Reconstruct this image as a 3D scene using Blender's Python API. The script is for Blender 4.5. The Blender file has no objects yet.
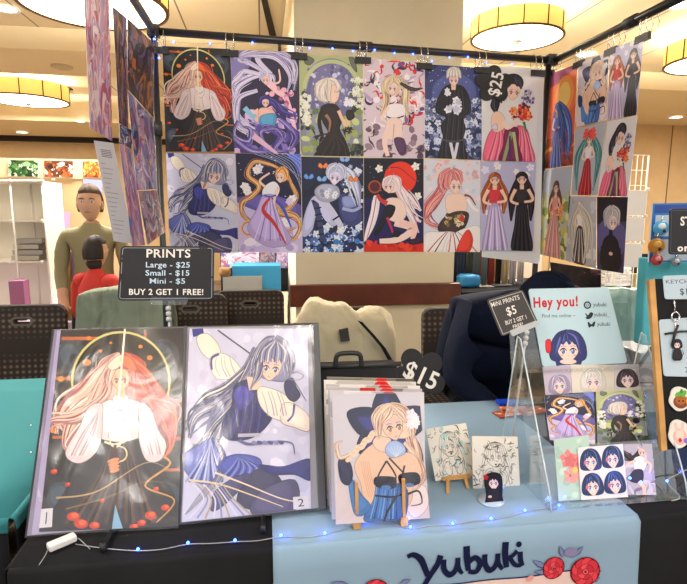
import bpy, bmesh, math, random
from mathutils import Vector, Matrix
from mathutils.geometry import tessellate_polygon

SC = bpy.context.scene
COL = SC.collection
# ------------------------------------------------------------------ camera
F, CX, CY, H = 534.0, 343.5, 292.0, 1.55
YAW, PIT, ROLL = math.radians(8.6), math.radians(8.7), math.radians(0.4)
fw = Vector((math.sin(YAW)*math.cos(PIT), math.cos(YAW)*math.cos(PIT), -math.sin(PIT)))
rt = Vector((math.cos(YAW), -math.sin(YAW), 0)); up = rt.cross(fw)
c_, s_ = math.cos(ROLL), math.sin(ROLL)
R2 = rt*c_ + up*s_; U2 = up*c_ - rt*s_
EYE = Vector((0, 0, H))
cam_d = bpy.data.cameras.new('camera'); cam = bpy.data.objects.new('camera', cam_d); COL.objects.link(cam)
M = Matrix((R2, U2, -fw)).transposed().to_4x4(); M.translation = EYE
cam.matrix_world = M
cam_d.sensor_width = 36; cam_d.lens = F/687*36; cam_d.clip_start = .05
SC.camera = cam
SC.view_settings.view_transform = 'Standard'; SC.view_settings.look = 'None'
SC.view_settings.exposure = 0.0; SC.view_settings.gamma = 1; SC.view_settings.use_curve_mapping = False
# ------------------------------------------------------------------ light
w = bpy.data.worlds.new('world'); SC.world = w; w.use_nodes = True
w.node_tree.nodes['Background'].inputs[0].default_value = (.97, .98, 1, 1)
w.node_tree.nodes['Background'].inputs[1].default_value = WORLD_STR = 1.2
def area(name, loc, size, power, col=(1, .93, .84), shape='DISK', rot=(0, 0, 0)):
    d = bpy.data.lights.new(name, 'AREA'); d.energy = power; d.size = size; d.shape = shape; d.color = col
    o = bpy.data.objects.new(name, d); o.location = loc; o.rotation_euler = rot; COL.objects.link(o); return o
DRUMS = [(-1.27, 4.68, 3.1, 1.0), (-3.37, 8.75, 3.1, 1.0), (2.35, 4.94, 3.13, .75), (4.75, 5.26, 3.1, .9),
         (-1.4, .9, 3.1, 1.0), (.9, -.9, 3.1, 1.0), (3.4, 1.0, 3.1, 1.0), (-.95, -2.3, 3.1, 1), (-5.2, 4.7, 3.1, 1), (3.6, -1.9, 3.1, 1), (7.8, 6.2, 3.1, 1), (-7.4, 8.75, 3.1, 1)]  # drums out of view, added to light the hall and glare on the portfolio
for dx, dy, dz, ds in DRUMS:
    near = dy < 2
    area('drum_lamp_light', (dx, dy, dz-.035), .9*ds, 44 if near else 200, (1, .965, .94) if near else (1, .93, .84))
    d = bpy.data.lights.new('drum_uplight', 'POINT'); d.energy = 30 if near else 150; d.color = (1, .93, .82); d.shadow_soft_size = .06
    o = bpy.data.objects.new('drum_uplight', d); o.location = (dx, dy, dz+.215*ds); COL.objects.link(o)

# ------------------------------------------------------------------ projection helpers (photograph pixel -> point of a real plane)
def ray(x, y): return fw + R2*((x-CX)/F) + U2*((CY-y)/F)
def onz(x, y, z): d = ray(x, y); return EYE + d*((z-H)/d.z)
def ony(x, y, Y): d = ray(x, y); return EYE + d*(Y/d.y)
def onx(x, y, X): d = ray(x, y); return EYE + d*(X/d.x)
def onp(x, y, p, n): d = ray(x, y); return EYE + d*((Vector(p)-EYE).dot(n)/d.dot(n))
def lean(Y, z0, deg):                         # plane through (.,Y,z0) parallel to X, leaning back by deg
    a = math.radians(deg); return (Vector((0, Y, z0)), Vector((0, -math.cos(a), math.sin(a))))

# ------------------------------------------------------------------ colours and materials
def lin(h):
    if not isinstance(h, str): return tuple(h)
    h = h.lstrip('#'); v = [int(h[i:i+2], 16)/255 for i in (0, 2, 4)]
    return tuple(((c+.055)/1.055)**2.4 if c > .04045 else c/12.92 for c in v)
def nd(nt, t, **k):
    n = nt.nodes.new(t)
    for a, b in k.items(): setattr(n, a, b)
    return n
MATS = {}
def mat(name, col, rough=.6, metal=0, spec=.4, bump=0, bscale=60, emit=None, es=0, var=0, vscale=4):
    if name in MATS: return MATS[name]
    m = bpy.data.materials.new(name); m.use_nodes = True; nt = m.node_tree; p = nt.nodes['Principled BSDF']
    c = lin(col); p.inputs['Base Color'].default_value = (*c, 1); p.inputs['Roughness'].default_value = rough
    p.inputs['Metallic'].default_value = metal; p.inputs['Specular IOR Level'].default_value = spec
    tc = nd(nt, 'ShaderNodeTexCoord')
    if var:
        no = nd(nt, 'ShaderNodeTexNoise'); no.inputs['Scale'].default_value = vscale; no.inputs['Detail'].default_value = 4
        nt.links.new(tc.outputs['Object'], no.inputs['Vector'])
        cr = nd(nt, 'ShaderNodeValToRGB'); cr.color_ramp.elements[0].position = .3; cr.color_ramp.elements[1].position = .7
        cr.color_ramp.elements[0].color = (*[x*(1-var) for x in c], 1); cr.color_ramp.elements[1].color = (*[min(1, x*(1+var)) for x in c], 1)
        nt.links.new(no.outputs['Fac'], cr.inputs[0]); nt.links.new(cr.outputs[0], p.inputs['Base Color'])
    if bump:
        nb = nd(nt, 'ShaderNodeTexNoise'); nb.inputs['Scale'].default_value = bscale; nb.inputs['Detail'].default_value = 3
        nt.links.new(tc.outputs['Object'], nb.inputs['Vector'])
        b = nd(nt, 'ShaderNodeBump'); b.inputs['Strength'].default_value = bump; b.inputs['Distance'].default_value = .01
        nt.links.new(nb.outputs['Fac'], b.inputs['Height']); nt.links.new(b.outputs[0], p.inputs['Normal'])
    if emit:
        p.inputs['Emission Color'].default_value = (*lin(emit), 1); p.inputs['Emission Strength'].default_value = es
    MATS[name] = m; return m
def ink_mat(name, rough=.4, spec=.35, coat=0):
    m = bpy.data.materials.new(name); m.use_nodes = True; nt = m.node_tree; p = nt.nodes['Principled BSDF']
    a = nd(nt, 'ShaderNodeAttribute'); a.attribute_name = 'ink'
    nt.links.new(a.outputs['Color'], p.inputs['Base Color'])
    p.inputs['Roughness'].default_value = rough; p.inputs['Specular IOR Level'].default_value = spec
    p.inputs['Coat Weight'].default_value = coat; p.inputs['Coat Roughness'].default_value = .15
    MATS[name] = m; return m
INK = ink_mat('printed_paper'); INKC = ink_mat('printed_cloth', .9, .1); INKG = ink_mat('glossy_print', .3, .5, .1)
def clear_mat(name, tint=(.96, .98, .99), rough=.04, gl=.08, bump=0, bscale=12, edge=.55):
    m = bpy.data.materials.new(name); m.use_nodes = True; nt = m.node_tree
    nt.nodes.remove(nt.nodes['Principled BSDF']); out = nt.nodes['Material Output']
    t = nd(nt, 'ShaderNodeBsdfTransparent'); t.inputs[0].default_value = (*tint, 1)
    g = nd(nt, 'ShaderNodeBsdfGlossy'); g.inputs['Roughness'].default_value = rough; g.inputs[0].default_value = (1, 1, 1, 1)
    lw = nd(nt, 'ShaderNodeLayerWeight'); lw.inputs[0].default_value = .35
    mr = nd(nt, 'ShaderNodeMapRange'); mr.inputs['To Min'].default_value = gl; mr.inputs['To Max'].default_value = edge
    mx = nd(nt, 'ShaderNodeMixShader')
    nt.links.new(lw.outputs['Facing'], mr.inputs['Value']); nt.links.new(mr.outputs[0], mx.inputs[0])
    nt.links.new(t.outputs[0], mx.inputs[1]); nt.links.new(g.outputs[0], mx.inputs[2]); nt.links.new(mx.outputs[0], out.inputs[0])
    if bump:
        tc = nd(nt, 'ShaderNodeTexCoord'); mp = nd(nt, 'ShaderNodeMapping'); mp.inputs['Scale'].default_value = (1, 1, .45); mp.inputs['Rotation'].default_value = (0, .9, 0)
        nb = nd(nt, 'ShaderNodeTexNoise'); nb.inputs['Scale'].default_value = bscale; nb.inputs['Detail'].default_value = 3; nb.inputs['Distortion'].default_value = .8
        b = nd(nt, 'ShaderNodeBump'); b.inputs['Strength'].default_value = bump; b.inputs['Distance'].default_value = .02
        nt.links.new(tc.outputs['Object'], mp.inputs[0]); nt.links.new(mp.outputs[0], nb.inputs['Vector']); nt.links.new(nb.outputs['Fac'], b.inputs['Height'])
        nt.links.new(b.outputs[0], g.inputs['Normal'])
    MATS[name] = m; return m
ACR = clear_mat('clear_acrylic', gl=.045, edge=.4); SLEEVE = clear_mat('clear_plastic_sleeve', (.97, .97, .97), .2, .045, .35, 7, .35)
black_cloth = mat('black_cloth', (.016, .016, .018), .95, spec=.08, bump=.25, bscale=9, var=.25, vscale=3)
blue_cloth = mat('light_blue_cloth', '#849fb4', .85, spec=.15, bump=.25, bscale=5)
teal_cloth = mat('teal_cloth', '#35797f', .85, spec=.15, bump=.2, bscale=7)
white_paper = mat('white_paper', '#e6e6ea', .6)
black_metal = mat('black_metal', (.012, .012, .013), .35, spec=.5)
chrome = mat('chrome', (.75, .75, .76), .2, 1)
white_plastic = mat('white_plastic', '#dcdcdc', .45)
black_plastic = mat('black_plastic', (.02, .02, .021), .45)
pine = mat('pine_wood', '#c9995a', .6, var=.2, vscale=14)
beige_wall = mat('beige_wallcovering', '#e2d9bf', .85, spec=.15, bump=.15, bscale=120, var=.06, vscale=2)
tan_wall = mat('tan_wall', '#c2a67c', .8, spec=.2, var=.06)
plaster = mat('ceiling_plaster', '#d8c8a6', .9, spec=.1)
mahog = mat('mahogany_rail', '#63301f', .4, spec=.5, var=.25, vscale=6)
dark_trim_and_shadow = mat('dark_trim_and_shadow', '#1d140f', .7)
skin = mat('skin', '#8c5c4b', .6); skin_l = mat('light_skin', '#c79a80', .6)

# ------------------------------------------------------------------ mesh collector
class MB:
    def __init__(s): s.v = []; s.f = []; s.m = []; s.c = []; s.mats = []; s.sm = []
    def mi(s, m):
        if m not in s.mats: s.mats.append(m)
        return s.mats.index(m)
    def add(s, vs, fs, m, col=(1, 1, 1), smooth=False):
        o = len(s.v); s.v += [Vector(p) for p in vs]; k = s.mi(m)
        for f in fs: s.f.append([i+o for i in f]); s.m.append(k); s.c.append(col); s.sm.append(smooth)
        return s
    def box(s, c, size, m, rz=0, R=None, col=(1, 1, 1)):
        c = Vector(c); x, y, z = [q/2 for q in size]
        R = R or Matrix.Rotation(rz, 3, 'Z')
        vs = [c + R @ Vector((a*x, b*y, d*z)) for d in (-1, 1) for a, b in ((-1, -1), (1, -1), (1, 1), (-1, 1))]
        return s.add(vs, [(0, 3, 2, 1), (4, 5, 6, 7), (0, 1, 5, 4), (1, 2, 6, 5), (2, 3, 7, 6), (3, 0, 4, 7)], m, col)
    def hexa(s, q, off, m, col=(1, 1, 1)):      # quad q (4 points) extruded by vector off
        q = [Vector(p) for p in q]; vs = q + [p+Vector(off) for p in q]
        return s.add(vs, [(0, 1, 2, 3), (7, 6, 5, 4), (0, 4, 5, 1), (1, 5, 6, 2), (2, 6, 7, 3), (3, 7, 4, 0)], m, col)
    def tube(s, pts, r, m, n=10, col=(1, 1, 1), cap=True):
        pts = [Vector(p) for p in pts]; rs = r if isinstance(r, (list, tuple)) else [r]*len(pts)
        vs = []; prev = None
        for i, p in enumerate(pts):
            t = (pts[min(i+1, len(pts)-1)]-pts[max(i-1, 0)]).normalized()
            if prev is None:
                a = Vector((0, 0, 1)) if abs(t.z) < .9 else Vector((1, 0, 0)); u = t.cross(a).normalized()
            else: u = (prev - t*prev.dot(t)).normalized()
            prev = u; v = t.cross(u)
            for k in range(n):
                a = 2*math.pi*k/n; vs.append(p + (u*math.cos(a)+v*math.sin(a))*rs[i])
        fs = [(i*n+k, i*n+(k+1) % n, (i+1)*n+(k+1) % n, (i+1)*n+k) for i in range(len(pts)-1) for k in range(n)]
        if cap: fs += [tuple(range(n))[::-1], tuple((len(pts)-1)*n+k for k in range(n))]
        return s.add(vs, fs, m, col, True)
    def lathe(s, prof, c, m, n=32, col=(1, 1, 1), R=None, smooth=True):   # prof: (r, z)
        c = Vector(c); vs = []
        for r, z in prof:
            for k in range(n):
                a = 2*math.pi*k/n; p = Vector((r*math.cos(a), r*math.sin(a), z)); vs.append(c + (R @ p if R else p))
        fs = [(i*n+k, i*n+(k+1) % n, (i+1)*n+(k+1) % n, (i+1)*n+k) for i in range(len(prof)-1) for k in range(n)]
        return s.add(vs, fs, m, col, smooth)
    def ball(s, c, r, m, n=16, col=(1, 1, 1), R=None):
        r = r if isinstance(r, (tuple, list)) else (r, r, r); c = Vector(c); vs = []; h = n//2
        for i in range(h+1):
            t = math.pi*i/h
            for k in range(n):
                a = 2*math.pi*k/n; p = Vector((r[0]*math.sin(t)*math.cos(a), r[1]*math.sin(t)*math.sin(a), r[2]*math.cos(t))); vs.append(c+(R @ p if R else p))
        fs = [(i*n+k, (i+1)*n+k, (i+1)*n+(k+1) % n, i*n+(k+1) % n) for i in range(h) for k in range(n)]
        return s.add(vs, fs, m, col, True)
    def grid(s, P, m, col=(1, 1, 1), smooth=True):    # P[i][j] points
        ni, nj = len(P), len(P[0]); vs = [p for r in P for p in r]
        fs = [(i*nj+j, i*nj+j+1, (i+1)*nj+j+1, (i+1)*nj+j) for i in range(ni-1) for j in range(nj-1)]
        return s.add(vs, fs, m, col, smooth)
    def build(s, name, parent=None, origin=None, bevel=0, solid=0, sub=0):
        if origin is None:
            if parent is not None: origin = Vector((0, 0, 0))
            else:
                xs = [v.x for v in s.v]; ys = [v.y for v in s.v]; zs = [v.z for v in s.v]
                origin = Vector(((min(xs)+max(xs))/2, (min(ys)+max(ys))/2, min(zs)))
        origin = Vector(origin)
        if parent is not None:
            origin = Vector((0, 0, 0)); q = parent
            while q is not None: origin += q.location; q = q.parent
        me = bpy.data.meshes.new(name); me.from_pydata([v-origin for v in s.v], [], s.f)
        for m in s.mats: me.materials.append(m)
        me.polygons.foreach_set('material_index', s.m); me.polygons.foreach_set('use_smooth', s.sm)
        at = me.color_attributes.new('ink', 'FLOAT_COLOR', 'CORNER'); data = []
        for p, c in zip(me.polygons, s.c):
            data += [c[0], c[1], c[2], 1.0]*p.loop_total
        at.data.foreach_set('color', data); me.update()
        o = bpy.data.objects.new(name, me); COL.objects.link(o)
        if parent is not None: o.parent = parent
        else: o.location = origin
        if solid: md = o.modifiers.new('solid', 'SOLIDIFY'); md.thickness = solid; md.offset = 0
        if bevel: md = o.modifiers.new('bevel', 'BEVEL'); md.width = bevel; md.segments = 2; md.limit_method = 'ANGLE'
        if sub: md = o.modifiers.new('sub', 'SUBSURF'); md.levels = sub; md.render_levels = sub
        return o
def empty(name, loc):
    o = bpy.data.objects.new(name, None); COL.objects.link(o); o.location = loc; o.empty_display_size = .05; return o
def tag(o, label=None, cat=None, group=None, kind=None):
    if label: o['label'] = label
    if cat: o['category'] = cat
    if group: o['group'] = group
    if kind: o['kind'] = kind
    return o
def dup(o, loc, label=None, group=None, rz=0, sc=1):
    c = o.copy(); COL.objects.link(c); c.location = loc; c.rotation_euler = (0, 0, rz); c.scale = (sc, sc, sc)
    if label: c['label'] = label
    if group: c['group'] = group
    for ch in o.children:
        d = ch.copy(); COL.objects.link(d); d.parent = c
        for g in ch.children:
            e = g.copy(); COL.objects.link(e); e.parent = d
    return c
def curve_mesh(loops, depth, bevel=0):          # filled 2D outlines (holes allowed) -> verts, faces of a plate
    cu = bpy.data.curves.new('t', 'CURVE'); cu.dimensions = '2D'; cu.fill_mode = 'BOTH'; cu.extrude = depth/2; cu.bevel_depth = bevel; cu.bevel_resolution = 1
    for L in loops:
        sp = cu.splines.new('POLY'); sp.points.add(len(L)-1); sp.use_cyclic_u = True
        for i, p in enumerate(L): sp.points[i].co = (p[0], p[1], 0, 1)
    o = bpy.data.objects.new('t', cu); COL.objects.link(o); bpy.context.view_layer.update()
    me = bpy.data.meshes.new_from_object(o.evaluated_get(bpy.context.evaluated_depsgraph_get()))
    vs = [v.co.copy() for v in me.vertices]; fs = [tuple(p.vertices) for p in me.polygons]
    bpy.data.objects.remove(o); bpy.data.curves.remove(cu); bpy.data.meshes.remove(me)
    return vs, fs
def rrect(w_, h_, r, n=5, cx=0, cy=0):
    L = []
    for sx, sy, a0 in ((1, 1, 0), (-1, 1, 90), (-1, -1, 180), (1, -1, 270)):
        for k in range(n+1):
            a = math.radians(a0+90*k/n); L.append((cx+sx*(w_/2-r)+r*math.cos(a), cy+sy*(h_/2-r)+r*math.sin(a)))
    return L
TXT = {}
def text_tris(s, bold=.0, shear=0):
    k = (s, bold, shear)
    if k in TXT: return TXT[k]
    cu = bpy.data.curves.new('t', 'FONT'); cu.body = s; cu.offset = bold; cu.shear = shear; cu.resolution_u = 3; cu.space_character = 1+bold*4
    o = bpy.data.objects.new('t', cu); COL.objects.link(o); bpy.context.view_layer.update()
    me = bpy.data.meshes.new_from_object(o.evaluated_get(bpy.context.evaluated_depsgraph_get())); me.calc_loop_triangles()
    vs = [(v.co.x, v.co.y) for v in me.vertices]; tr = [tuple(t.vertices) for t in me.loop_triangles]
    bpy.data.objects.remove(o); bpy.data.curves.remove(cu); bpy.data.meshes.remove(me)
    x0 = min(v[0] for v in vs); x1 = max(v[0] for v in vs)
    TXT[k] = ([(v[0]-x0, v[1]) for v in vs], tr, x1-x0); return TXT[k]

# ------------------------------------------------------------------ painter: printed artwork as thin ink shapes on a sheet
def homography(q):           # crop quad (tl,tr,br,bl) -> unit square
    dst = [(0, 0), (1, 0), (1, 1), (0, 1)]; A = []
    for (x, y), (u, v) in zip(q, dst):
        A.append([x, y, 1, 0, 0, 0, -u*x, -u*y, u]); A.append([0, 0, 0, x, y, 1, -v*x, -v*y, v])
    n = 8
    for i in range(n):
        p = max(range(i, n), key=lambda r: abs(A[r][i])); A[i], A[p] = A[p], A[i]
        for r in range(n):
            if r != i:
                f_ = A[r][i]/A[i][i]
                for c in range(i, n+1): A[r][c] -= f_*A[i][c]
    h = [A[i][n]/A[i][i] for i in range(n)]
    def f_(x, y):
        w_ = h[6]*x+h[7]*y+1; return ((h[0]*x+h[1]*y+h[2])/w_, (h[3]*x+h[4]*y+h[5])/w_)
    return f_
def smooth(pts, closed=True, k=5):
    n = len(pts); out = []
    rng = range(n) if closed else range(n-1)
    for i in rng:
        g = (lambda j: pts[j % n]) if closed else (lambda j: pts[max(0, min(n-1, j))])
        p0, p1, p2, p3 = g(i-1), g(i), g(i+1), g(i+2)
        for j in range(k):
            t = j/k; t2 = t*t; t3 = t2*t
            out.append(tuple(.5*((2*b)+(-a+c)*t+(2*a-5*b+4*c-d)*t2+(-a+3*b-3*c+d)*t3) for a, b, c, d in zip(p0, p1, p2, p3)))
    if not closed: out.append(pts[-1])
    return out
def clip_poly(P):
    for ax, lim, sg in ((0, 0, 1), (0, 1, -1), (1, 0, 1), (1, 1, -1)):
        out = []
        for i in range(len(P)):
            a, b = P[i-1], P[i]; da = sg*(a[ax]-lim); db = sg*(b[ax]-lim)
            if (da >= 0) != (db >= 0):
                t = da/(da-db); out.append((a[0]+(b[0]-a[0])*t, a[1]+(b[1]-a[1])*t))
            if db >= 0: out.append(b)
        P = out
        if len(P) < 3: return []
    return P
class Art:
    def __init__(s, mb, quad, frame, m=None, seed=1, step=6e-6, base=3e-5):
        s.mb = mb; s.q = [Vector(p) for p in quad]; s.m = m or INK; s.k = 0; s.step = step; s.base = base
        n = (s.q[1]-s.q[0]).cross(s.q[3]-s.q[0]).normalized()
        if n.dot(EYE - s.q[0]) < 0: n = -n
        s.n = n; s.frame(frame); s.rnd = random.Random(seed); q = s.fq; s.ol = math.hypot(q[1][0]-q[0][0], q[1][1]-q[0][1])*.0048
    def frame(s, fr):
        if len(fr) == 4 and not isinstance(fr[0], (tuple, list)): a, b, c, d = fr; fr = [(a, b), (c, b), (c, d), (a, d)]
        s.fq = fr; s.h = homography(fr); return s
    def W(s, u, v):
        a = s.q[0].lerp(s.q[1], u); b = s.q[3].lerp(s.q[2], u); return a.lerp(b, v) + s.n*(s.base+s.k*s.step)
    def tris(s, T, col):
        col = [1.08*k**1.2 for k in lin(col)]; mx_ = max(max(col)/.84, 1); col = tuple(k/mx_ for k in col); vs = []; fs = []
        for t in T:
            P = clip_poly([s.h(*p) for p in t])
            if P:
                o = len(vs); vs += [s.W(*p) for p in P]; fs.append(tuple(range(o, o+len(P))))
        if vs: s.mb.add(vs, fs, s.m, col)
        s.k += 1
    def poly(s, pts, col, sm=False, k=5):
        if sm: pts = smooth(pts, True, k)
        P3 = [Vector((x, y, 0)) for x, y in pts]
        s.tris([[pts[i] if isinstance(i, int) else i for i in t] for t in tessellate_polygon([P3])], col); return s
    def dk(s, col, f_=.35): c = lin(col); return (c[0]*f_, c[1]*f_, c[2]*f_*1.15)
    def blob(s, pts, col, ol=True):
        P = smooth(pts, True, 5)
        if ol:
            W_ = s.ol; L = []; n = len(P)
            for i in range(n):
                a, b = P[i-1], P[(i+1) % n]; dx, dy = b[0]-a[0], b[1]-a[1]; d = math.hypot(dx, dy) or 1; L.append(((P[i][0]-dy/d*W_, P[i][1]+dx/d*W_), (P[i][0]+dy/d*W_, P[i][1]-dx/d*W_)))
            s.tris([[L[i][0], L[(i+1) % n][0], L[(i+1) % n][1], L[i][1]] for i in range(n)], s.dk(col))
        s.poly(P, col)
        xs = [p[0] for p in pts]; ys = [p[1] for p in pts]; w_ = min(max(xs)-min(xs), max(ys)-min(ys))
        if ol and w_ > s.ol*12:            # printed two-tone colouring
            cx, cy = sum(xs)/len(xs), sum(ys)/len(ys); c = lin(col); hi = tuple(k*1.2+.004 for k in c)
            s.poly([(cx+(x-cx)*.74-w_*.05, cy+(y-cy)*.78-w_*.05) for x, y in P], hi)
        return s
    def bg(s, col):
        q = s.fq; s.tris([[q[0], q[1], q[2], q[3]]], col); return s
    def ell(s, x, y, rx, ry, col, rot=0, n=18):
        c, d = math.cos(math.radians(rot)), math.sin(math.radians(rot))
        P = [(x+rx*math.cos(a)*c-ry*math.sin(a)*d, y+rx*math.cos(a)*d+ry*math.sin(a)*c) for a in (2*math.pi*i/n for i in range(n))]
        s.tris([P], col); return s
    def ring(s, x, y, r0, r1, col, ry=1, n=36, a0=0, a1=360):
        T = []
        for i in range(n):
            a, b = math.radians(a0+(a1-a0)*i/n), math.radians(a0+(a1-a0)*(i+1)/n)
            T.append([(x+r*math.cos(t), y+ry*r*math.sin(t)) for r, t in ((r0, a), (r1, a), (r1, b), (r0, b))])
        s.tris(T, col); return s
    def rib(s, pts, w0, col, w1=None, wm=None, k=6):     # tapered ribbon
        P = smooth(pts, False, k) if len(pts) > 2 else pts; n = len(P)-1; w1 = w0*.15 if w1 is None else w1; L = []
        for i, p in enumerate(P):
            a = P[max(0, i-1)]; b = P[min(n, i+1)]; dx, dy = b[0]-a[0], b[1]-a[1]; d = math.hypot(dx, dy) or 1
            t = i/n; w_ = w0+(w1-w0)*t if wm is None else (w0+(wm-w0)*2*t if t < .5 else wm+(w1-wm)*(2*t-1))
            L.append(((p[0]-dy/d*w_/2, p[1]+dx/d*w_/2), (p[0]+dy/d*w_/2, p[1]-dx/d*w_/2)))
        s.tris([[L[i][0], L[i+1][0], L[i+1][1], L[i][1]] for i in range(n)], col); return s
    def hair(s, pts, w_, cols, k=6, end=.2):            # a lock: outlined tapered base, finer strands and fly-aways over it
        s.rib(pts, w_*.55+s.ol*2, s.dk(cols[0], .4), w_*end*.6+s.ol, w_*1.05+s.ol*2); s.rib(pts, w_*.55, cols[0], w_*end*.6, w_*1.05)
        def off(o, i0, amp=0, ph=0):
            Q = []
            for i, p in enumerate(pts[i0:]):
                a = pts[max(0, i+i0-1)]; b = pts[min(len(pts)-1, i+i0+1)]; dx, dy = b[0]-a[0], b[1]-a[1]; d = math.hypot(dx, dy) or 1
                t = i/max(1, len(pts)-1); f_ = .6+.4*math.sin(math.pi*min(1, t*1.3+.1))-(1-end)*t*.6; oo = o*f_+amp*math.sin(i*2.1+ph)*(.3+t)
                Q.append((p[0]-dy/d*oo, p[1]+dx/d*oo))
            return Q
        for j in range(k):
            s.rib(off(s.rnd.uniform(-.42, .42)*w_, s.rnd.choice([0, 0, 1]) if len(pts) > 3 else 0, w_*.08, j), w_*.04, cols[1+j % (len(cols)-1)], w_*.02, w_*s.rnd.uniform(.07, .19))
        if len(pts) > 3:
            for j in range(3):
                o = s.rnd.choice([-1, 1])*s.rnd.uniform(.5, .8)*w_; Q = off(o, 1, w_*.35, s.rnd.uniform(0, 6)); s.rib(Q, w_*.05, s.dk(cols[0], .4), w_*.02, w_*.26); s.rib(Q, w_*.03, cols[j % len(cols)], w_*.02, w_*.17)
        return s
    def scat(s, n, box, size, cols, kind='ell', ar=1):
        x0, y0, x1, y1 = box
        for i in range(n):
            x, y = s.rnd.uniform(x0, x1), s.rnd.uniform(y0, y1); r = s.rnd.uniform(*size); c = s.rnd.choice(cols)
            if kind == 'ell': s.ell(x, y, r, r*ar*s.rnd.uniform(.6, 1), c, s.rnd.uniform(0, 180), 8)
            elif kind == 'flower':
                a0 = s.rnd.uniform(0, 72); c2 = s.rnd.choice(cols)
                T = []
                for q in range(5):
                    a = math.radians(a0+72*q); px, py = math.cos(a), math.sin(a)
                    T.append([(x, y), (x+r*(px*.6-py*.38), y+r*(py*.6+px*.38)), (x+r*px, y+r*py), (x+r*(px*.6+py*.38), y+r*(py*.6-px*.38))])
                s.tris(T, c); s.ell(x, y, r*.2, r*.2, cols[-1], 0, 6)
            elif kind == 'shard':
                a = s.rnd.uniform(0, 6.28); L = r*s.rnd.uniform(1, 2.5); p = math.cos(a), math.sin(a)
                s.tris([[(x-p[0]*L, y-p[1]*L), (x-p[1]*r*.4, y+p[0]*r*.4), (x+p[0]*L, y+p[1]*L), (x+p[1]*r*.4, y-p[0]*r*.4)]], c)
            elif kind == 'swoosh':
                a = s.rnd.uniform(0, 6.28); L = r*4; b = a+s.rnd.uniform(-1.5, 1.5); c_2 = b+s.rnd.uniform(-1.5, 1.5)
                p = [(x, y)]
                for t in (a, b, c_2): p.append((p[-1][0]+math.cos(t)*L*.5, p[-1][1]+math.sin(t)*L*.5*ar))
                s.rib(p, r*.2, c, r*.1, r)
        return s
    def face(s, x, y, r, sk='#f0d0b8', eye='#5a5f86', turn=0, rot=0, hairc=None):
        c, d = math.cos(math.radians(rot)), math.sin(math.radians(rot))
        T = lambda a, b: (x+r*(a*c-b*d), y+r*(a*d+b*c))
        s.blob([T(-.8, -.6), T(0, -1), T(.8, -.6), T(.76, .2), T(.42, .72), T(.06, 1.05), T(-.42, .72), T(-.76, .2)], sk)
        s.poly([T(-.7, -.62), T(.7, -.62), T(.72, -.25), T(0, -.12), T(-.72, -.25)], s.dk(sk, .86))
        for q in (-.38, .38):
            q += turn; s.ell(*T(q, .14), r*.21, r*.19, '#f6eef0', rot, 12); s.ell(*T(q, .15), r*.14, r*.19, s.dk(eye, .5), rot, 12); s.ell(*T(q, .2), r*.10, r*.12, eye, rot, 10); s.ell(*T(q-.05, .07), r*.045, r*.05, '#ffffff', rot, 8)
            s.rib([T(q-.27, .1), T(q-.1, -.08), T(q+.1, -.08), T(q+.27, .1)], r*.06, '#2c2230', r*.04, r*.12); s.rib([T(q-.2, -.26), T(q, -.32), T(q+.2, -.26)], r*.04, '#5a4248', r*.03)
            s.ell(*T(q*1.3, .45), r*.16, r*.08, '#eab4a4', rot, 8)
        s.rib([T(turn*1.2, .44), T(turn*1.2+.03, .52)], r*.05, '#b47c70'); s.rib([T(turn-.12, .74), T(turn, .77), T(turn+.12, .74)], r*.06, '#a8525c')
        return s
    def text(s, t, x, y, h, col, wid=None, bold=.02, shear=0, rot=0, anchor='c'):
        vs, tr, wd = text_tris(t, bold, shear); sy = h/.70; sx = (wid/wd) if wid else sy
        c, d = math.cos(math.radians(rot)), math.sin(math.radians(rot)); ox = -wd*sx/2 if anchor == 'c' else 0
        P = []
        for a, b in vs:
            a = a*sx+ox; b = h/2-b*sy; P.append((x+a*c-b*d, y+a*d+b*c))
        s.tris([[P[i] for i in q] for q in tr], col); return s
def sheet(name, quad, frame, art, label=None, cat=None, group=None, parent=None, th=.0006, m=None, edge='#e8e6e4', seed=1, paint_bg='#e8e6e8'):
    mb = MB(); q = [Vector(p) for p in quad]
    A = Art(mb, q, frame, m, seed); mb.hexa(q, -A.n*th, A.m, lin(edge)); A.bg(paint_bg)
    if art: art(A)
    o = mb.build(name, parent)
    if label: tag(o, label, cat, group)
    return o
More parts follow.
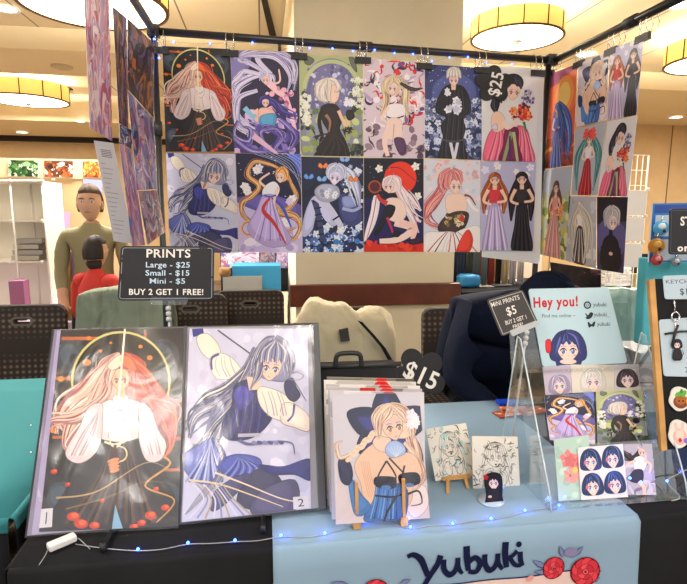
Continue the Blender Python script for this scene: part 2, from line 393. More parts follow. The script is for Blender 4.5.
# ------------------------------------------------------------------ artworks (plain, generic illustrations in the prints' colours)
F_SWORD = [(108, 27), (440, 20), (420, 550), (50, 560)]
def art_sword(A):
    A.bg('#2b2a31')
    for x, y, r in ((135, 95, 40), (385, 95, 42), (95, 265, 36), (400, 255, 34), (380, 480, 50), (110, 470, 40)):
        A.ell(x, y, r, r*1.1, '#434c58'); A.ell(x-6, y-4, r*.6, r*.7, '#566270'); A.ell(x+9, y+9, r*.35, r*.4, '#343b46')
    for x0, y0, x1, y1 in ((110, 44, 222, 53), (215, 44, 222, 90), (330, 30, 336, 66), (85, 305, 130, 313), (370, 310, 440, 320), (95, 150, 135, 158), (385, 395, 430, 403), (400, 210, 440, 217)):
        A.poly([(x0, y0), (x1, y0), (x1, y1), (x0, y1)], '#bb6a38')
    A.ell(268, 163, 133, 133, '#191719', n=40); A.ring(268, 163, 128, 134, '#cfc684')
    for x, y, r in ((182, 48, 7), (176, 112, 11), (212, 82, 5), (320, 70, 6), (345, 100, 8), (108, 155, 9), (88, 290, 10), (240, 60, 4)): A.ell(x, y, r, r*.8, '#de8a35')
    CR = ['#dcb9ab', '#f3e2d0', '#b9767a', '#e9cdbb', '#a8585a']; RD = ['#c5432c', '#ee7540', '#8c2a25', '#f3935c', '#a83327']
    A.blob([(266, 92), (236, 100), (216, 130), (212, 180), (225, 215), (266, 200)], CR[0]); A.blob([(266, 92), (300, 100), (320, 130), (322, 180), (308, 215), (266, 200)], RD[0])
    for p, w_ in (([(262, 96), (222, 120), (205, 180), (150, 215), (110, 270), (140, 310)], 40), ([(256, 98), (205, 140), (165, 185), (115, 225), (95, 300)], 34),
                  ([(250, 104), (215, 170), (180, 240), (140, 260), (120, 330), (150, 350)], 36), ([(235, 140), (225, 200), (150, 255), (85, 265), (70, 300)], 24)): A.hair(p, w_, CR, 8)
    for p, w_ in (([(270, 96), (315, 118), (328, 185), (370, 230), (405, 260), (385, 320)], 42), ([(276, 98), (330, 140), (370, 200), (410, 240), (405, 300)], 34),
                  ([(284, 104), (320, 175), (350, 240), (385, 270), (395, 340), (370, 370)], 40), ([(295, 150), (310, 210), (350, 280), (330, 330), (300, 340)], 34), ([(330, 200), (400, 215), (415, 240)], 18)): A.hair(p, w_, RD, 8)
    A.blob([(205, 308), (250, 318), (322, 308), (360, 400), (410, 470), (400, 560), (90, 560), (120, 450), (170, 390)], '#2a2329')
    for i in range(26):
        x = 130+i*10.5; c = ['#3c3136', '#5c4234', '#1c181d', '#6b5138', '#453a4e'][i % 5]; A.rib([(235+i*2.2, 325), (200+i*5, 420), (x-20, 540)], 4, c, 10)
    A.rib([(95, 470), (200, 455), (330, 380), (400, 400)], 5, '#b99a6a'); A.rib([(120, 500), (230, 470), (330, 430), (415, 440)], 4, '#8c6d49'); A.rib([(330, 345), (400, 380), (330, 440), (410, 480), (360, 540)], 7, '#c99a58', 3)
    A.poly([(240, 560), (250, 490), (262, 530), (272, 560)], '#8fb4cc')
    for x, y, r in ((140, 520, 17), (160, 540, 18), (195, 545, 14), (345, 520, 16), (385, 500, 12), (320, 540, 12), (90, 400, 9), (360, 450, 8), (215, 480, 6), (300, 550, 12), (125, 435, 7)):
        A.ell(x, y, r, r*.7, '#c8412a'); A.ell(x+3, y-3, r*.5, r*.4, '#e8743a')
    A.blob([(215, 222), (255, 208), (275, 208), (320, 222), (312, 260), (318, 308), (262, 322), (206, 308), (214, 262)], '#e2d2d2')
    for sg, p in ((1, [(215, 222), (180, 232), (158, 280), (120, 350), (150, 378), (190, 360), (212, 320), (216, 270)]), (-1, [(318, 222), (345, 236), (365, 290), (388, 330), (372, 372), (335, 372), (316, 320), (316, 270)])):
        A.blob(p, '#dccbcd'); A.rnd.seed(4)
        for j in range(7): x = p[3][0]+j*7*sg; A.rib([(p[0][0]+sg*-6, 240), (p[2][0]+sg*j*7, 300), (x+8*sg, 358)], 2, ['#f4eae6', '#b6a2b0', '#c8b2b8'][j % 3], 4)
    for j in range(6): A.rib([(240+j*9, 240), (236+j*10, 280), (232+j*12, 312)], 1.5, ['#bda9b4', '#f4ece8'][j % 2], 3)
    A.blob([(250, 200), (280, 200), (290, 232), (268, 262), (246, 232)], '#efe4e2'); A.rib([(250, 228), (268, 240), (285, 226)], 3, '#a892a4', 3)
    A.poly([(256, 180), (277, 180), (279, 208), (254, 208)], '#e3b795')
    A.face(266, 158, 29, '#efc6a2', '#8a5a48')
    A.hair([(266, 105), (246, 122), (238, 150), (232, 178)], 20, CR, 5); A.hair([(270, 105), (292, 122), (300, 150), (302, 180)], 20, RD, 5)
    A.blob([(232, 122), (255, 98), (272, 95), (268, 118), (246, 132)], CR[1]); A.blob([(272, 95), (296, 104), (308, 132), (290, 128), (270, 116)], RD[1])
    A.poly([(276, 24), (281, 24), (255, 300), (249, 300)], '#f5ecd2'); A.poly([(278, 24), (279, 24), (253, 300), (251, 300)], '#fffdf2')
    A.rib([(222, 322), (250, 330), (280, 320)], 6, '#e2d8bc', 6); A.ring(252, 322, 12, 16, '#e2d8bc'); A.ring(262, 355, 18, 22, '#d8c897', 1, 20, -90, 90)
    A.rib([(251, 330), (246, 380)], 8, '#5b2b28', 6)
    for j in range(4): A.ell(246+j, 372+j*9, 17-j, 5.5, '#d99a74', -15)
    A.rib([(386, 66), (402, 58), (398, 72), (412, 64), (400, 50)], 2, '#141315', 2)
F_BLUE = [(52, 38), (365, 38), (372, 515), (30, 550)]
def art_blue(A):
    A.bg('#c9c8dc'); A.scat(60, (30, 40, 370, 520), (5, 24), ['#d6d4e6', '#bfc0d8', '#cfd0e2', '#c3bed6', '#dedbe8'], 'ell')
    A.rib([(128, 42), (215, 105)], 4, '#4b4960', 4); A.rib([(60, 50), (90, 45)], 22, '#3a3f94', 16)
    PB = '#5d5f9c'; CL = '#e6dccf'
    A.blob([(72, 62), (100, 52), (128, 80), (134, 108), (110, 120), (84, 100)], CL)
    A.blob([(108, 118), (132, 104), (165, 116), (192, 150), (176, 168), (130, 172), (112, 150)], CL); A.rib([(112, 148), (112, 118), (132, 106)], 6, '#50549a', 6)
    for j in range(6): A.rib([(125+j*7, 112), (122+j*9, 140), (135+j*9, 166)], 1.5, ['#b9aeb0', '#fbf3e2', '#a39fbe'][j % 3], 3)
    HB = ['#8f8fae', '#c9c6cf', '#4d4f78', '#e5dccc', '#6a6c98', '#33345a']
    for p, w_ in (([(232, 90), (205, 150), (150, 200), (90, 225), (40, 290)], 34), ([(240, 100), (215, 165), (150, 225), (90, 260), (42, 310)], 36), ([(228, 110), (190, 190), (130, 240), (70, 275), (50, 330)], 34),
                  ([(225, 130), (180, 215), (140, 250), (110, 330), (60, 350)], 30), ([(215, 150), (165, 240), (120, 290), (90, 330)], 26)): A.hair(p, w_, HB, 12)
    A.blob([(30, 380), (80, 345), (120, 330), (150, 380), (140, 440), (90, 450), (50, 430)], '#6d76b4')
    for j in range(12): A.rib([(110, 340), (80+j*4, 390), (40+j*10, 445)], 2, ['#9fa8d8', '#4b5394', '#c5cae6'][j % 3], 6)
    A.hair([(120, 330), (140, 380), (130, 430), (90, 480), (40, 530)], 14, HB, 6)
    A.blob([(150, 380), (190, 372), (240, 385), (238, 425), (200, 440), (150, 425), (128, 405)], '#5862ab')
    for j in range(10): A.rib([(185, 378), (165+j*8, 405), (140+j*11, 432)], 1.5, ['#8d96d0', '#3e458c'][j % 2], 5)
    A.blob([(200, 440), (240, 410), (280, 420), (330, 520), (240, 520), (180, 500)], '#474566'); A.blob([(238, 400), (300, 405), (372, 385), (372, 440), (330, 425), (270, 424)], '#39397c')
    A.blob([(180, 430), (215, 430), (150, 500), (110, 520), (120, 470)], '#54557c'); A.blob([(240, 470), (330, 440), (330, 520), (220, 530)], '#5a5578')
    A.rib([(50, 440), (130, 450), (220, 480), (300, 510)], 6, '#ddc9a8', 2); A.rib([(120, 420), (200, 450), (300, 490), (370, 500)], 5, '#e6d6b8', 2)
    for j in range(9): A.rib([(60+j*10, 450), (90+j*10, 490), (50+j*22, 540)], 3, ['#d9d4e4', '#9895b8', '#b9a98f'][j % 3], 5)
    A.blob([(172, 195), (205, 175), (240, 190), (258, 240), (272, 272), (245, 310), (205, 332), (150, 330), (140, 290), (165, 245)], '#34356e')
    A.blob([(170, 210), (195, 190), (225, 215), (190, 255)], '#4e4aa0')
    for j in range(7): A.rib([(190+j*8, 210), (180+j*10, 270), (165+j*11, 325)], 1.5, ['#5a58a4', '#23234e'][j % 2], 3)
    A.poly([(205, 166), (238, 168), (245, 200), (212, 202)], '#e9c9b4')
    A.blob([(238, 195), (275, 200), (305, 215), (330, 240), (318, 280), (280, 278), (250, 255), (236, 225)], CL)
    A.blob([(300, 240), (330, 240), (366, 270), (366, 310), (330, 300), (296, 285)], '#ded2c8'); A.rib([(330, 240), (326, 268), (312, 285)], 6, '#4c4f96', 5)
    for j in range(7): A.rib([(245+j*8, 205), (255+j*8, 235), (262+j*8, 270)], 1.5, ['#b3a8ae', '#faf1e0', '#9d99ba'][j % 3], 3)
    A.blob([(305, 185), (325, 170), (335, 195), (345, 215), (330, 232), (312, 220)], '#353560')
    A.rib([(308, 160), (330, 178), (360, 230)], 2.5, '#6d6b8a', 2); A.ring(332, 165, 20, 23, '#8e8ca8', .5); A.rib([(300, 172), (345, 150), (362, 170)], 2, '#8e8ca8')
    A.blob([(228, 98), (260, 60), (300, 70), (325, 110), (318, 160), (300, 178), (240, 165), (225, 130)], HB[0])
    A.face(268, 142, 33, '#f0d0bb', '#5866a8', .06, 10)
    for p, w_ in (([(282, 62), (255, 75), (238, 110), (232, 160), (215, 200)], 18), ([(284, 62), (300, 85), (310, 125), (318, 165)], 20), ([(280, 64), (275, 90), (250, 118)], 16), ([(284, 64), (290, 95), (300, 128)], 15), ([(280, 58), (312, 80), (326, 120), (322, 155)], 12), ([(262, 66), (240, 90), (226, 130), (222, 170)], 14)): A.hair(p, w_, HB, 9)
    A.poly([(284, 66), (250, 90), (236, 140), (252, 118), (262, 134), (272, 116), (284, 132), (296, 118), (308, 140), (318, 120), (306, 82)], HB[0])
    for j in range(9): A.rib([(284, 70), (250+j*8, 96), (244+j*8.5, 128)], 2, HB[1+j % 5], 3)
    A.rib([(182, 322), (238, 320)], 9, '#b9b4c6', 9); A.rib([(185, 334), (210, 345), (260, 340), (300, 338), (325, 345), (330, 372)], 9, '#6a6a9a', 2)
    for j in range(6): A.ell(225+j*14, 341, 8, 5, ['#8d8db6', '#5a5a8e'][j % 2], 20)
F_BRAID = [(55, 112), (338, 105), (372, 512), (68, 535)]
def art_braid(A):
    A.bg('#d2cdd6')
    N = '#26264e'
    for a, r in ((-95, 150), (-28, 150), (45, 150), (150, 120), (205, 150)):
        x, y = 240, 230; c, d = math.cos(math.radians(a)), math.sin(math.radians(a))
        A.blob([(x, y), (x+c*r*.5-d*48, y+d*r*.5+c*48), (x+c*r, y+d*r), (x+c*r*.5+d*48, y+d*r*.5-c*48)], N)
        A.blob([(x, y), (x+c*r*.4-d*22, y+d*r*.4+c*22), (x+c*r*.75, y+d*r*.75), (x+c*r*.4+d*22, y+d*r*.4-c*22)], '#3f3f86')
    A.poly([(60, 395), (372, 380), (372, 535), (60, 540)], '#d9cdd2'); A.blob([(280, 430), (350, 400), (365, 470), (320, 510)], '#e8dcdc')
    H_ = ['#e9d3bd', '#fbf0e2', '#cf9f88', '#f6e3d2', '#b97f70']; SK = '#eccab2'
    A.hair([(285, 200), (310, 250), (325, 300), (350, 330)], 34, H_, 8); A.hair([(290, 260), (330, 310), (345, 370), (320, 420)], 20, H_, 6)
    A.blob([(200, 262), (260, 290), (320, 300), (345, 360), (320, 400), (300, 470), (200, 480), (160, 470), (150, 400), (130, 350), (140, 310)], SK)
    for j in range(5): A.rib([(150+j*6, 320), (160+j*6, 380), (175+j*8, 440)], 1.5, '#d8a690', 2)
    A.blob([(205, 385), (255, 380), (262, 430), (250, 520), (170, 525), (160, 505), (190, 450)], '#4a78b4'); A.blob([(262, 400), (300, 420), (290, 515), (245, 520)], '#3d6cab')
    A.blob([(110, 385), (130, 390), (150, 430), (180, 470), (160, 500), (130, 500), (115, 440)], '#4f86c0')
    for j in range(8): A.rib([(200+j*10, 400), (195+j*10, 450), (180+j*12, 515)], 2, ['#86b6e0', '#2b4f92', '#6aa0d4'][j % 3], 4)
    D = '#1f2138'
    for p in ([(232, 320), (205, 370), (202, 405)], [(232, 320), (262, 370), (250, 400)], [(290, 335), (285, 385), (330, 380)], [(240, 310), (310, 385)]): A.rib(p, 6, D, 4)
    A.blob([(196, 375), (240, 372), (262, 380), (258, 408), (225, 412), (195, 400)], D); A.blob([(275, 365), (330, 360), (338, 392), (300, 404), (275, 392)], D); A.ell(230, 408, 17, 8, '#5a86bc'); A.ell(305, 400, 15, 7, '#5a86bc')
    A.rib([(195, 435), (250, 440), (285, 430)], 7, D, 6); A.rib([(262, 440), (235, 490), (222, 530)], 9, D, 5); A.rib([(300, 430), (335, 420), (345, 460), (310, 470)], 8, D, 2)
    A.blob([(75, 325), (95, 308), (115, 330), (122, 370), (108, 400), (84, 385)], '#2c2d55')
    A.blob([(188, 262), (205, 240), (245, 250), (240, 290), (205, 285)], '#f0d6c4')
    for j in range(9):
        t = j/8; x = 205-t*95; y = 220+t*90; A.ell(x, y, 17, 10, H_[0], -60+(j % 2)*50); A.rib([(x-10, y+6), (x, y-6), (x+10, y-4)], 3, H_[4]); A.rib([(x-8, y+2), (x+4, y-8)], 3, H_[1])
    A.hair([(112, 300), (80, 310), (70, 270), (90, 255)], 12, H_, 4)
    A.blob([(185, 180), (205, 148), (250, 138), (298, 155), (312, 200), (300, 245), (215, 240), (192, 215)], H_[0])
    A.face(252, 212, 40, '#f2d4c0', '#b98c50', .14, -12)
    for p, w_ in (([(240, 142), (212, 165), (198, 200), (205, 250)], 24), ([(245, 142), (285, 155), (308, 200), (315, 260)], 26), ([(250, 148), (240, 175), (215, 200)], 20), ([(252, 148), (280, 175), (296, 200)], 18), ([(215, 150), (190, 180), (196, 225)], 14)): A.hair(p, w_, H_, 8)
    A.scat(5, (305, 170, 330, 205), (16, 22), ['#fbfafc', '#eceaf4'], 'flower')
    A.blob([(228, 285), (240, 262), (262, 255), (285, 268), (292, 292), (262, 308), (240, 305)], '#a9bde0')
    for j in range(6): A.rib([(262, 308), (235+j*11, 270-abs(j-2.5)*-3)], 2, '#e6eefa', 2)
def woman(A, cx, top, h, hairc, dress, sk='#efd0bc', arms=1, flare=1.0, hl=.6, face=1, back=0):
    """a plain standing woman, h tall from crown to hem"""
    r = h*.075; y = top+r
    A.hair([(cx-r*.6, y), (cx-r*1.6, y+h*hl*.45), (cx-r*1.9, y+h*hl)], r*1.5, hairc, 5); A.hair([(cx+r*.6, y), (cx+r*1.6, y+h*hl*.45), (cx+r*1.5, y+h*hl)], r*1.5, hairc, 5)
    A.blob([(cx-r*1.1, y+r*1.6), (cx+r*1.1, y+r*1.6), (cx+r*.9, y+h*.27), (cx+r*.8, y+h*.36), (cx-r*.8, y+h*.36), (cx-r*.9, y+h*.27)], dress[0])
    A.blob([(cx-r*.8, y+h*.34), (cx+r*.8, y+h*.34), (cx+r*1.6*flare, y+h*.6), (cx+r*2.2*flare, top+h), (cx-r*2.2*flare, top+h), (cx-r*1.6*flare, y+h*.6)], dress[1])
    for j in range(9):
        q = (j-4)/4; A.rib([(cx+q*r*.6, y+h*.36), (cx+q*r*1.3*flare, y+h*.6), (cx+q*r*2.1*flare, top+h)], r*.1, dress[2+j % (len(dress)-2)], r*.3)
    if arms:
        A.rib([(cx-r*1.1, y+r*1.8), (cx-r*1.9, y+h*.28), (cx-r*.6, y+h*.33)], r*.6, sk, r*.4); A.rib([(cx+r*1.1, y+r*1.8), (cx+r*1.9, y+h*.27), (cx+r*.4, y+h*.3)], r*.6, sk, r*.4)
    A.rib([(cx, y+r*.6), (cx, y+r*1.8)], r*.6, sk, r*.7)
    if face: A.face(cx, y, r, sk)
    A.blob([(cx-r*1.1, y+r*.2), (cx-r*.9, y-r*.8), (cx, y-r*1.3), (cx+r*.9, y-r*.8), (cx+r*1.1, y+r*.2), (cx+r*.5, y-r*.4), (cx-r*.1, y-r*.55), (cx-r*.7, y-r*.2)], hairc[0])
    for q in (-1, -.5, 0, .5, 1): A.rib([(cx, y-r*1.2), (cx+q*r*.8, y-r*.8), (cx+q*r*1.1, y)], r*.12, hairc[1 if q < 0 else 2], r*.05)
def art_waves(A):          # frame crop2
    A.bg('#3a3250'); A.blob([(20, 60), (120, 70), (90, 200), (20, 260)], '#7f78a8')
    A.scat(50, (30, 360, 350, 555), (14, 34), ['#8d7cc0', '#6a57a6', '#b5a2d6', '#d9bfe0', '#54458c', '#4a3a86'], 'ell')
    W_ = ['#cfc8e2', '#efeaf6', '#9c90c4', '#ddd4ec', '#7a6cae']
    for p, w_ in (([(190, 180), (110, 200), (40, 260), (60, 380), (140, 440)], 40), ([(200, 180), (110, 130), (70, 110), (160, 80), (260, 95)], 26), ([(215, 185), (150, 110), (220, 80), (310, 130), (320, 230)], 30),
                  ([(180, 190), (90, 170), (60, 200), (30, 240), (60, 330)], 26), ([(60, 95), (140, 95), (240, 110), (300, 190), (290, 270)], 22), ([(40, 110), (110, 85), (200, 72), (280, 90), (335, 150), (320, 260)], 16), ([(150, 260), (60, 300), (60, 420), (150, 470)], 26)): A.hair(p, w_, W_, 9)
    A.rib([(200, 220), (240, 260), (290, 310), (330, 460)], 34, '#ecc4cf', 16); A.scat(26, (190, 250, 330, 400), (7, 16), ['#e9b4c4', '#f3d8de', '#c892b0', '#b06a98'], 'ell')
    A.rib([(90, 340), (140, 390), (200, 410)], 24, '#8fc4d8', 14); A.rib([(140, 350), (160, 380), (140, 400)], 26, '#e9c2ae', 16)
    A.ell(193, 205, 26, 24, W_[3]); A.face(190, 212, 20, '#efccc4', '#8a4a78', -.1); A.hair([(200, 182), (225, 195), (230, 235)], 14, W_, 5); A.hair([(190, 182), (168, 192), (160, 215)], 10, W_, 4)
    A.rib([(225, 230), (255, 215), (250, 160)], 10, '#efd0ca', 7)
    PV = ['#4a3f8e', '#6e62b4', '#2f2868', '#8f84c8']
    A.hair([(180, 290), (230, 320), (270, 360), (340, 380)], 34, PV, 8); A.blob([(160, 345), (220, 350), (240, 400), (200, 440), (160, 410)], '#e3b9ae'); A.blob([(165, 380), (235, 370), (225, 430), (170, 425)], '#5d9cc0')
    A.ell(188, 308, 26, 26, PV[0]); A.face(188, 318, 18, '#f0cdbd', '#3d4a90'); A.hair([(190, 285), (165, 295), (160, 325)], 10, PV, 4)
    for p, w_ in (([(60, 400), (40, 470), (110, 500), (120, 440), (80, 430)], 22), ([(160, 470), (190, 430), (260, 470), (230, 540), (320, 540)], 30), ([(250, 390), (300, 430), (330, 480), (300, 540)], 26), ([(40, 480), (120, 540), (220, 545)], 26), ([(180, 500), (170, 450), (240, 440), (280, 500)], 20)): A.hair(p, w_, ['#6b5aa8', '#a596d2', '#463a86', '#cfc0e6'], 8)
    A.rib([(130, 470), (250, 560)], 30, '#dbb8cf', 10)
def art_arch(A):           # frame crop3 (40,75)-(345,545)
    A.bg('#b4ba8c'); A.blob([(70, 560), (66, 230), (100, 130), (185, 90), (270, 120), (315, 220), (320, 560)], '#8f93a0'); A.blob([(80, 300), (85, 210), (120, 130), (190, 102), (260, 130), (300, 220), (300, 330), (180, 360)], '#77749a')
    A.scat(70, (85, 120, 290, 320), (4, 14), ['#8f8cb4', '#a5a2c4', '#6a6690', '#cfcce0', '#7c82a8'], 'ell')
    A.ring(193, 230, 118, 136, '#bfc49a', 1, 30, 180, 360); A.scat(50, (60, 330, 330, 545), (10, 26), ['#a9b06a', '#8b9a60', '#c9cf94', '#6f8060', '#d8dcb8'], 'ell')
    A.blob([(70, 80), (110, 95), (90, 120), (66, 110)], '#6c7066'); A.blob([(275, 80), (300, 90), (312, 150), (285, 120)], '#6c7066')
    for b in ((45, 250, 90, 420), (290, 180, 345, 330), (290, 480, 345, 545)): A.scat(22, b, (9, 17), ['#4a5248', '#343c38', '#606a58'], 'ell')
    for b in ((45, 250, 95, 350), (290, 180, 345, 320), (60, 340, 90, 400)): A.scat(26, b, (8, 14), ['#f1f0e6', '#e2e2d2', '#d9d8c4'], 'flower')
    A.scat(8, (240, 270, 290, 310), (10, 18), ['#eceaf2', '#f8f6fa'], 'flower')
    SK = '#e3bfa8'; D = '#2b211f'
    A.rib([(195, 280), (196, 310)], 22, SK, 26)
    A.blob([(155, 305), (200, 298), (228, 320), (240, 375), (232, 420), (262, 480), (270, 560), (110, 560), (150, 490), (180, 440), (150, 380), (140, 330)], D)
    A.rib([(155, 315), (135, 380), (150, 450)], 22, D, 16); A.rib([(225, 330), (262, 400), (285, 340)], 16, SK, 10); A.blob([(265, 330), (290, 330), (300, 360), (275, 375), (262, 355)], D)
    A.scat(14, (105, 420, 170, 470), (8, 14), [D, '#463430'], 'shard'); A.scat(10, (240, 410, 280, 440), (8, 14), [D, '#463430'], 'shard')
    A.rib([(165, 350), (185, 380), (180, 430)], 16, '#a27a62', 6)
    for j in range(7): A.rib([(200, 440), (180+j*12, 490), (140+j*20, 550)], 3, ['#4a3a34', '#15100f'][j % 2], 5)
    HW = ['#dcd0c8', '#f3ece4', '#b3a49c', '#e9dfd6']
    A.ell(178, 232, 52, 54, HW[0]); A.blob([(195, 215), (222, 222), (228, 256), (214, 288), (190, 285)], '#edcfbc')
    A.rib([(205, 245), (216, 243)], 4, '#5c4a4a'); A.rib([(214, 270), (222, 270)], 3, '#b06a62')
    for p, w_ in (([(178, 182), (130, 210), (128, 260), (160, 290)], 26), ([(180, 182), (150, 220), (150, 270), (175, 290)], 26), ([(182, 182), (180, 220), (178, 285)], 22), ([(185, 182), (212, 195), (222, 225), (205, 250)], 20)): A.hair(p, w_, HW, 7)
def art_petals(A):         # frame crop4 (38,60)-(328,90)..(40,525)
    A.bg('#d6c6cf'); R_ = ['#cf2e36', '#e34a44', '#f2ebee', '#e9dfe6', '#5a4a86', '#3b3358', '#b6a5c8', '#efe6ea', '#97688e', '#f7f3f5']
    A.scat(60, (40, 60, 330, 380), (8, 18), R_, 'swoosh'); A.scat(22, (40, 60, 330, 330), (10, 22), ['#f4eef1', '#e7dbe2', '#d83a3c', '#6c5c98'], 'ell')
    A.scat(40, (40, 70, 330, 400), (5, 10), ['#4a2c44', '#cf2e36', '#2c2440', '#ffffff'], 'swoosh')
    A.scat(18, (60, 380, 330, 525), (14, 26), ['#8d7484', '#76606f', '#a08a98', '#6a5463'], 'ell'); A.scat(12, (50, 390, 320, 520), (8, 12), ['#584452', '#d9cad2'], 'swoosh')
    SK = '#f1d6cc'; HB = ['#d9c3a4', '#f3e6cc', '#a98a70', '#e9d8b8']
    A.hair([(170, 150), (140, 190), (150, 260), (120, 330)], 30, HB, 8); A.hair([(200, 150), (240, 200), (240, 280), (250, 340)], 34, HB, 8)
    A.blob([(155, 285), (200, 275), (235, 290), (232, 345), (215, 380), (160, 380), (150, 330)], '#f2e9ec'); A.rib([(150, 335), (185, 345), (232, 332)], 7, '#3f3350', 6)
    A.blob([(155, 350), (215, 350), (220, 420), (200, 450), (150, 430)], SK); A.rib([(165, 380), (140, 450), (155, 520)], 32, SK, 18); A.rib([(205, 380), (215, 440), (200, 470)], 26, SK, 22)
    A.rib([(160, 290), (130, 340), (165, 370)], 14, SK, 10); A.rib([(185, 370), (180, 430), (165, 520)], 3, '#7c5464')
    A.blob([(185, 440), (230, 440), (240, 500), (210, 510)], '#5d3f60')
    A.ell(180, 190, 42, 46, HB[0]); A.face(178, 205, 28, SK, '#a05a58', 0, 8)
    for p, w_ in (([(180, 148), (150, 170), (140, 220)], 20), ([(182, 148), (215, 165), (228, 215)], 22), ([(180, 150), (172, 175), (158, 190)], 14), ([(184, 150), (200, 176), (214, 190)], 14)): A.hair(p, w_, HB, 6)
    A.hair([(215, 180), (270, 210), (320, 205)], 18, ['#3a3238', '#7a6a5c', '#1f1a22'], 6)
def art_night(A):          # frame crop5 (45,70)-(325,535)
    A.bg('#343a66'); A.ell(190, 190, 150, 130, '#454c80'); A.ell(190, 210, 110, 95, '#5f68a0'); A.scat(40, (50, 75, 325, 250), (1, 3), ['#dfe4f8', '#aab4e0'], 'ell')
    A.scat(90, (48, 240, 140, 520), (10, 22), ['#9ca6ca', '#c6cde4', '#6f789c', '#e0e4f2', '#4c5478'], 'flower'); A.scat(90, (230, 240, 325, 520), (10, 22), ['#9ca6ca', '#c6cde4', '#6f789c', '#e0e4f2', '#4c5478'], 'flower')
    A.scat(30, (50, 480, 325, 535), (12, 26), ['#3a3f60', '#50577e', '#2a2e4a'], 'ell')
    D = '#28262c'
    A.blob([(150, 175), (225, 175), (262, 230), (270, 300), (235, 330), (245, 380), (235, 440), (250, 535), (115, 535), (135, 430), (125, 370), (150, 330), (100, 300), (108, 240)], D)
    for j in range(12): A.rib([(160+j*6, 190), (150+j*8, 300), (135+j*9, 420), (130+j*10, 530)], 1.5, ['#413e48', '#1a181e', '#57525c'][j % 3], 4)
    A.rib([(130, 230), (110, 290), (160, 315)], 26, '#312e36', 18); A.rib([(245, 230), (262, 290), (215, 320)], 26, '#312e36', 18)
    A.rib([(186, 160), (186, 195)], 26, '#e2bfae', 20); A.face(187, 150, 26, '#ecccbc', '#56607c')
    HW = ['#c4bdb8', '#e8e2dc', '#948c8c']; A.blob([(152, 140), (155, 100), (187, 84), (218, 100), (222, 140), (205, 128), (187, 134), (168, 128)], HW[0])
    for q in range(-4, 5): A.rib([(187, 88), (187+q*6, 105), (187+q*8, 135)], 3, HW[1+q % 2], 2)
    A.scat(12, (155, 240, 225, 300), (14, 22), ['#f0eef4', '#dcdbe8', '#c2c0d4'], 'flower'); A.scat(4, (145, 195, 165, 225), (12, 16), ['#f0eef4', '#dcdbe8'], 'flower')
    A.poly([(165, 450), (180, 450), (190, 500), (200, 450), (214, 450), (198, 530), (182, 530)], '#d4d2dc'); A.rib([(130, 435), (190, 445), (245, 432)], 8, '#5b5660', 8)
def art_bouquet(A):        # frame crop5 (328,85)-(615,95)-(600,545)-(322,538)
    A.bg('#dcd9da'); PK = '#d76a86'
    for p in ([(330, 545), (345, 440), (380, 380), (430, 360), (440, 440), (400, 545)], [(480, 545), (490, 420), (500, 370), (545, 385), (565, 450), (585, 545)]): A.blob(p, PK)
    for j in range(9): A.rib([(400+j*3, 375), (375+j*8, 450), (345+j*10, 540)], 2, ['#e9899c', '#b84e74', '#f2b4bc'][j % 3], 6)
    for j in range(9): A.rib([(510+j*3, 375), (510+j*6, 450), (490+j*11, 540)], 2, ['#e9899c', '#b84e74', '#f2b4bc'][j % 3], 6)
    A.blob([(440, 390), (500, 380), (505, 460), (520, 545), (410, 545), (430, 460)], '#7d2f5a'); A.rib([(470, 400), (450, 470), (430, 545)], 20, '#9aa874', 14); A.rib([(480, 400), (490, 470), (500, 545)], 16, '#b6bf8a', 12); A.rib([(462, 420), (462, 545)], 10, '#5f3a72', 12)
    HB = ['#2a2834', '#44424e', '#16151d', '#5c5b6b']; SK = '#f0d0bc'
    for p, w_ in (([(440, 150), (400, 210), (390, 270), (400, 310)], 34), ([(450, 150), (420, 200), (420, 260)], 30)): A.hair(p, w_, HB, 8)
    A.blob([(375, 320), (400, 300), (430, 320), (440, 370), (400, 400), (372, 380)], SK); A.rib([(400, 320), (390, 370), (430, 380)], 22, SK, 14); A.rib([(430, 345), (450, 380), (500, 350)], 22, '#f4dccc', 14)
    A.blob([(370, 380), (395, 360), (400, 390)], '#c8bfd0'); A.ell(480, 160, 50, 46, HB[0]); A.face(478, 205, 38, SK, '#a8506a', .12, 8)
    for p, w_ in (([(470, 122), (440, 150), (428, 200), (432, 250)], 26), ([(475, 122), (505, 150), (520, 190)], 26), ([(472, 125), (462, 155), (450, 185)], 20), ([(480, 125), (490, 155), (500, 180)], 18)): A.hair(p, w_, HB, 7)
    A.rib([(530, 350), (545, 400)], 14, '#4f8a4a', 6); A.scat(10, (470, 270, 560, 340), (16, 26), ['#c43a34', '#dc5440', '#e2804c', '#d03c3c'], 'flower'); A.scat(30, (470, 270, 560, 340), (4, 9), ['#7d1f2a', '#f2b35c', '#e8674a'], 'ell')
    A.scat(34, (520, 190, 580, 280), (5, 10), ['#5b4a80', '#8678ac', '#c4bcd8', '#3f3860'], 'flower'); A.rib([(525, 300), (550, 250), (570, 200)], 2, '#55505c', 2); A.rib([(520, 300), (530, 240), (535, 200)], 2, '#55505c', 2)
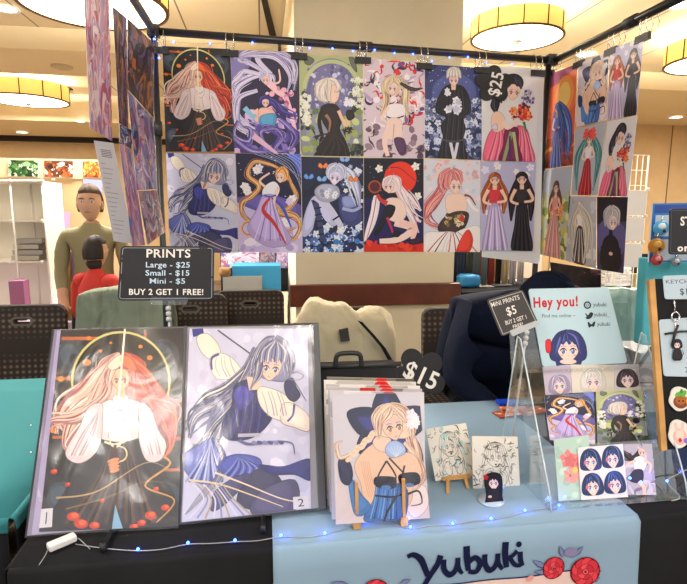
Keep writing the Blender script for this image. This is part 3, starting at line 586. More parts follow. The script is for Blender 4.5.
def art_golden(A):         # frame crop6 right (345,42)-(650,495)
    A.bg('#c9bcdc'); A.poly([(340, 40), (655, 38), (655, 330), (345, 260)], '#25234a'); A.blob([(345, 250), (430, 300), (560, 330), (650, 330), (650, 280), (500, 230)], '#6c5fa8'); A.blob([(580, 40), (655, 38), (655, 160), (620, 90)], '#5d6fc0')
    for j in range(8): A.rib([(430+j*25, 42), (540+j*20, 80+j*5), (650, 150+j*22)], 2, '#b9c2ec', 1)
    A.scat(24, (350, 50, 640, 240), (1.5, 4), ['#f4f2ff', '#c9ccee'], 'ell')
    A.scat(30, (370, 380, 640, 490), (14, 34), ['#dcd2e6', '#e9dfec', '#c9b9dc', '#b7a6d2'], 'ell')
    G = ['#c98a4a', '#f0cd92', '#9c5f35', '#e6b06a', '#fbe6bc']
    A.hair([(545, 110), (500, 90), (430, 80), (400, 140), (450, 190), (420, 240), (375, 270), (380, 330), (440, 370), (430, 420)], 20, G, 9, .6)
    A.hair([(580, 130), (600, 180), (620, 240), (570, 300), (520, 270), (540, 310), (620, 330), (640, 380), (610, 430), (580, 400), (620, 380)], 20, G, 9, .6); A.ring(405, 385, 26, 36, G[3]); A.ring(405, 385, 26, 29, G[2])
    for x, y in ((445, 115), (395, 205), (600, 250), (575, 350)): A.rnd.seed(int(x)); A.scat(5, (x-12, y-14, x+12, y+14), (16, 24), ['#f6f2f2', '#e3dce8', '#d2c8dc'], 'flower')
    SK = '#f0d0bc'
    A.blob([(480, 190), (520, 170), (545, 200), (530, 240), (490, 245), (466, 225)], '#eceaf2'); A.blob([(470, 235), (525, 235), (530, 290), (560, 360), (600, 440), (520, 470), (440, 440), (400, 380), (440, 300)], '#b7a4cf')
    for j in range(7): A.rib([(492+j*3, 240), (470+j*11, 320), (430+j*24, 440)], 2, ['#d9cbe6', '#8272ac'][j % 2], 5)
    A.rib([(500, 245), (470, 300), (520, 360), (575, 455)], 10, '#c43a3c', 6, 20); A.rib([(510, 245), (560, 290), (600, 380)], 6, '#4a5fb8', 6, 16)
    A.rib([(540, 195), (525, 230), (520, 270)], 14, SK, 9); A.rib([(480, 195), (455, 165), (500, 130)], 12, SK, 8); A.rib([(472, 232), (500, 240), (530, 232)], 8, '#4a5fb8', 8)
    A.ell(556, 135, 32, 36, G[3]); A.face(548, 150, 23, SK, '#4668a8', -.1); A.hair([(560, 100), (535, 120), (528, 150)], 14, G, 5); A.hair([(562, 100), (580, 125), (585, 165)], 16, G, 5)
def art_meadow(A):         # frame crop7 left (50,55)-(338,492)
    A.bg('#2c3350'); A.blob([(50, 58), (200, 60), (120, 200), (55, 230)], '#252b46'); A.scat(26, (230, 90, 335, 260), (10, 20), ['#4a5680', '#dfe4f2', '#a9b4d6', '#f4f6fb'], 'flower')
    A.scat(90, (52, 340, 338, 490), (12, 24), ['#9fb4dc', '#e2e9f6', '#5b79b8', '#3c5490', '#c6d4ee', '#2c3e70', '#f4f6fb'], 'flower'); A.scat(20, (60, 400, 330, 490), (8, 18), ['#35507f', '#4a86c4', '#26355e'], 'ell')
    SK = '#c9c8de'
    A.blob([(60, 350), (80, 280), (110, 235), (160, 240), (200, 300), (220, 350), (190, 370), (130, 300), (100, 390), (60, 420)], '#bdbdd8')
    A.rib([(110, 250), (125, 300), (135, 350), (150, 440)], 30, '#4b5178', 22)
    for j in range(6): A.rib([(104+j*4, 262+j*30), (140+j*3, 256+j*30)], 6, '#1f2440', 6)
    A.rib([(120, 240), (180, 290), (235, 375)], 34, SK, 26); A.rib([(195, 345), (225, 325)], 8, '#1f2440', 8)
    A.blob([(225, 230), (270, 235), (320, 280), (325, 350), (270, 370), (230, 320)], '#4a5080'); A.rib([(240, 290), (290, 300), (330, 280)], 16, '#aab0d0', 12); A.blob([(240, 240), (290, 240), (300, 280), (250, 285)], '#8f96c0')
    HW = ['#c3c4dc', '#eceef8', '#8c8fb4', '#dfe1f0']
    A.hair([(215, 100), (270, 130), (300, 200), (320, 280)], 40, HW, 9); A.ell(208, 128, 46, 42, HW[0]); A.face(205, 152, 30, '#e3d8e6', '#5a6cb0', 0, 10)
    for p, w_ in (([(215, 88), (180, 105), (168, 150)], 24), ([(218, 88), (245, 110), (252, 160)], 24), ([(216, 90), (205, 115), (190, 130)], 16)): A.hair(p, w_, HW, 6)
    A.blob([(112, 210), (150, 180), (215, 190), (225, 235), (180, 262), (130, 250)], '#a7a8bc'); A.scat(9, (140, 200, 210, 240), (9, 15), ['#d8d9e6', '#f0f0f6', '#9396ac'], 'flower')
    for x, y, c in ((85, 150, '#6f9ad8'), (150, 100, '#e08a4a'), (145, 160, '#86aede'), (250, 70, '#8fb0e4'), (290, 160, '#e08a4a')):
        A.blob([(x, y), (x-14, y-16), (x-22, y-2), (x-8, y+8)], c); A.blob([(x, y), (x+14, y-16), (x+22, y-2), (x+8, y+8)], c)
def art_redsun(A):         # frame crop7 right (338,60)-(612,490)
    A.bg('#1c1a2e'); A.poly([(338, 240), (612, 240), (612, 470), (338, 470)], '#2c2560'); A.ell(505, 150, 74, 74, '#df4226', n=40); A.rib([(432, 110), (500, 105), (575, 165)], 3, '#2a1a24', 2)
    A.scat(30, (345, 65, 610, 250), (1, 3), ['#e8e4f4', '#8f8ab8'], 'ell'); A.poly([(338, 455), (612, 450), (612, 495), (338, 495)], '#cf3a22'); A.scat(20, (340, 440, 610, 480), (8, 20), ['#cf3a22', '#e24c2a', '#b52f1e'], 'ell')
    for x, y in ((408, 108), (575, 98), (585, 232)): A.scat(1, (x, y, x, y), (20, 22), ['#f1ece2'], 'flower')
    A.blob([(385, 230), (410, 260), (390, 360), (345, 440), (345, 400), (372, 300)], '#e4d9dc'); A.rib([(395, 235), (380, 330), (352, 430)], 5, '#a86a78', 3)
    SK = '#f2d8cc'; HW = ['#e3cfd2', '#fbf0ee', '#c4949c', '#f0e0e2']
    for p, w_ in (([(470, 150), (520, 220), (560, 260), (600, 300)], 40), ([(480, 160), (520, 240), (545, 310), (600, 350)], 38), ([(475, 170), (515, 260), (560, 340), (590, 400)], 26)): A.hair(p, w_, HW, 9)
    A.blob([(440, 250), (480, 240), (520, 260), (530, 320), (500, 350), (455, 340), (440, 300)], SK); A.blob([(440, 275), (480, 280), (470, 320), (440, 350), (410, 400), (385, 410), (420, 330)], '#1f1a28')
    A.rib([(445, 265), (415, 250), (400, 225)], 22, '#c7433c', 14); A.rib([(445, 330), (460, 370), (470, 400)], 14, '#b83a5a', 8)
    A.rib([(480, 350), (560, 380), (500, 430), (410, 440)], 40, SK, 22); A.rib([(500, 360), (570, 370), (560, 430)], 30, '#e9c4ba', 20); A.ell(488, 405, 18, 17, '#241c2c'); A.blob([(540, 440), (600, 420), (605, 445), (560, 455)], '#3a2440')
    A.ring(388, 190, 22, 30, '#a8503c'); A.ell(388, 190, 21, 21, '#5a2c30'); A.ell(462, 178, 42, 40, HW[0]); A.face(452, 190, 27, SK, '#b04a50', -.1)
    for p, w_ in (([(465, 142), (435, 160), (428, 200)], 20), ([(468, 142), (495, 160), (505, 215)], 26), ([(466, 144), (455, 170), (445, 185)], 14)): A.hair(p, w_, HW, 6)
def art_pinkhair(A):       # frame crop8 left (45,72)-(318,520)
    A.bg('#d3d2da'); A.scat(34, (45, 72, 318, 180), (8, 20), ['#e0b4b4', '#e9c9c4', '#bcc6d2', '#d7a4a6'], 'flower'); A.scat(10, (50, 180, 315, 260), (8, 18), ['#c3cbd8', '#e5d5d6'], 'ell')
    PK = ['#cf7f80', '#eaa6a0', '#a9585e', '#dd9290', '#f3c4ba']; SK = '#f0d2c0'
    for p, w_ in (([(150, 150), (110, 230), (60, 300), (60, 370), (130, 400)], 40), ([(170, 150), (130, 230), (80, 290), (50, 360)], 34)): A.hair(p, w_, PK, 10)
    A.blob([(150, 250), (200, 230), (245, 250), (250, 310), (220, 340), (160, 330)], SK); A.blob([(140, 350), (200, 320), (260, 330), (240, 400), (180, 440), (110, 410)], '#4b3c36')
    A.scat(20, (150, 330, 235, 400), (7, 13), ['#c9ad78', '#e4d6b4', '#2f2624', '#8c6c4c'], 'flower'); A.ell(228, 355, 12, 16, '#c8402e')
    A.blob([(45, 430), (120, 420), (200, 430), (170, 520), (45, 520)], '#e4ddda'); A.blob([(180, 440), (250, 400), (315, 400), (318, 520), (160, 520)], '#e9e2de')
    for j in range(8): A.rib([(150+j*8, 420), (110+j*20, 460), (60+j*34, 520)], 3, ['#b33a34', '#5a4440', '#d8cfcc', '#cf6a54'][j % 4], 6)
    A.blob([(230, 440), (260, 410), (280, 460), (260, 520), (200, 520)], '#cf4a3a'); A.rib([(255, 260), (280, 300), (310, 320)], 16, '#e8e2e2', 10); A.rib([(240, 240), (270, 250), (295, 290)], 12, '#a83c3c', 5)
    A.ell(175, 165, 50, 50, PK[3]); A.face(198, 200, 34, SK, '#8a5690', .1)
    for p, w_ in (([(175, 115), (135, 140), (125, 200), (150, 230)], 30), ([(180, 115), (215, 140), (225, 190)], 28), ([(178, 120), (170, 160), (160, 210)], 22), ([(182, 118), (195, 150), (205, 175)], 18)): A.hair(p, w_, PK, 8)
def art_twowomen(A):       # frame crop8 right (320,78)-(590,82)-(575,515)-(318,512)
    A.bg('#b9b6d0'); A.scat(14, (325, 85, 590, 330), (16, 26), ['#e8e6ee', '#efe9dc', '#d9d6e4'], 'flower')
    woman(A, 388, 140, 375, ['#a35a30', '#d28a50', '#7a3c20', '#c47840'], ['#c2414a', '#b3a2c4', '#cfc0dc', '#9486ac', '#e2d8ea'], '#eccab4', 1, .9, .45)
    woman(A, 520, 138, 375, ['#2a2226', '#4a3e40', '#17131a'], ['#3a3438', '#2e2a30', '#45404a', '#1d1a20'], '#e6c2ac', 1, .8, .55)
def art_sunset(A):         # unit frame 100 x 160
    A.bg('#d6683a'); A.poly([(0, 0), (100, 0), (100, 30), (0, 45)], '#b0567e'); A.blob([(0, 30), (40, 20), (100, 10), (100, 60), (50, 80), (0, 70)], '#e07a48'); A.ell(62, 42, 30, 30, '#eca04c'); A.ell(62, 42, 20, 20, '#f6d27e')
    A.poly([(0, 110), (100, 110), (100, 160), (0, 160)], '#a2502c'); A.scat(20, (0, 115, 100, 160), (4, 12), ['#e39a3e', '#7c3a2a', '#c86a34'], 'shard')
    B = ['#34509c', '#5f86cc', '#22356e', '#86a8de']; woman(A, 40, 55, 105, B, ['#5a6cb0', '#46589c', '#7c90cc', '#2c3c7c', '#a6b4de'], '#d8a894', 1, 1.1, .5)
    for p, w_ in (([(42, 55), (70, 75), (85, 110), (80, 150)], 22), ([(40, 55), (60, 90), (62, 140)], 18)): A.hair(p, w_, B, 8)
def art_teal(A):
    A.bg('#b6bac2'); T = ['#4a8a8c', '#7cb8b4', '#2f6066', '#9fd0c8']
    for p in ([(45, 25), (15, 70), (20, 150)], [(60, 25), (88, 70), (82, 150)]): A.hair(p, 20, T, 8)
    woman(A, 52, 22, 138, T, ['#e4dcdc', '#b8343a', '#8c2028', '#e0605a', '#35242c'], '#f0d2c0', 1, 1, .3); A.scat(5, (35, 8, 70, 26), (9, 13), ['#c8343a', '#e25a50'], 'flower')
def art_rose(A):
    A.bg('#b9bca8'); A.scat(50, (0, 60, 100, 160), (5, 14), ['#c9c070', '#8f9a5c', '#dcd79a', '#6f7a4c'], 'ell'); A.ell(50, 20, 60, 30, '#b6bcc6')
    woman(A, 50, 25, 135, ['#6a4030', '#94634a', '#4a2a20'], ['#cf8f88', '#d9a39a', '#b87870', '#ecc4ba', '#a3615c'], '#f0ccb4', 1, 1.3, .4); A.scat(10, (35, 60, 75, 90), (5, 9), ['#d8663c', '#e89a58', '#f0c8a8'], 'flower')
def art_pale(A):
    A.bg('#b8b6bc'); A.scat(20, (0, 0, 100, 160), (6, 16), ['#a9a6ae', '#c9c7cc', '#d8d6d8'], 'ell'); Wt = ['#cdc6b6', '#ece6d8', '#9c9484', '#dcd5c6']
    woman(A, 45, 15, 140, Wt, ['#d9d2ca', '#50403c', '#8a7460', '#e6dfd6', '#2c2422'], '#ecd0bc', 1, .9, .7)
    for p in ([(45, 20), (80, 60), (88, 150)], [(40, 20), (70, 80), (62, 155)], [(40, 20), (15, 70), (25, 150)]): A.hair(p, 16, Wt, 8)
def art_black(A):
    A.bg('#4c4668'); A.poly([(0, 0), (100, 0), (100, 50), (0, 60)], '#241e2c'); A.ell(50, 90, 55, 45, '#6a6290'); D = '#151318'; A.blob([(22, 160), (20, 105), (38, 84), (62, 84), (80, 105), (78, 160)], D); A.rib([(22, 108), (18, 140), (36, 160)], 14, '#1f1c24', 12); A.rib([(78, 108), (84, 140), (66, 160)], 14, '#1f1c24', 12)
    A.rib([(50, 66), (50, 88)], 12, D, 14); A.ell(52, 122, 7, 4, '#d8b4a4'); A.ell(52, 45, 23, 26, '#b9b6b6'); A.face(56, 55, 15, '#e6cfc4', '#5a6078', .1)
    for p in ([(50, 20), (30, 35), (30, 65)], [(52, 20), (72, 32), (76, 60)], [(50, 20), (50, 35), (42, 48)]): A.hair(p, 13, ['#b9b6b6', '#e2e0de', '#8c898c'], 6)
def art_chibi(hc, bgc='#dcdcdc', x=50, y=55, r=24, first=True):
    def f_(A, x=x, y=y, r=r):
        if first: A.bg(bgc)
        A.blob([(x-r*1.25, y+r*.9), (x-r*1.3, y-r*.2), (x-r*.8, y-r*1.1), (x, y-r*1.35), (x+r*.8, y-r*1.1), (x+r*1.3, y-r*.2), (x+r*1.25, y+r*.9), (x, y+r*1.1)], hc[0])
        A.face(x, y+r*.15, r*.95, '#f6ddd0', '#5b83c8')
        for q in (-1, -.45, .1, .6, 1): A.hair([(x, y-r*1.25), (x+q*r*.6, y-r*.8), (x+q*r*.95, y-r*(.25 if abs(q) < .9 else -.5))], r*.55, hc, 4, .35)
    return f_
def art_swirl(cols, bgc, sd=3, n=70):
    def f_(A):
        A.rnd.seed(sd); A.bg(bgc); A.scat(n//3, (0, 0, 100, 160), (6, 18), cols, 'ell', 1.5); A.scat(n, (-10, -10, 110, 170), (4, 12), cols, 'swoosh', 2.2)
        A.scat(n//2, (0, 0, 100, 160), (1.5, 4), cols, 'swoosh', 2.5)
    return f_
def art_sketch(sd):
    def f_(A):
        A.rnd.seed(sd); A.bg('#ddd8cc'); A.scat(16, (0, 0, 100, 100), (3, 9), ['#a9d0cc', '#bcdcd8', '#cfe0da'] if sd == 5 else ['#d6d2c6', '#e2dfd4'], 'ell')
        L = '#56524e'; x, y, r = 50, 36, 20
        A.ring(x, y, r, r+.8, L, 1.1, 30, 0, 180); 
        for q in range(-5, 6): A.rib([(x, y-r*1.3), (x+q*4, y-r*.8), (x+q*6.5, y+r*(.2+abs(q)*.25))], .8, L, .5)
        for q in (-7, 7): A.ring(x+q, y+4, 2.2, 3.2, L); A.rib([(x+q-3, y+1), (x+q, y-.5), (x+q+3, y+1)], .9, L, .6)
        A.poly([(x-3, y+16), (x+3, y+16), (x, y+20)], '#3a3636')
        for sg in (-1, 1):
            A.rib([(x+sg*6, y+24), (x+sg*22, y+30), (x+sg*30, 98)], .9, L, .7); A.ring(x+sg*13, 80, 9, 9.8, L, 1.4); A.rib([(x+sg*18, y), (x+sg*28, y+25), (x+sg*24, y+50)], .8, L, .6); A.rib([(x+sg*5, y+26), (x+sg*9, 74), (x+sg*4, 98)], .8, L, .6)
        A.scat(60, (4, 4, 96, 96), (1, 3.5), ['#8c877e', '#6e6a64', '#a39e94'], 'swoosh')
    return f_
def art_photo(cols):
    def f_(A): A.bg(cols[0]); A.scat(40, (0, 0, 100, 60), (4, 14), cols, 'ell'); A.scat(30, (0, 0, 100, 60), (2, 8), cols, 'shard')
    return f_
# ================================================================== THE SETTING
def struct(name, mb, **k): return tag(mb.build(name, **k), kind='structure')
def carpet_mat():
    m = mat('patterned_carpet', '#8a7864', .95, spec=.1, var=.3, vscale=7, bump=.3, bscale=200); return m
def seam_mat():
    m = bpy.data.materials.new('ceiling_panels'); m.use_nodes = True; nt = m.node_tree; p = nt.nodes['Principled BSDF']
    tc = nd(nt, 'ShaderNodeTexCoord'); sx = nd(nt, 'ShaderNodeSeparateXYZ'); nt.links.new(tc.outputs['Object'], sx.inputs[0])
    fr = nd(nt, 'ShaderNodeMath', operation='PINGPONG'); fr.inputs[1].default_value = .38; nt.links.new(sx.outputs[0], fr.inputs[0])
    lt = nd(nt, 'ShaderNodeMath', operation='LESS_THAN'); lt.inputs[1].default_value = .008; nt.links.new(fr.outputs[0], lt.inputs[0])
    mx = nd(nt, 'ShaderNodeMix', data_type='RGBA'); mx.inputs[6].default_value = (*lin('#e0d2b4'), 1); mx.inputs[7].default_value = (*lin('#7a6f60'), 1)
    nt.links.new(lt.outputs[0], mx.inputs[0]); nt.links.new(mx.outputs[2], p.inputs['Base Color']); p.inputs['Roughness'].default_value = .9
    return m
struct('floor', MB().box((.5, 4, -.05), (20, 18, .1), carpet_mat()), origin=(0, 0, 0))
struct('ceiling', MB().box((.5, 4, 3.47), (20, 18, .1), seam_mat()), origin=(0, 0, 3.4))
struct('trim_soffit', MB().box((-4.6, 6.92, 3.31), (9.6, 1.15, .22), plaster))
struct('trim_soffit_far', MB().box((-4.6, 10.9, 3.2), (9.6, 2.2, .44), plaster))
struct('trim_soffit_right', MB().box((5.8, 8.2, 3.31), (8.6, 2.66, .22), plaster))
struct('soffit_shadow_strip', MB().box((-4.6, 11.9, 2.93), (9.6, .12, .1), dark_trim_and_shadow))  # dark strip standing in for the shadow under the far soffit
struct('wall_back', MB().box((-4.6, 12.1, 1.75), (9.8, .2, 3.5), tan_wall))
struct('wall_left', MB().box((-9.4, 4, 1.75), (.2, 18, 3.5), tan_wall))
struct('wall_right', MB().box((10.2, 4, 1.75), (.2, 18, 3.5), tan_wall))
mb = MB().box((5.8, 9.64, 1.6), (8.6, .2, 3.2), tan_wall)
for i in range(8): mb.box((1.9+i*1.18, 9.535, 1.6), (.014, .012, 3.2), mat('wall_panel_seam', '#6d5536', .9))  # dark brown strips for the seams of the folding wall panels
struct('wall_back_right', mb)
struct('wall_middle', MB().box((.86, 8.0, 1.71), (1.24, 8, 3.42), beige_wall))
struct('trim_chair_rail', MB().box((.86, 3.975, .912), (1.33, .06, .165), mahog), bevel=.006)
a, b = onz(261, -4, 3.415), onz(271, 40, 3.415)
struct('trim_ceiling_strip', MB().hexa([a, a+Vector((.05, 0, 0)), b+Vector((.07, 0, 0)), b], (0, 0, -.03), dark_trim_and_shadow))
struct('trim_air_vent', MB().box(onz(385, 0, 3.4)+Vector((-4.3, 4.2, -.02)), (.6, .16, .02), dark_trim_and_shadow))

# drum ceiling lights
def make_drum():
    t = empty('ceiling_light', (0, 0, 0))
    sh = mat('lamp_shade_fabric', '#ecd080', .8, emit='#ffd468', es=.72); df = mat('lamp_diffuser', '#fff6e6', .6, emit='#fff3e0', es=4.5)
    m = MB().lathe([(.55, .22), (.55, .0), (.54, .0), (.54, .22)], (0, 0, 0), sh, 48); m.build('lamp_shade', t)
    for k in range(12):
        a = 2*math.pi*k/12+.2; MB().box((.553*math.cos(a), .553*math.sin(a), .11), (.012, .012, .22), mat('bronze', '#5a4020', .4, .6), rz=a).build('rib', t)
    MB().lathe([(.557, .008), (.557, -.008), (.53, -.008), (.53, .008), (.557, .008)], (0, 0, 0), MATS['bronze'], 48).build('rim', t)
    MB().lathe([(0, -.03), (.2, -.027), (.4, -.015), (.53, .002)], (0, 0, 0), df, 48).build('diffuser', t)
    MB().lathe([(0, -.075), (.02, -.07), (.03, -.055), (.055, -.045), (.06, -.03), (0, -.028)], (0, 0, 0), mat('brushed_nickel', '#8a8478', .35, .8), 16).build('finial', t)
    MB().tube([(0, 0, 0), (0, 0, .32)], .012, MATS['bronze'], 10).build('stem', t)
    return t
LB = {0: 'drum ceiling light glowing amber above the left corner of the rails', 1: 'small-looking far drum ceiling light at the left edge of the photo', 2: 'amber drum ceiling light above the right corner of the rails', 3: 'amber drum ceiling light cut by the right edge of the photo'}
drum = make_drum(); G_ = 'drum ceiling lights'
for i, (dx, dy, dz, ds) in enumerate(DRUMS):
    lab = LB.get(i, 'unseen amber drum ceiling light added above the hall')
    if i == 0: drum.location = (dx, dy, dz); tag(drum, lab, 'ceiling light', G_)
    else: dup(drum, (dx, dy, dz), lab, G_, sc=ds)
# recessed downlights
def make_down():
    t = empty('downlight', (0, 0, 0))
    MB().lathe([(.09, .0), (.1, -.008), (.078, -.01), (.075, 0)], (0, 0, 0), white_plastic, 20).build('trim_ring', t)
    MB().lathe([(0, -.004), (.077, -.004)], (0, 0, 0), mat('downlight_lens', '#ffffff', .5, emit='#fff6ea', es=6), 20).build('lens', t)
    return t
dn = make_down(); G_ = 'recessed ceiling downlights'
DL = [(80, 121, 2.975, 'small round downlight in the soffit left of the pink hanging print'), (22, 132, 2.975, 'round downlight in the far left soffit above the framed photos'),
      (5, 8, 3.415, 'round downlight in the ceiling at the top left corner'), (586, 54, 3.415, 'white downlight in the ceiling over the right rail'), (676, 117, 3.195, 'oval-looking downlight in the right soffit above the tan wall'), (680, 4, 3.415, 'downlight in the ceiling at the top right corner')]
for i, (x, y, z, lab) in enumerate(DL):
    p = onz(x, y, z)
    if i == 0: dn.location = p; tag(dn, lab, 'ceiling light', G_)
    else: dup(dn, p, lab, G_, sc=1.3)
tag(MB().lathe([(.12, 0), (.12, -.02), (.08, -.035), (0, -.04)], onz(62, 66, 3.2), mat('speaker_grille', '#b8a888', .7), 24).build('smoke_detector'), 'round beige ceiling detector in the left soffit', 'detector')

# ================================================================== TABLE
TX0, TX1, TY0, TY1, TZ = -.575, 1.27, 1.19, 2.055, .75
tab = empty('folding_table', (.35, 1.6, 0)); tag(tab, 'long folding table under the black and light blue cloths', 'table')
MB().box(((TX0+TX1)/2, (TY0+TY1)/2, .728), (TX1-TX0-.012, TY1-TY0-.012, .03), mat('table_laminate', '#8a8578', .6)).build('tabletop', tab, bevel=.004)
for x in (TX0+.15, TX1-.15):
    for y in (TY0+.12, TY1-.12): MB().tube([(x, y, .72), (x, y, 0)], .015, mat('grey_steel', '#6a6a6c', .4, .6)).build('leg', tab)
def drape(mb, x0, x1, y0, y1, z, drop, m, fold=.012, sides=(1, 1, 1, 1), col=(1, 1, 1), n=48, sd=0, yaw=0):
    """cloth over a rectangular top; sides: front, right, back, left skirts"""
    rnd = random.Random(sd); r = .012
    def P(x, y, zz): return Vector((x, y + yaw*(x-x0), zz))
    mb.grid([[P(x0+(x1-x0)*i/12, y0+(y1-y0)*j/6, z+.0006*math.sin(i*3.1+j*2.3)) for j in range(7)] for i in range(13)], m, col)
    ph = [rnd.uniform(0, 6.28) for _ in range(4)]
    def skirt(a, b, nx, ny):
        rows = []
        for i in range(n+1):
            t = i/n; p = a.lerp(b, t); L = (b-a).length; row = []
            for k in range(9):
                s = k/8
                if k == 0: d, zz = 0, z
                elif k == 1: d, zz = r*.7, z-r*.3
                elif k == 2: d, zz = r, z-r
                else:
                    f_ = (k-2)/6; d = r+fold*f_*(1+math.sin(t*L*9+ph[0])*.7+math.sin(t*L*21+ph[1])*.5+math.sin(t*L*37+ph[2])*.25); zz = z-r-(drop-r)*f_
                row.append(Vector((p.x+nx*d, p.y+ny*d, zz)))
            rows.append(row)
        mb.grid(rows, m, col)
    c = [P(x0, y0, 0), P(x1, y0, 0), P(x1, y1, 0), P(x0, y1, 0)]
    if sides[0]: skirt(c[0], c[1], 0, -1)
    if sides[1]: skirt(c[1], c[2], 1, 0)
    if sides[2]: skirt(c[2], c[3], 0, 1)
    if sides[3]: skirt(c[3], c[0], -1, 0)
mb = MB(); drape(mb, TX0, TX1, TY0, TY1, TZ, .72, black_cloth, .008)
tag(mb.build('black_tablecloth', solid=.0015), 'plain black tablecloth covering the whole folding table to the floor', 'tablecloth')
# light blue runner with printed front
RX0, RX1 = .012, .976
mb = MB(); drape(mb, RX0, RX1, TY0-.004, TY1+.002, TZ+.004, .3, blue_cloth, .006, (0, 0, 1, 0), sd=3)
fy0 = TY0-.016
def front_pt(u, v):
    x = RX0+(RX1-RX0)*u; z = TZ+.004-.62*v
    y = TY0-.004-(.014+.040*v*(1+.25*math.sin(x*13+.5)+.25*math.sin(x*31)) if v > .015 else .012*v/.015)
    return Vector((x, y, z))
mb.grid([[front_pt(i/60, v) for v in (0, .008, .02, .1, .2, .3, .4, .5, .6, .7, .8, .9, 1)] for i in range(61)], blue_cloth)
run = mb.build('blue_table_runner', solid=.0012); tag(run, 'light blue banner cloth across the table printed with a name and red roses', 'table runner')
# printed front (ink follows the cloth)
class ClothArt(Art):
    def W(s, u, v): return front_pt(u, v)+Vector((0, -.0022-s.k*s.step*3, 0))
    def tris(s, T, col):
        T2 = []
        def sub(t, d):
            L = max((Vector(t[i])-Vector(t[i-1])).length for i in range(len(t)))
            if L > 14 and d < 5 and len(t) == 3:
                i = max(range(3), key=lambda i: (Vector(t[i])-Vector(t[i-1])).length); a, b, c = t[i-1], t[i], t[(i+1) % 3]; m = ((a[0]+b[0])/2, (a[1]+b[1])/2)
                sub([a, m, c], d+1); sub([m, b, c], d+1)
            else: T2.append(t)
        for t in T:
            if len(t) == 3: sub(t, 0)
            else:
                for i in range(1, len(t)-1): sub([t[0], t[i], t[i+1]], 0)
        Art.tris(s, T2, col)
mb = MB()
def fuv(px, py):
    p = ony(px, py, TY0-.02); return ((p.x-RX0)/(RX1-RX0)*700, (TZ+.004-p.z)/.62*440)   # cloth units
A = ClothArt(mb, [front_pt(0, 0), front_pt(1, 0), front_pt(1, 1), front_pt(0, 1)], (0, 0, 700, 440), INKC)
q0, q1 = fuv(272, 584), fuv(637, 561); print('cloth', q0, q1)
def cp(pts): return [fuv(*p) for p in pts]
A.step = 8e-6
pk = '#d9c2bd'; N_ = '#22284a'
# pale pink panel below
a, b = fuv(300, 598), fuv(640, 556)
v0 = fuv(495, 576)[1]; u1 = fuv(590, 562)[0]
def panel(x0, y0, x1, y1, col):
    nx, ny = int((x1-x0)/9)+1, int((y1-y0)/9)+1; P = lambda i, j: (x0+(x1-x0)*i/nx, y0+(y1-y0)*j/ny)
    A.tris([[P(i, j), P(i+1, j), P(i+1, j+1), P(i, j+1)] for i in range(nx) for j in range(ny)], col)
A.k = 30; panel(40, v0, u1, 420, '#3a4566'); A.k = 50; panel(42, v0+2.5, u1-2, 418, pk); A.k = 70
def st(pts, w0, w1=None, wm=None, col=N_): A.rib(cp(pts), w0*1.25, col, (w0*.7 if w1 is None else w1)*1.25, (wm or w0)*1.25)
W_ = 9
st([(407, 556), (413, 554), (420, 558), (424, 566), (427, 574)], 6, 8, 10); st([(440, 554), (437, 562), (429, 574), (422, 585), (414, 590)], 9, 6, 8)   # Y
st([(443, 558), (443, 567), (448, 572), (454, 568), (457, 558)], 8, 6, 9); st([(457, 556), (457, 565), (461, 571)], 8, 5)                          # u
st([(466, 545), (466, 556), (467, 568)], 10, 8); st([(467, 561), (474, 556), (479, 561), (475, 569), (467, 569)], 7, 6, 9)                           # b
st([(484, 553), (484, 562), (488, 568), (494, 564), (497, 554)], 8, 6, 9); st([(497, 552), (497, 561), (501, 567)], 8, 5)                           # u
st([(505, 541), (504, 553), (505, 565)], 10, 8); st([(505, 556), (511, 554), (516, 549)], 6, 7); st([(508, 555), (513, 562), (519, 563)], 7, 5)                 # k
st([(519, 550), (519, 558), (521, 563)], 8, 6); A.ell(*fuv(518, 543), 5.5, 5.5, N_)
def rose(px, py, r, n=0):
    x, y = fuv(px, py); A.rnd.seed(n)
    A.ell(x, y, r, r*.95, '#7c2230', n=24)
    for k in range(9):
        a = k*2*math.pi/9; A.ell(x+math.cos(a)*r*.62, y+math.sin(a)*r*.6, r*.42, r*.34, '#7c2230', math.degrees(a)+90); A.ell(x+math.cos(a)*r*.6, y+math.sin(a)*r*.58, r*.39, r*.31, ['#c84552', '#d6525c'][k % 2], math.degrees(a)+90)
    for k in range(6):
        a = k*2*math.pi/6+.4; A.ell(x+math.cos(a)*r*.34, y+math.sin(a)*r*.32, r*.3, r*.22, '#8a2834', math.degrees(a)+90); A.ell(x+math.cos(a)*r*.33, y+math.sin(a)*r*.31, r*.27, r*.19, ['#d9606a', '#c23e4c'][k % 2], math.degrees(a)+90)
    A.ell(x, y, r*.24, r*.22, '#9c2e3c'); A.ring(x, y, r*.1, r*.16, '#e07a80')
def leaf(px, py, qx, qy, w_=9, c='#7f8aac'):
    A.rib(cp([(px, py), ((px+qx)/2, (py+qy)/2), (qx, qy)]), 1, '#2e3a60', 1, w_+2.5); A.rib(cp([(px, py), ((px+qx)/2, (py+qy)/2), (qx, qy)]), .5, c, .5, w_)
for l in ((545, 566, 531, 558), (548, 570, 532, 569), (562, 556, 559, 545), (568, 556, 577, 549), (572, 556, 582, 545), (584, 572, 599, 568), (588, 578, 597, 574), (398, 583, 410, 578), (352, 584, 330, 580)): leaf(*l)
A.ell(*fuv(570, 551), 14, 9, '#8c88a8')
rose(552, 566, 23, 1); rose(583, 569, 30, 2); rose(374, 589, 26, 3); rose(345, 592, 16, 4)
A.ell(*fuv(527, 574), 8, 5, '#d29a98', -20)
tag(mb.build('printed_design', run), None); bpy.data.objects['printed_design']['label'] = 'dark blue brush lettering with red roses'

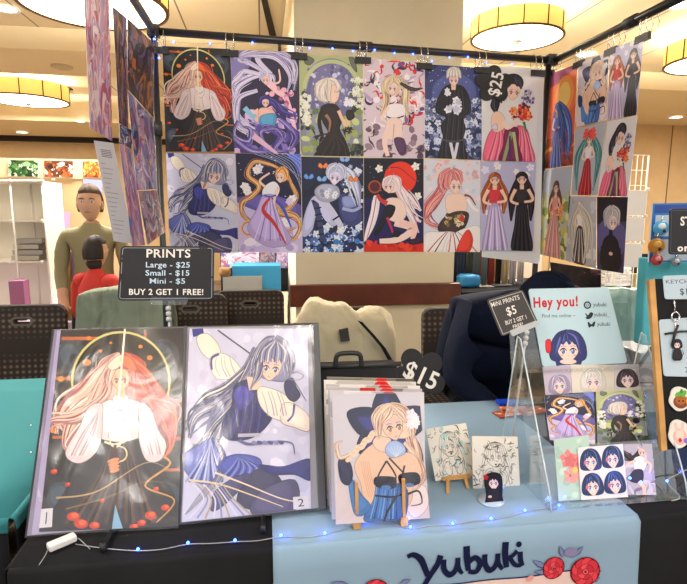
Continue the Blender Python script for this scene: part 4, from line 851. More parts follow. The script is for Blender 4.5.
# neighbour's teal tables
def table_under(parent, x0, x1, y0, y1):
    MB().box(((x0+x1)/2, (y0+y1)/2, .73), (x1-x0-.02, y1-y0-.02, .03), MATS['table_laminate']).build('tabletop', parent)
    for x in (x0+.1, x1-.1):
        for y in (y0+.1, y1-.1): MB().tube([(x, y, .72), (x, y, 0)], .015, MATS['grey_steel']).build('leg', parent)
def cloth_table(name, lab, cat, x0, x1, y0, y1, m, clab, z=.75):
    t = empty(name, ((x0+x1)/2, (y0+y1)/2, 0)); tag(t, lab, cat); table_under(t, x0, x1, y0, y1)
    mb = MB(); drape(mb, x0, x1, y0, y1, z, z-.05, m, .012, sd=7); tag(mb.build('tablecloth', solid=.001), clab, 'tablecloth')
cloth_table('folding_table', 'folding table under the teal cloth at the left edge', 'table', -2.5, -.665, 1.4, 2.62, black_cloth, 'black tablecloth under the teal cover at the left edge')
mb = MB(); drape(mb, -2.502, -.663, 1.398, 2.622, .7535, .035, teal_cloth, .002, sd=8); tag(mb.build('teal_table_cover', solid=.001), 'teal cover lying over the black cloth of the neighbouring table at the left edge', 'tablecloth')
cloth_table('folding_table', 'far folding table carrying the white shelf cubes', 'table', -3.9, -1.15, 4.0, 4.8, mat('lavender_cloth', '#c6b6cc', .8), 'pale lavender tablecloth under the white shelf cubes')
cloth_table('folding_table', 'far folding table behind the navy hoodie person', 'table', 1.62, 2.85, 4.2, 5.0, black_cloth, 'black tablecloth on the far table under the hanging garments', .89)
cloth_table('folding_table', 'folding table at the right edge behind the keychain board', 'table', 1.42, 3.0, 1.66, 2.05, mat('navy_cloth', '#23345c', .85), 'dark blue tablecloth right of the booth')
cloth_table('folding_table', 'far folding table with the blue box', 'table', -.75, .16, 4.9, 5.4, black_cloth, 'black tablecloth under the bright blue box')

# ================================================================== BACKDROP FRAME
RY = 2.5
LX, RXR = -.45, 1.40
ZL_, ZR_ = ony(160, 31.5, RY+.03).z, ony(545, 60, RY+.03).z
def zrail(x): return ZL_+(ZR_-ZL_)*(x+.45)/1.82
fr = empty('print_stand', (.45, RY+.02, 0)); tag(fr, 'black pipe frame with three rails holding the hanging prints', 'display frame')
def rail(a, b, r=.0165):
    a, b = Vector(a), Vector(b); o = MB().tube([a, b], r, black_metal, 14).build('rail', fr)
    m = a.lerp(b, .5); MB().tube([m-(b-a).normalized()*.03, m+(b-a).normalized()*.03], r*1.35, black_plastic, 14).build('sleeve', o)
    return o
rail((LX, RY+.03, zrail(LX)), (RXR, RY+.03, zrail(RXR)))
rail((LX, RY+.03, zrail(LX)), (LX, 1.42, 2.29)); rail((RXR, RY+.03, zrail(RXR)), (RXR, 1.42, 2.262))
pl = ony(153, 250, RY+.03)
MB().tube([(LX, RY+.03, ZL_), (LX, RY+.03, .02)], .014, black_metal, 14).build('pole', fr)
MB().tube([(1.372, RY+.03, ZR_), (1.362, RY+.03, .02)], .014, black_metal, 14).build('pole', fr)
for x in (LX, RXR-.015):
    MB().box((x, RY+.03, zrail(x)), (.05, .05, .05), black_plastic).build('corner_joint', fr, bevel=.006)
    MB().box((x-.01, RY+.03, .015), (.5, .1, .03), black_metal).build('foot', fr, bevel=.006)
for x in (LX, 1.366): MB().lathe([(.013, -.03), (.02, -.03), (.02, .03), (.013, .03)], (x, RY+.03, 1.78 if x > 0 else 1.9), black_plastic, 14).build('collar', fr)

# ---- prints on the rear rail
G_ = 'large prints hanging from the rear rail'
def px_quad(q, plane):
    P, N = plane; return [onp(x, y, P, N) for x, y in q]
BACK = (Vector((0, RY-.012, 0)), Vector((0, -1, 0)))
S6 = 4.867; S7 = 4.58
def cr(x0, y0, s, pts): return [(x0+x/s, y0+y/s) for x, y in pts]
PR = [
 ('print', [(162.5, 46), (230, 49), (234.6, 151.7), (165.7, 151.7)], F_SWORD, art_sword, 'art print of red-and-cream haired swordswoman before a black disc, top left of the rear wall'),
 ('print', [(230.6, 50), (299, 52), (300, 154), (233.8, 152.8)], [(25, 70), (345, 80), (350, 555), (40, 550)], art_waves, 'art print of swirling white and violet hair, second in the top row'),
 ('print', [(299, 55), (362.8, 57), (363.6, 156.7), (300.7, 155.6)], [(40, 75), (340, 80), (345, 545), (50, 540)], art_arch, 'art print of pale-haired woman in black under a green floral arch on the rear wall'),
 ('print', [(363.2, 58), (424.5, 63), (424.6, 158.5), (363.8, 157)], [(38, 60), (328, 90), (325, 530), (40, 525)], art_petals, 'art print of blonde woman amid red and white petals, fourth in the top row'),
 ('print', [(424.8, 64), (481.8, 68), (481.4, 160), (425, 158)], [(45, 70), (325, 90), (325, 535), (48, 525)], art_night, 'art print of dark-coated figure among white flowers on a night-blue ground'),
 ('print', [(482.2, 67.5), (541, 69.5), (537.5, 162), (481.6, 160.5)], [(328, 85), (615, 95), (600, 545), (322, 538)], art_bouquet, 'large art print of black-haired woman in pink holding red flowers, on the rear wall'),
 ('print', [(166, 153), (235.2, 154), (238.4, 253), (170, 252)], F_BLUE, art_blue, 'large rear-wall print of silver-blue haired woman in white sleeves, under the swordswoman print'),
 ('print', [(235.6, 153.5), (300.8, 154), (302, 253), (239, 252)], [(345, 42), (645, 40), (650, 495), (362, 492)], art_golden, 'art print with golden swirling ribbons on a starry night, second in the bottom row'),
 ('print', [(301.2, 156.5), (363.4, 158), (363.6, 252.4), (302.7, 252.4)], [(50, 55), (337, 60), (338, 492), (58, 492)], art_meadow, 'art print of white-haired reclining girl among blue-white flowers'),
 ('print', [(363.8, 158), (423.6, 158.5), (423.6, 252), (364, 252)], [(338, 60), (612, 62), (612, 490), (340, 490)], art_redsun, 'art print with a big red sun behind a kneeling white-haired woman'),
 ('print', [(424, 160), (480, 160.4), (480, 252), (423.9, 252)], [(45, 72), (318, 75), (315, 520), (42, 520)], art_pinkhair, 'art print of pink-haired woman with a dark sash, fifth in the bottom row'),
 ('print', [(480.6, 161.5), (536, 162), (533, 251), (480.3, 250)], [(320, 78), (590, 82), (575, 515), (318, 512)], art_twowomen, 'large print of two standing women on lilac, bottom right of the rear wall')]
for i, (n, q, f_, a, lab) in enumerate(PR):
    sheet(n, px_quad(q, BACK), f_, a, lab, 'art print', G_, seed=i+3)
# white backing board at the right end
bq = px_quad([(482, 65), (544, 69), (540, 264), (482, 257)], (Vector((0, RY-.006, 0)), Vector((0, -1, 0))))
mb = MB(); mb.hexa(bq, (0, .003, 0), white_plastic); tag(mb.build('backing_board'), 'white backing sheet behind the rightmost rear prints, by the pole', 'backing sheet')

# ---- prints on the right rail
RP = (Vector((RXR-.012, 0, 0)), Vector((-1, 0, 0))); U1 = (0, 0, 100, 160)
G_ = 'small prints hanging on the right side rail'
RQ = [
 ([(547.5, 75), (577.5, 63.5), (573, 165), (544.5, 169)], U1, art_sunset, 'print of blue-haired woman before an orange sunset, upper print nearest the right pole'),
 ([(578.3, 64), (608.5, 51.5), (607, 120), (576, 127)], F_BRAID, art_braid, 'small right-rail print of cream-braided woman on a navy petal shape'),
 ([(610, 50), (644, 36), (636.5, 115), (607.5, 120.5)], [(320, 78), (590, 82), (575, 515), (318, 512)], art_twowomen, 'small print of two standing women, topmost at the near end of the right rail'),
 ([(544, 170), (572.5, 166), (565.6, 260.5), (538.8, 254)], U1, art_rose, 'print of brown-haired woman in dusty pink on yellow-green, below the sunset print'),
 ([(575.5, 129), (606.5, 121.5), (597.5, 195.5), (571, 195)], U1, art_teal, 'print of teal-haired woman in white and red on the right rail'),
 ([(607.3, 121.5), (637.5, 115.5), (628, 196.5), (598, 196)], [(328, 85), (615, 95), (600, 545), (322, 538)], art_bouquet, 'small print of black-haired woman in pink with red flowers, on the right rail'),
 ([(569, 196), (596.5, 196.5), (596, 269), (565.8, 260.8)], U1, art_pale, 'print of long-haired cream blonde woman in white, bottom middle of the right rail'),
 ([(597, 196.8), (628, 197), (623.5, 273.5), (597, 269)], U1, art_black, 'print of white-haired person in black on dark violet, bottom of the right rail')]
for i, (q, f_, a, lab) in enumerate(RQ): sheet('print', px_quad(q, RP), f_, a, lab, 'art print', G_, seed=i+30)
sheet('print', px_quad([(550, 262), (601, 270), (601, 289), (552, 289)], (Vector((RXR+.006, 0, 0)), Vector((-1, 0, 0)))), U1, art_swirl(['#1b1622', '#3a2a44', '#14101a', '#8c6470', '#2c3040'], '#17131c', 9, 30), 'nearly black print hanging lowest on the right rail', 'art print', G_)
# ---- prints on the left rail
LP = (Vector((LX+.012, 0, 0)), Vector((1, 0, 0)))
G_ = 'prints hanging edge-on along the left side rail'
PKS = ['#d99ab4', '#b9a6cc', '#e9c8d4', '#c4577c', '#f0e2ea', '#9a86b8', '#d9b0a8']; DKS = ['#221c24', '#3a3240', '#a0683c', '#54486c', '#15131a', '#c08a58', '#7c6f94']; BLS = ['#39588c', '#8aa6cc', '#c4b4d4', '#26305c', '#b06478', '#e0dcea']
LQ = [
 ([(84, -8), (109, -8), (112, 141), (90, 128)], art_swirl(PKS, '#cdb3cb', 1, 110), 'tall pink and lilac print hanging nearest the viewer on the left rail'),
 ([(112.5, 6), (126.5, 18), (128, 128), (119, 123)], art_swirl(DKS+['#8a7cc0'], '#2c2632', 2), 'narrow-looking dark violet print beside the pink one on the left rail'),
 ([(127.5, 18), (154.5, 44), (153.5, 118), (127.5, 89)], art_swirl(DKS+['#c07a3c'], '#241c20', 3), 'dark print with copper flecks at the top of the left rail by the corner'),
 ([(119.5, 124), (131.5, 130), (131, 149), (119.5, 142)], art_swirl(BLS, '#33405f', 4, 30), 'short dark blue print between the violet and pink prints of the left rail'),
 ([(127.5, 90), (153.5, 119), (157, 189), (137, 190)], art_swirl(BLS+PKS, '#8c86b4', 5), 'blue-lilac print in the middle of the left rail by the pole'),
 ([(119, 143), (131.5, 150), (145, 245), (132, 246)], art_swirl(PKS+['#5a86bc'], '#cf9cae', 6), 'slanting pink print with a blue centre on the left rail'),
 ([(138, 191), (157, 190), (165, 232), (147.5, 245)], art_swirl(['#b8a8c0', '#c0574a', '#8a8494', '#e2dce4', '#5a5468', '#d8a08c'], '#a8a0b0', 7), 'lowest greyish print with red flecks on the left rail, by the pole')]
for i, (q, a, lab) in enumerate(LQ): sheet('print', px_quad(q, LP), U1, a, lab, 'art print', G_, seed=i+50)
def art_list(A):
    A.bg('#e6eaf2'); A.text('PRICE', 50, 14, 5, '#3a3c48', 50) if False else None
    for k in range(5): A.rib([(22, 12+k*2.4), (76, 12+k*2.4)], .9, '#3c3f4c', .9)
    for k in range(16): A.rib([(10, 32+k*7.5), (10+20+(k*37 % 45), 32+k*7.5)], .8, '#8c92a4', .8)
sheet('price_list', px_quad([(94, 140.5), (113.5, 143), (133.5, 244), (114, 241)], LP), U1, art_list, 'long white paper list hanging below the tall pink print', 'paper list')

# ---- binder clips with ring hooks
def make_clip():
    t = empty('binder_clip', (0, 0, 0))
    MB().hexa([(-.036, -.006, 0), (.036, -.006, 0), (.036, .006, 0), (-.036, .006, 0)], (0, 0, .003), black_plastic).add([(-.036, -.008, -.024), (.036, -.008, -.024), (.036, -.006, .002), (-.036, -.006, .002), (-.036, .008, -.024), (.036, .008, -.024), (.036, .006, .002), (-.036, .006, .002)], [(0, 1, 2, 3), (7, 6, 5, 4), (0, 3, 7, 4), (1, 5, 6, 2), (0, 4, 5, 1)], black_plastic).build('body', t)
    for s in (-1, 1): MB().tube([(-.01, s*.007, -.008), (-.007, s*.013, .02), (0, s*.013, .026), (.007, s*.013, .02), (.01, s*.007, -.008)], .001, chrome, 6).build('handle', t)
    for s in (-1, 1): MB().tube([(s*.016, .027*math.cos(a)+.022, .043+.034*math.sin(a)) for a in [2*math.pi*k/20 for k in range(21)]], .0017, chrome, 6).build('ring', t)
    return t
clip = make_clip(); G_ = 'black binder clips holding the prints'; first = True
CL = [((160, 48), BACK, 'at the top left corner of the swordswoman print'), ((230, 51), BACK, 'between the first and second top-row prints'), ((299, 54), BACK, 'between the second and third top-row prints'), ((363, 58), BACK, 'between the arch print and the petal print'),
      ((424, 64), BACK, 'between the petal print and the night-blue print'), ((482, 68), BACK, 'above the $25 tag'), ((538, 71), BACK, 'at the right end of the top row')]
for (x, y), pln, w_ in CL:
    p = onp(x, y, *pln); p.y -= .002; lab = 'black binder clip ' + w_
    if first: clip.location = p; tag(clip, lab, 'binder clip', G_); first = False
    else: dup(clip, p, lab, G_)
for (x, y), w_ in (((549, 72), 'at the far end of the right rail prints'), ((578, 62), 'over the seam of the sunset print'), ((642, 35), 'at the near end of the right rail prints'), ((610, 49), 'between the braid print and the two women print on the right rail')):
    p = onp(x, y, *RP); p.z -= .0; dup(clip, (p.x+.004, p.y, p.z), 'black binder clip ' + w_, G_, rz=-math.pi/2)
# ================================================================== TABLETOP
from mathutils import noise
TS = TZ+.006
def plane_basis(q): return None
def plate(mb, q, outline, depth, m, col=(1, 1, 1), bevel=.0005, back=0):
    """outline in unit (u right, v down) coords laid on quad q, depth behind it"""
    q = [Vector(p) for p in q]; n = (q[1]-q[0]).cross(q[3]-q[0]).normalized()
    if n.dot(EYE-q[0]) < 0: n = -n
    w_ = (q[1]-q[0]).length; h_ = (q[3]-q[0]).length
    loops = [[(u*w_, (1-v)*h_) for u, v in L] for L in outline]
    vs, fs = curve_mesh(loops, depth, bevel); out = []
    for v in vs:
        u, t = v.x/w_, 1-v.y/h_; a = q[0].lerp(q[1], u); b = q[3].lerp(q[2], u); out.append(a.lerp(b, t)+n*(v.z-depth/2-bevel-back))
    mb.add(out, fs, m, col); return n
def rr_unit(w_, h_, r, ins=0): return [(x/w_+.5, y/h_+.5) for x, y in rrect(w_-2*ins, h_-2*ins, max(.0005, r-ins))]
def sign(name, quad, frame, art, bgc, border=None, r=.012, depth=.003, parent=None, m=None):
    q = [Vector(p) for p in quad]; w_ = (q[1]-q[0]).length; h_ = (q[3]-q[0]).length; mb = MB(); m = m or INK
    plate(mb, q, [rr_unit(w_, h_, r)], depth, m, lin(bgc)); A = Art(mb, q, frame, m, base=6e-5)
    def raw(L, col): 
        P3 = [Vector((u, v, 0)) for u, v in L]; t = tessellate_polygon([P3]); mb.add([A.W(*p) for p in L], t, m, lin(col)); A.k += 1
    if border: raw(rr_unit(w_, h_, r, .0045), border); raw(rr_unit(w_, h_, r, .0065), bgc)
    if art: art(A)
    return mb.build(name, parent)

# ---- portfolio
a, b = onz(24, 538, TS+.012), onz(327, 511, TS+.012); e = (b-a).normalized(); th = math.radians(25)
upv = Vector((0, 0, 1)); hb = upv.cross(e).normalized(); upv = upv*math.cos(th)+hb*math.sin(th); PN = e.cross(upv).normalized()
if PN.dot(EYE-a) < 0: PN = -PN
PP = (a, PN)
pf = empty('portfolio_book', (a+b)/2+Vector((0, .05, 0))); tag(pf, 'open black portfolio book of large prints in glossy sleeves, numbered 1 and 2', 'portfolio')
def off(q, d): return [p+PN*d for p in q]
cov = px_quad([(51, 329), (319, 322), (327.5, 510), (23, 539)], PP)
mb = MB(); mb.hexa(off(cov, -.006), -PN*.006, black_plastic); mb.build('cover', pf, bevel=.002)
for k, (qq, c) in enumerate((([(54, 330), (186, 327), (180, 523), (26, 536)], '#7c7590'), ([(57, 330.5), (186, 327), (180, 524), (31, 535)], '#a79cc0'), ([(185, 327), (313, 325), (319, 508), (180, 523)], '#8f8d96'))):
    mb = MB(); q = off(px_quad(qq, PP), -.005+.0012*k if k < 2 else -.004); mb.hexa(q, PN*.001, mat('sleeve_page_%d' % k, c, .4)); mb.build('inner_page', pf)
lp = off(px_quad([(60.7, 330.2), (184, 327.5), (178.3, 526), (38.8, 532)], PP), -.001); rp = off(px_quad([(189.6, 328.5), (307.5, 328.5), (311, 508.5), (181.8, 522)], PP), -.001)
o1 = sheet('print_page', lp, F_SWORD, art_sword, parent=pf, m=INKG, seed=2); o2 = sheet('print_page', rp, F_BLUE, art_blue, parent=pf, m=INKG, seed=3)
for q, t in ((px_quad([(41.5, 509), (53, 508), (52, 527), (39, 528)], PP), '1'), (px_quad([(293, 497), (308, 496), (309, 507.5), (293.5, 509.5)], PP), '2')):
    sheet('number_label', off(q, .0008), (0, 0, 10, 10), lambda A, t=t: A.bg('#d2cfd6').text(t, 5, 5, 6.5, '#2a2830', bold=0), parent=pf)
def wrinkled(q, name, sd):
    mb = MB(); n = 26; rows = []
    for i in range(n+1):
        r_ = []
        for j in range(n+1):
            u, v = i/n, j/n; p = q[0].lerp(q[1], u).lerp(q[3].lerp(q[2], u), v)
            d = .004+.0035*noise.noise(Vector((u*3.2+v*2.5+sd, v*5-u*2, sd)))+.0012*noise.noise(Vector((u*9, v*12, sd+3)))
            r_.append(p+PN*d)
        rows.append(r_)
    mb.grid(rows, SLEEVE); return mb.build(name, pf)
wrinkled(off(px_quad([(54, 329.5), (184.5, 326.5), (179, 528), (28, 536)], PP), 0), 'sleeve', 1)
wrinkled(off(px_quad([(187, 326.5), (313, 325), (319, 510), (180, 525)], PP), 0), 'sleeve', 5)
mb = MB(); s0, s1 = onp(185.8, 326, *PP), onp(179.5, 524, *PP); mb.tube([s0+PN*.001, s1+PN*.001], .0035, mat('spine_grey', '#57565c', .4)); mb.build('spine', pf)
mb = MB(); mb.hexa(off(px_quad([(311, 324), (318.5, 323), (326, 509), (318.5, 510)], PP), .001), -PN*.004, mat('grey_vinyl', '#4b4c50', .45)); mb.build('edge_strip', pf)
mb = MB()
for y0, y1 in ((425, 434), (452, 462)): p = onp(40, y0, *PP); mb.ball(p+PN*.003-e*.02, .003, chrome, 8)
mb.build('snap_button', pf)
# display easel under the portfolio
es = empty('display_easel', (-.2, 1.45, TS)); tag(es, 'black wire display easel propping up the open portfolio book', 'easel')
for x, y in ((104, 546), (263, 528)):
    p = onz(x, y, TS+.010); q = p+Vector((0, .02, .0)); 
    base = onp(x, y-18, *PP); k = p+Vector((0, .03, 0))
    top = onp(x+4, 380, *PP)-PN*.026
    MB().tube([p+Vector((0, -.012, .014)), p+Vector((0, -.012, -.003)), p+Vector((0, .09, -.003))], .007, black_plastic, 10).build('lip', es)
    MB().tube([p+Vector((0, .09, -.003)), top], .006, black_metal, 8).build('front_leg', es)
t0 = (onp(190, 380, *PP)-PN*.03); MB().tube([onp(108, 380, *PP)-PN*.026, onp(267, 380, *PP)-PN*.026], .005, black_metal, 8).build('crossbar', es)
MB().tube([t0+Vector((0, .005, 0)), Vector((t0.x, 1.78, TS+.006))], .006, black_metal, 8).build('rear_leg', es)

# ---- clear clip stands with price signs
def clip_stand(t, base, top, spring=True, R=.035):
    base, top = Vector(base), Vector(top)
    MB().lathe([(0, 0), (R, 0), (R, .004), (.008, .007), (0, .008)], base, mat('clear_plastic', '#b9bcbc', .2, spec=.6), 24).build('base', t)
    MB().tube([base+Vector((0, 0, .006)), base.lerp(top, .5), top], .0035, MATS['clear_plastic'], 10).build('stem', t)
    m = MB()
    for k in range(3): m.lathe([(.0035, -.008), (.008, -.005), (.0085, 0), (.008, .005), (.0035, .008)], top-(top-base).normalized()*(.008+k*.017), MATS['clear_plastic'], 14)
    m.build('joint', t)
SP = lean(1.66, 1.2, 6)
q = px_quad([(121, 246), (214, 246.5), (213.5, 300), (117.5, 300.6)], SP)
base = onz(170, 300, TS); basep = Vector((onp(168, 320, *SP).x, 1.70, TS))
st_ = empty('sign_stand', basep); tag(st_, 'clear plastic clip stand holding the black PRINTS price sign', 'sign stand')
clip_stand(st_, basep, onp(168, 306, *SP)+Vector((0, .003, 0)))
def a_prints(A):
    for x, y, r in ((40, 40, 28), (90, 130, 34), (520, 60, 30), (545, 230, 30), (60, 240, 30), (470, 300, 30)): A.scat(1, (x, y, x, y), (r, r), ['#2f2c30'], 'flower')
    W_ = '#e9e4dd'; B = '#c9dbe8'
    A.text('PRINTS', 325, 100, 44, W_, 246, .018); A.text('Large - $25', 322, 162, 30, B, 246, .012); A.text('Small - $15', 320, 207, 30, B, 246, .012); A.text('Mini - $5', 320, 252, 30, B, 198, .004); A.text('BUY 2 GET 1 FREE!', 314, 314, 33, W_, 416, .018)
tag(sign('price_sign', q, [(60, 62), (580, 62), (580, 360), (42, 365)], a_prints, '#232124', '#8f9196', .012), 'black PRINTS sign listing large $25, small $15, mini $5, buy 2 get 1 free', 'sign')
qc = px_quad([(150, 297), (188, 297), (187, 305), (151, 305)], (SP[0]-Vector((0, .004, 0)), SP[1])); mb = MB(); plate(mb, qc, [rr_unit(.1, .03, .008)], .004, ACR); mb.build('clip', st_)

MPp = (Vector((0, 1.40, 1.2)), Vector((.12, -1, .1)).normalized())
q = px_quad([(487, 300), (522.5, 289.5), (538, 322), (502, 336.5)], MPp)
def a_mini(A):
    W_ = '#ece8e0'
    A.text('MINI PRINTS', 107, 133, 19, W_, 125, .003, 0, -16); A.text('$5', 133, 172, 36, W_, 42, .012, 0, -16); A.text('BUY 2 GET 1', 152, 213, 18, W_, 92, .012, 0, -16); A.text('FREE!', 162, 237, 15, W_, 44, .01, 0, -16)
tag(sign('price_sign', q, [(28, 130), (180, 85), (245, 226), (93, 285)], a_mini, '#45413f', '#b9bab4', .009), 'tilted dark MINI PRINTS $5 sign clipped beside the acrylic rack', 'sign')
st2 = empty('sign_stand', onp(536, 395, *MPp)); tag(st2, 'clear jointed clip arm holding the MINI PRINTS sign by the rack', 'sign stand')
bp = onz(541, 400, TS); bp = Vector((.735, 1.45, TS))
clip_stand(st2, bp, onp(527, 330, *MPp), R=.02)
qc = px_quad([(510, 331), (537, 320.5), (539.5, 325), (512.5, 336.5)], (MPp[0]-Vector((0, .004, 0)), MPp[1])); mb = MB(); plate(mb, qc, [rr_unit(.08, .02, .004)], .003, MATS['clear_plastic']); mb.build('clip', st2)

# ---- flower price tags
def flower_tag(cpx, rpx, plane, txt, rot, lab, a0=0, squash=1):
    n = 96; pts = []
    for i in range(n):
        t = 2*math.pi*i/n; r = rpx*(.60+.40*abs(math.cos(2.5*(t+a0)))**.7); pts.append((cpx[0]+r*math.cos(t), cpx[1]+squash*r*math.sin(t)))
    P, N = plane; q = px_quad([(cpx[0]-rpx, cpx[1]-rpx), (cpx[0]+rpx, cpx[1]-rpx), (cpx[0]+rpx, cpx[1]+rpx), (cpx[0]-rpx, cpx[1]+rpx)], plane)
    mb = MB(); plate(mb, q, [[((x-cpx[0])/rpx/2+.5, (y-cpx[1])/rpx/2+.5) for x, y in pts]], .002, INK, lin('#201e1f'))
    A = Art(mb, q, (0, 0, 100, 100), base=2e-4); A.text(txt, *((54, 50)), 31, '#e6e2dc', 62, .02, 0, rot)
    return tag(mb.build('price_tag'), lab, 'price tag', None)
flower_tag((494, 84), 19, (Vector((0, RY-.018, 0)), Vector((0, -1, 0))), '$25', -78, 'black flower-shaped $25 tag stuck on the large pink and red print', .3)
t15 = flower_tag((419, 375), 28, lean(1.62, .76, 8), '$15', 24, 'black flower-shaped $15 tag behind the stack of smaller prints', .75)

# ---- stack of smaller prints with the front one on a wooden easel
def art_top(c1, c2, sd):
    def f_(A):
        A.rnd.seed(sd); A.bg(c1); A.scat(20, (0, 0, 100, 30), (5, 16), c2, 'ell'); A.ell(62, 8, 9, 9, '#d8302a')
    return f_
G_ = 'smaller prints stacked behind the braided woman print'
EP = lean(1.215, TS+.02, 11)
TOPS = [(327, 414, 377, '#8f8a80', ['#6e6458', '#a39a8c'], 'brown-edged print at the very back of the stack, its top showing above all others'), (324, 416, 380, '#d9d5d0', ['#c8c4be', '#e8e4e0'], 'white bordered print second from the back of the stack'), (326, 420, 384, '#c9c4c0', ['#e6e2e0', '#b8b2b0'], 'pale print third from the back of the stack'), (328, 422, 387, '#c4c0c4', ['#cc3a30', '#e0dcdc', '#8c8488'], 'red-flecked print in the middle of the stack'), (330, 424, 390.5, '#d6d2d4', ['#c2bcc2', '#e8e6ea', '#5a4f7c'], 'pale lilac print directly behind the braided woman print')]
for k, (xl, xr, yt, c, cs, lab) in enumerate(TOPS):
    Y = 1.40-k*.034; pl = lean(Y, TS+.004, 9); tl = onp(xl, yt, *pl); tr = onp(xr, yt+2, *pl); s = pl[1]; dn = Vector((0, -s.z, s.y)).normalized()  # down the plane
    if dn.z > 0: dn = -dn
    h_ = (tl.z-TS-.004)/-dn.z; q = [tl, tr, tr+dn*h_, tl+dn*h_]
    sheet('print', q, (0, 0, 100, 150), art_top(c, cs, k), lab, 'art print', G_, th=.004, m=INKG)
q = px_quad([(332, 394.5), (419, 392.5), (430, 518), (336, 524.5)], EP)
fp = sheet('print', q, F_BRAID, art_braid, 'front print of cream-braided woman in blue standing on a wooden easel', 'art print', G_, th=.003, m=INKG, seed=8)
# clear sleeve on the front print
qs = [p+EP[1]*.0016 for p in px_quad([(328, 390.5), (423, 389), (432.5, 519), (334, 526)], EP)]; mb = MB(); mb.grid([[qs[0].lerp(qs[1], i/12).lerp(qs[3].lerp(qs[2], i/12), j/12)+EP[1]*.001*noise.noise(Vector((i*.5, j*.5, 2))) for j in range(13)] for i in range(13)], SLEEVE); o = mb.build('sleeve', fp)
o.matrix_parent_inverse = Matrix()
ez = empty('wooden_easel', onz(382, 527, TS)); tag(ez, 'small pine easel with two upright pegs holding the braided woman print', 'easel')
for (x, yb, yt) in ((357, 529, 482), (404, 526, 479)):
    p = onz(x, yb, TS); p.z = TS; p2 = onp(x-.5, yt, Vector((0, p.y-.0, 0)), Vector((0, -1, 0)))
    MB().box(p+Vector((0, .008, .013)), (.019, .026, .024), pine).build('foot', ez, bevel=.001)
    MB().hexa([p+Vector((-.004, -.002, .02)), p+Vector((.004, -.002, .02)), Vector((p2.x+.004, p.y-.002, p2.z)), Vector((p2.x-.004, p.y-.002, p2.z))], (0, .006, 0), pine).build('peg', ez)
    MB().box(p+Vector((0, .07, .006)), (.012, .12, .01), pine).build('rail', ez)
# black file case with handle behind the stack
fc = empty('carrying_case', Vector((.30, 1.55, TS))); tag(fc, 'black carrying case with an arched handle standing behind the print stack', 'case')
pl = lean(1.56, TS, 3); c0, c1 = onp(320, 367, *pl), onp(398, 369, *pl); zt = c0.z
MB().hexa([(c0.x, 1.56, TS), (c1.x, 1.56, TS), (c1.x, 1.585, zt), (c0.x, 1.585, zt)], (0, .05, 0), black_plastic).build('body', fc, bevel=.006)
MB().tube([Vector((c0.x-.01, 1.58, zt)), Vector((c1.x+.01, 1.58, zt))], .008, mat('grey_plastic', '#3a3a3c', .4), 10).build('rim', fc)
h0, h1 = onp(335, 367, *pl), onp(361, 367, *pl); ht = onp(348, 353, *pl).z
MB().tube(smooth([(h0.x, 1.57, zt), (h0.x+.001, 1.57, zt+.02), (h0.x+.012, 1.57, ht), (h1.x-.012, 1.57, ht), (h1.x-.001, 1.57, zt+.02), (h1.x, 1.57, zt)], False, 4), .0075, black_plastic, 10).build('handle', fc)

# ---- shikishi boards, easel, standee, packets
def board(quad, pln, sd, lab):
    q = px_quad(quad, pln); return sheet('sketch_board', q, (0, 0, 100, 100), art_sketch(sd), lab, 'drawing board', None, th=.003, edge='#c9a860', m=INK)
B1 = lean(1.42, TS+.03, 16); B2 = lean(1.372, TS+.004, 10)
sk1 = board([(425.7, 429), (466, 423), (476, 475.6), (435.6, 481)], B1, 5, 'tilted square ink drawing with mint touches on a tiny wooden easel')
sk2 = board([(472, 436), (517.4, 436.7), (520.3, 490), (473, 488.5)], B2, 6, 'square black-and-white ink drawing behind the acrylic figure stand')
e2 = empty('small_easel', onz(458, 492, TS)); tag(e2, 'tiny pine easel under the tilted mint-touched drawing', 'easel')
l0, l1 = onp(443, 479, B1[0]-Vector((0, .014, 0)), B1[1]), onp(471, 476, B1[0]-Vector((0, .014, 0)), B1[1])
MB().hexa([l0, l1, l1+Vector((0, 0, -.007)), l0+Vector((0, 0, -.007))], (0, .014, 0), pine).build('ledge', e2)
for x, y, lx in ((448, 493.5, .2), (468, 488.5, .8)):
    f0 = onz(x, y, TS+.001); t0 = l0.lerp(l1, lx); MB().hexa([t0+Vector((-.004, .004, 0)), t0+Vector((.004, .004, 0)), f0+Vector((.004, 0, 0)), f0+Vector((-.004, 0, 0))], (0, .006, 0), pine).build('leg', e2)
t0 = l0.lerp(l1, .5); MB().tube([t0+Vector((0, .012, -.003)), t0+Vector((0, .05, -.008)), Vector((t0.x, t0.y+.09, TS+.003))], .003, pine, 8).build('rear_leg', e2)
sd_ = empty('acrylic_standee', onz(493, 502, TS)); tag(sd_, 'small clear acrylic stand with a black-haired chibi figure', 'acrylic standee')
pb = onz(493, 503, TS); MB().lathe([(0, 0), (.036, 0), (.036, .003), (0, .003)], pb+Vector((0, .012, 0)), mat('pale_acrylic', '#b4c6d4', .15, spec=.6), 28).build('base', sd_)
SPl = (pb, Vector((0, -1, .08)).normalized()); q = px_quad([(482, 470), (503, 470), (505, 506.5), (483.5, 508)], SPl); mb = MB()
plate(mb, q, [rr_unit(.05, .085, .006)], .003, ACR, bevel=.0003); q2 = [p+SPl[1]*.0004 for p in q]; A = Art(mb, q2, (0, 0, 100, 170))
A.blob([(8, 60), (12, 25), (50, 10), (88, 22), (94, 70), (90, 120), (94, 160), (60, 165), (10, 160), (14, 110)], '#1c1a20'); art_chibi(['#1e1b22', '#3c3742', '#100e14'], x=52, y=55, r=30, first=False)(A)
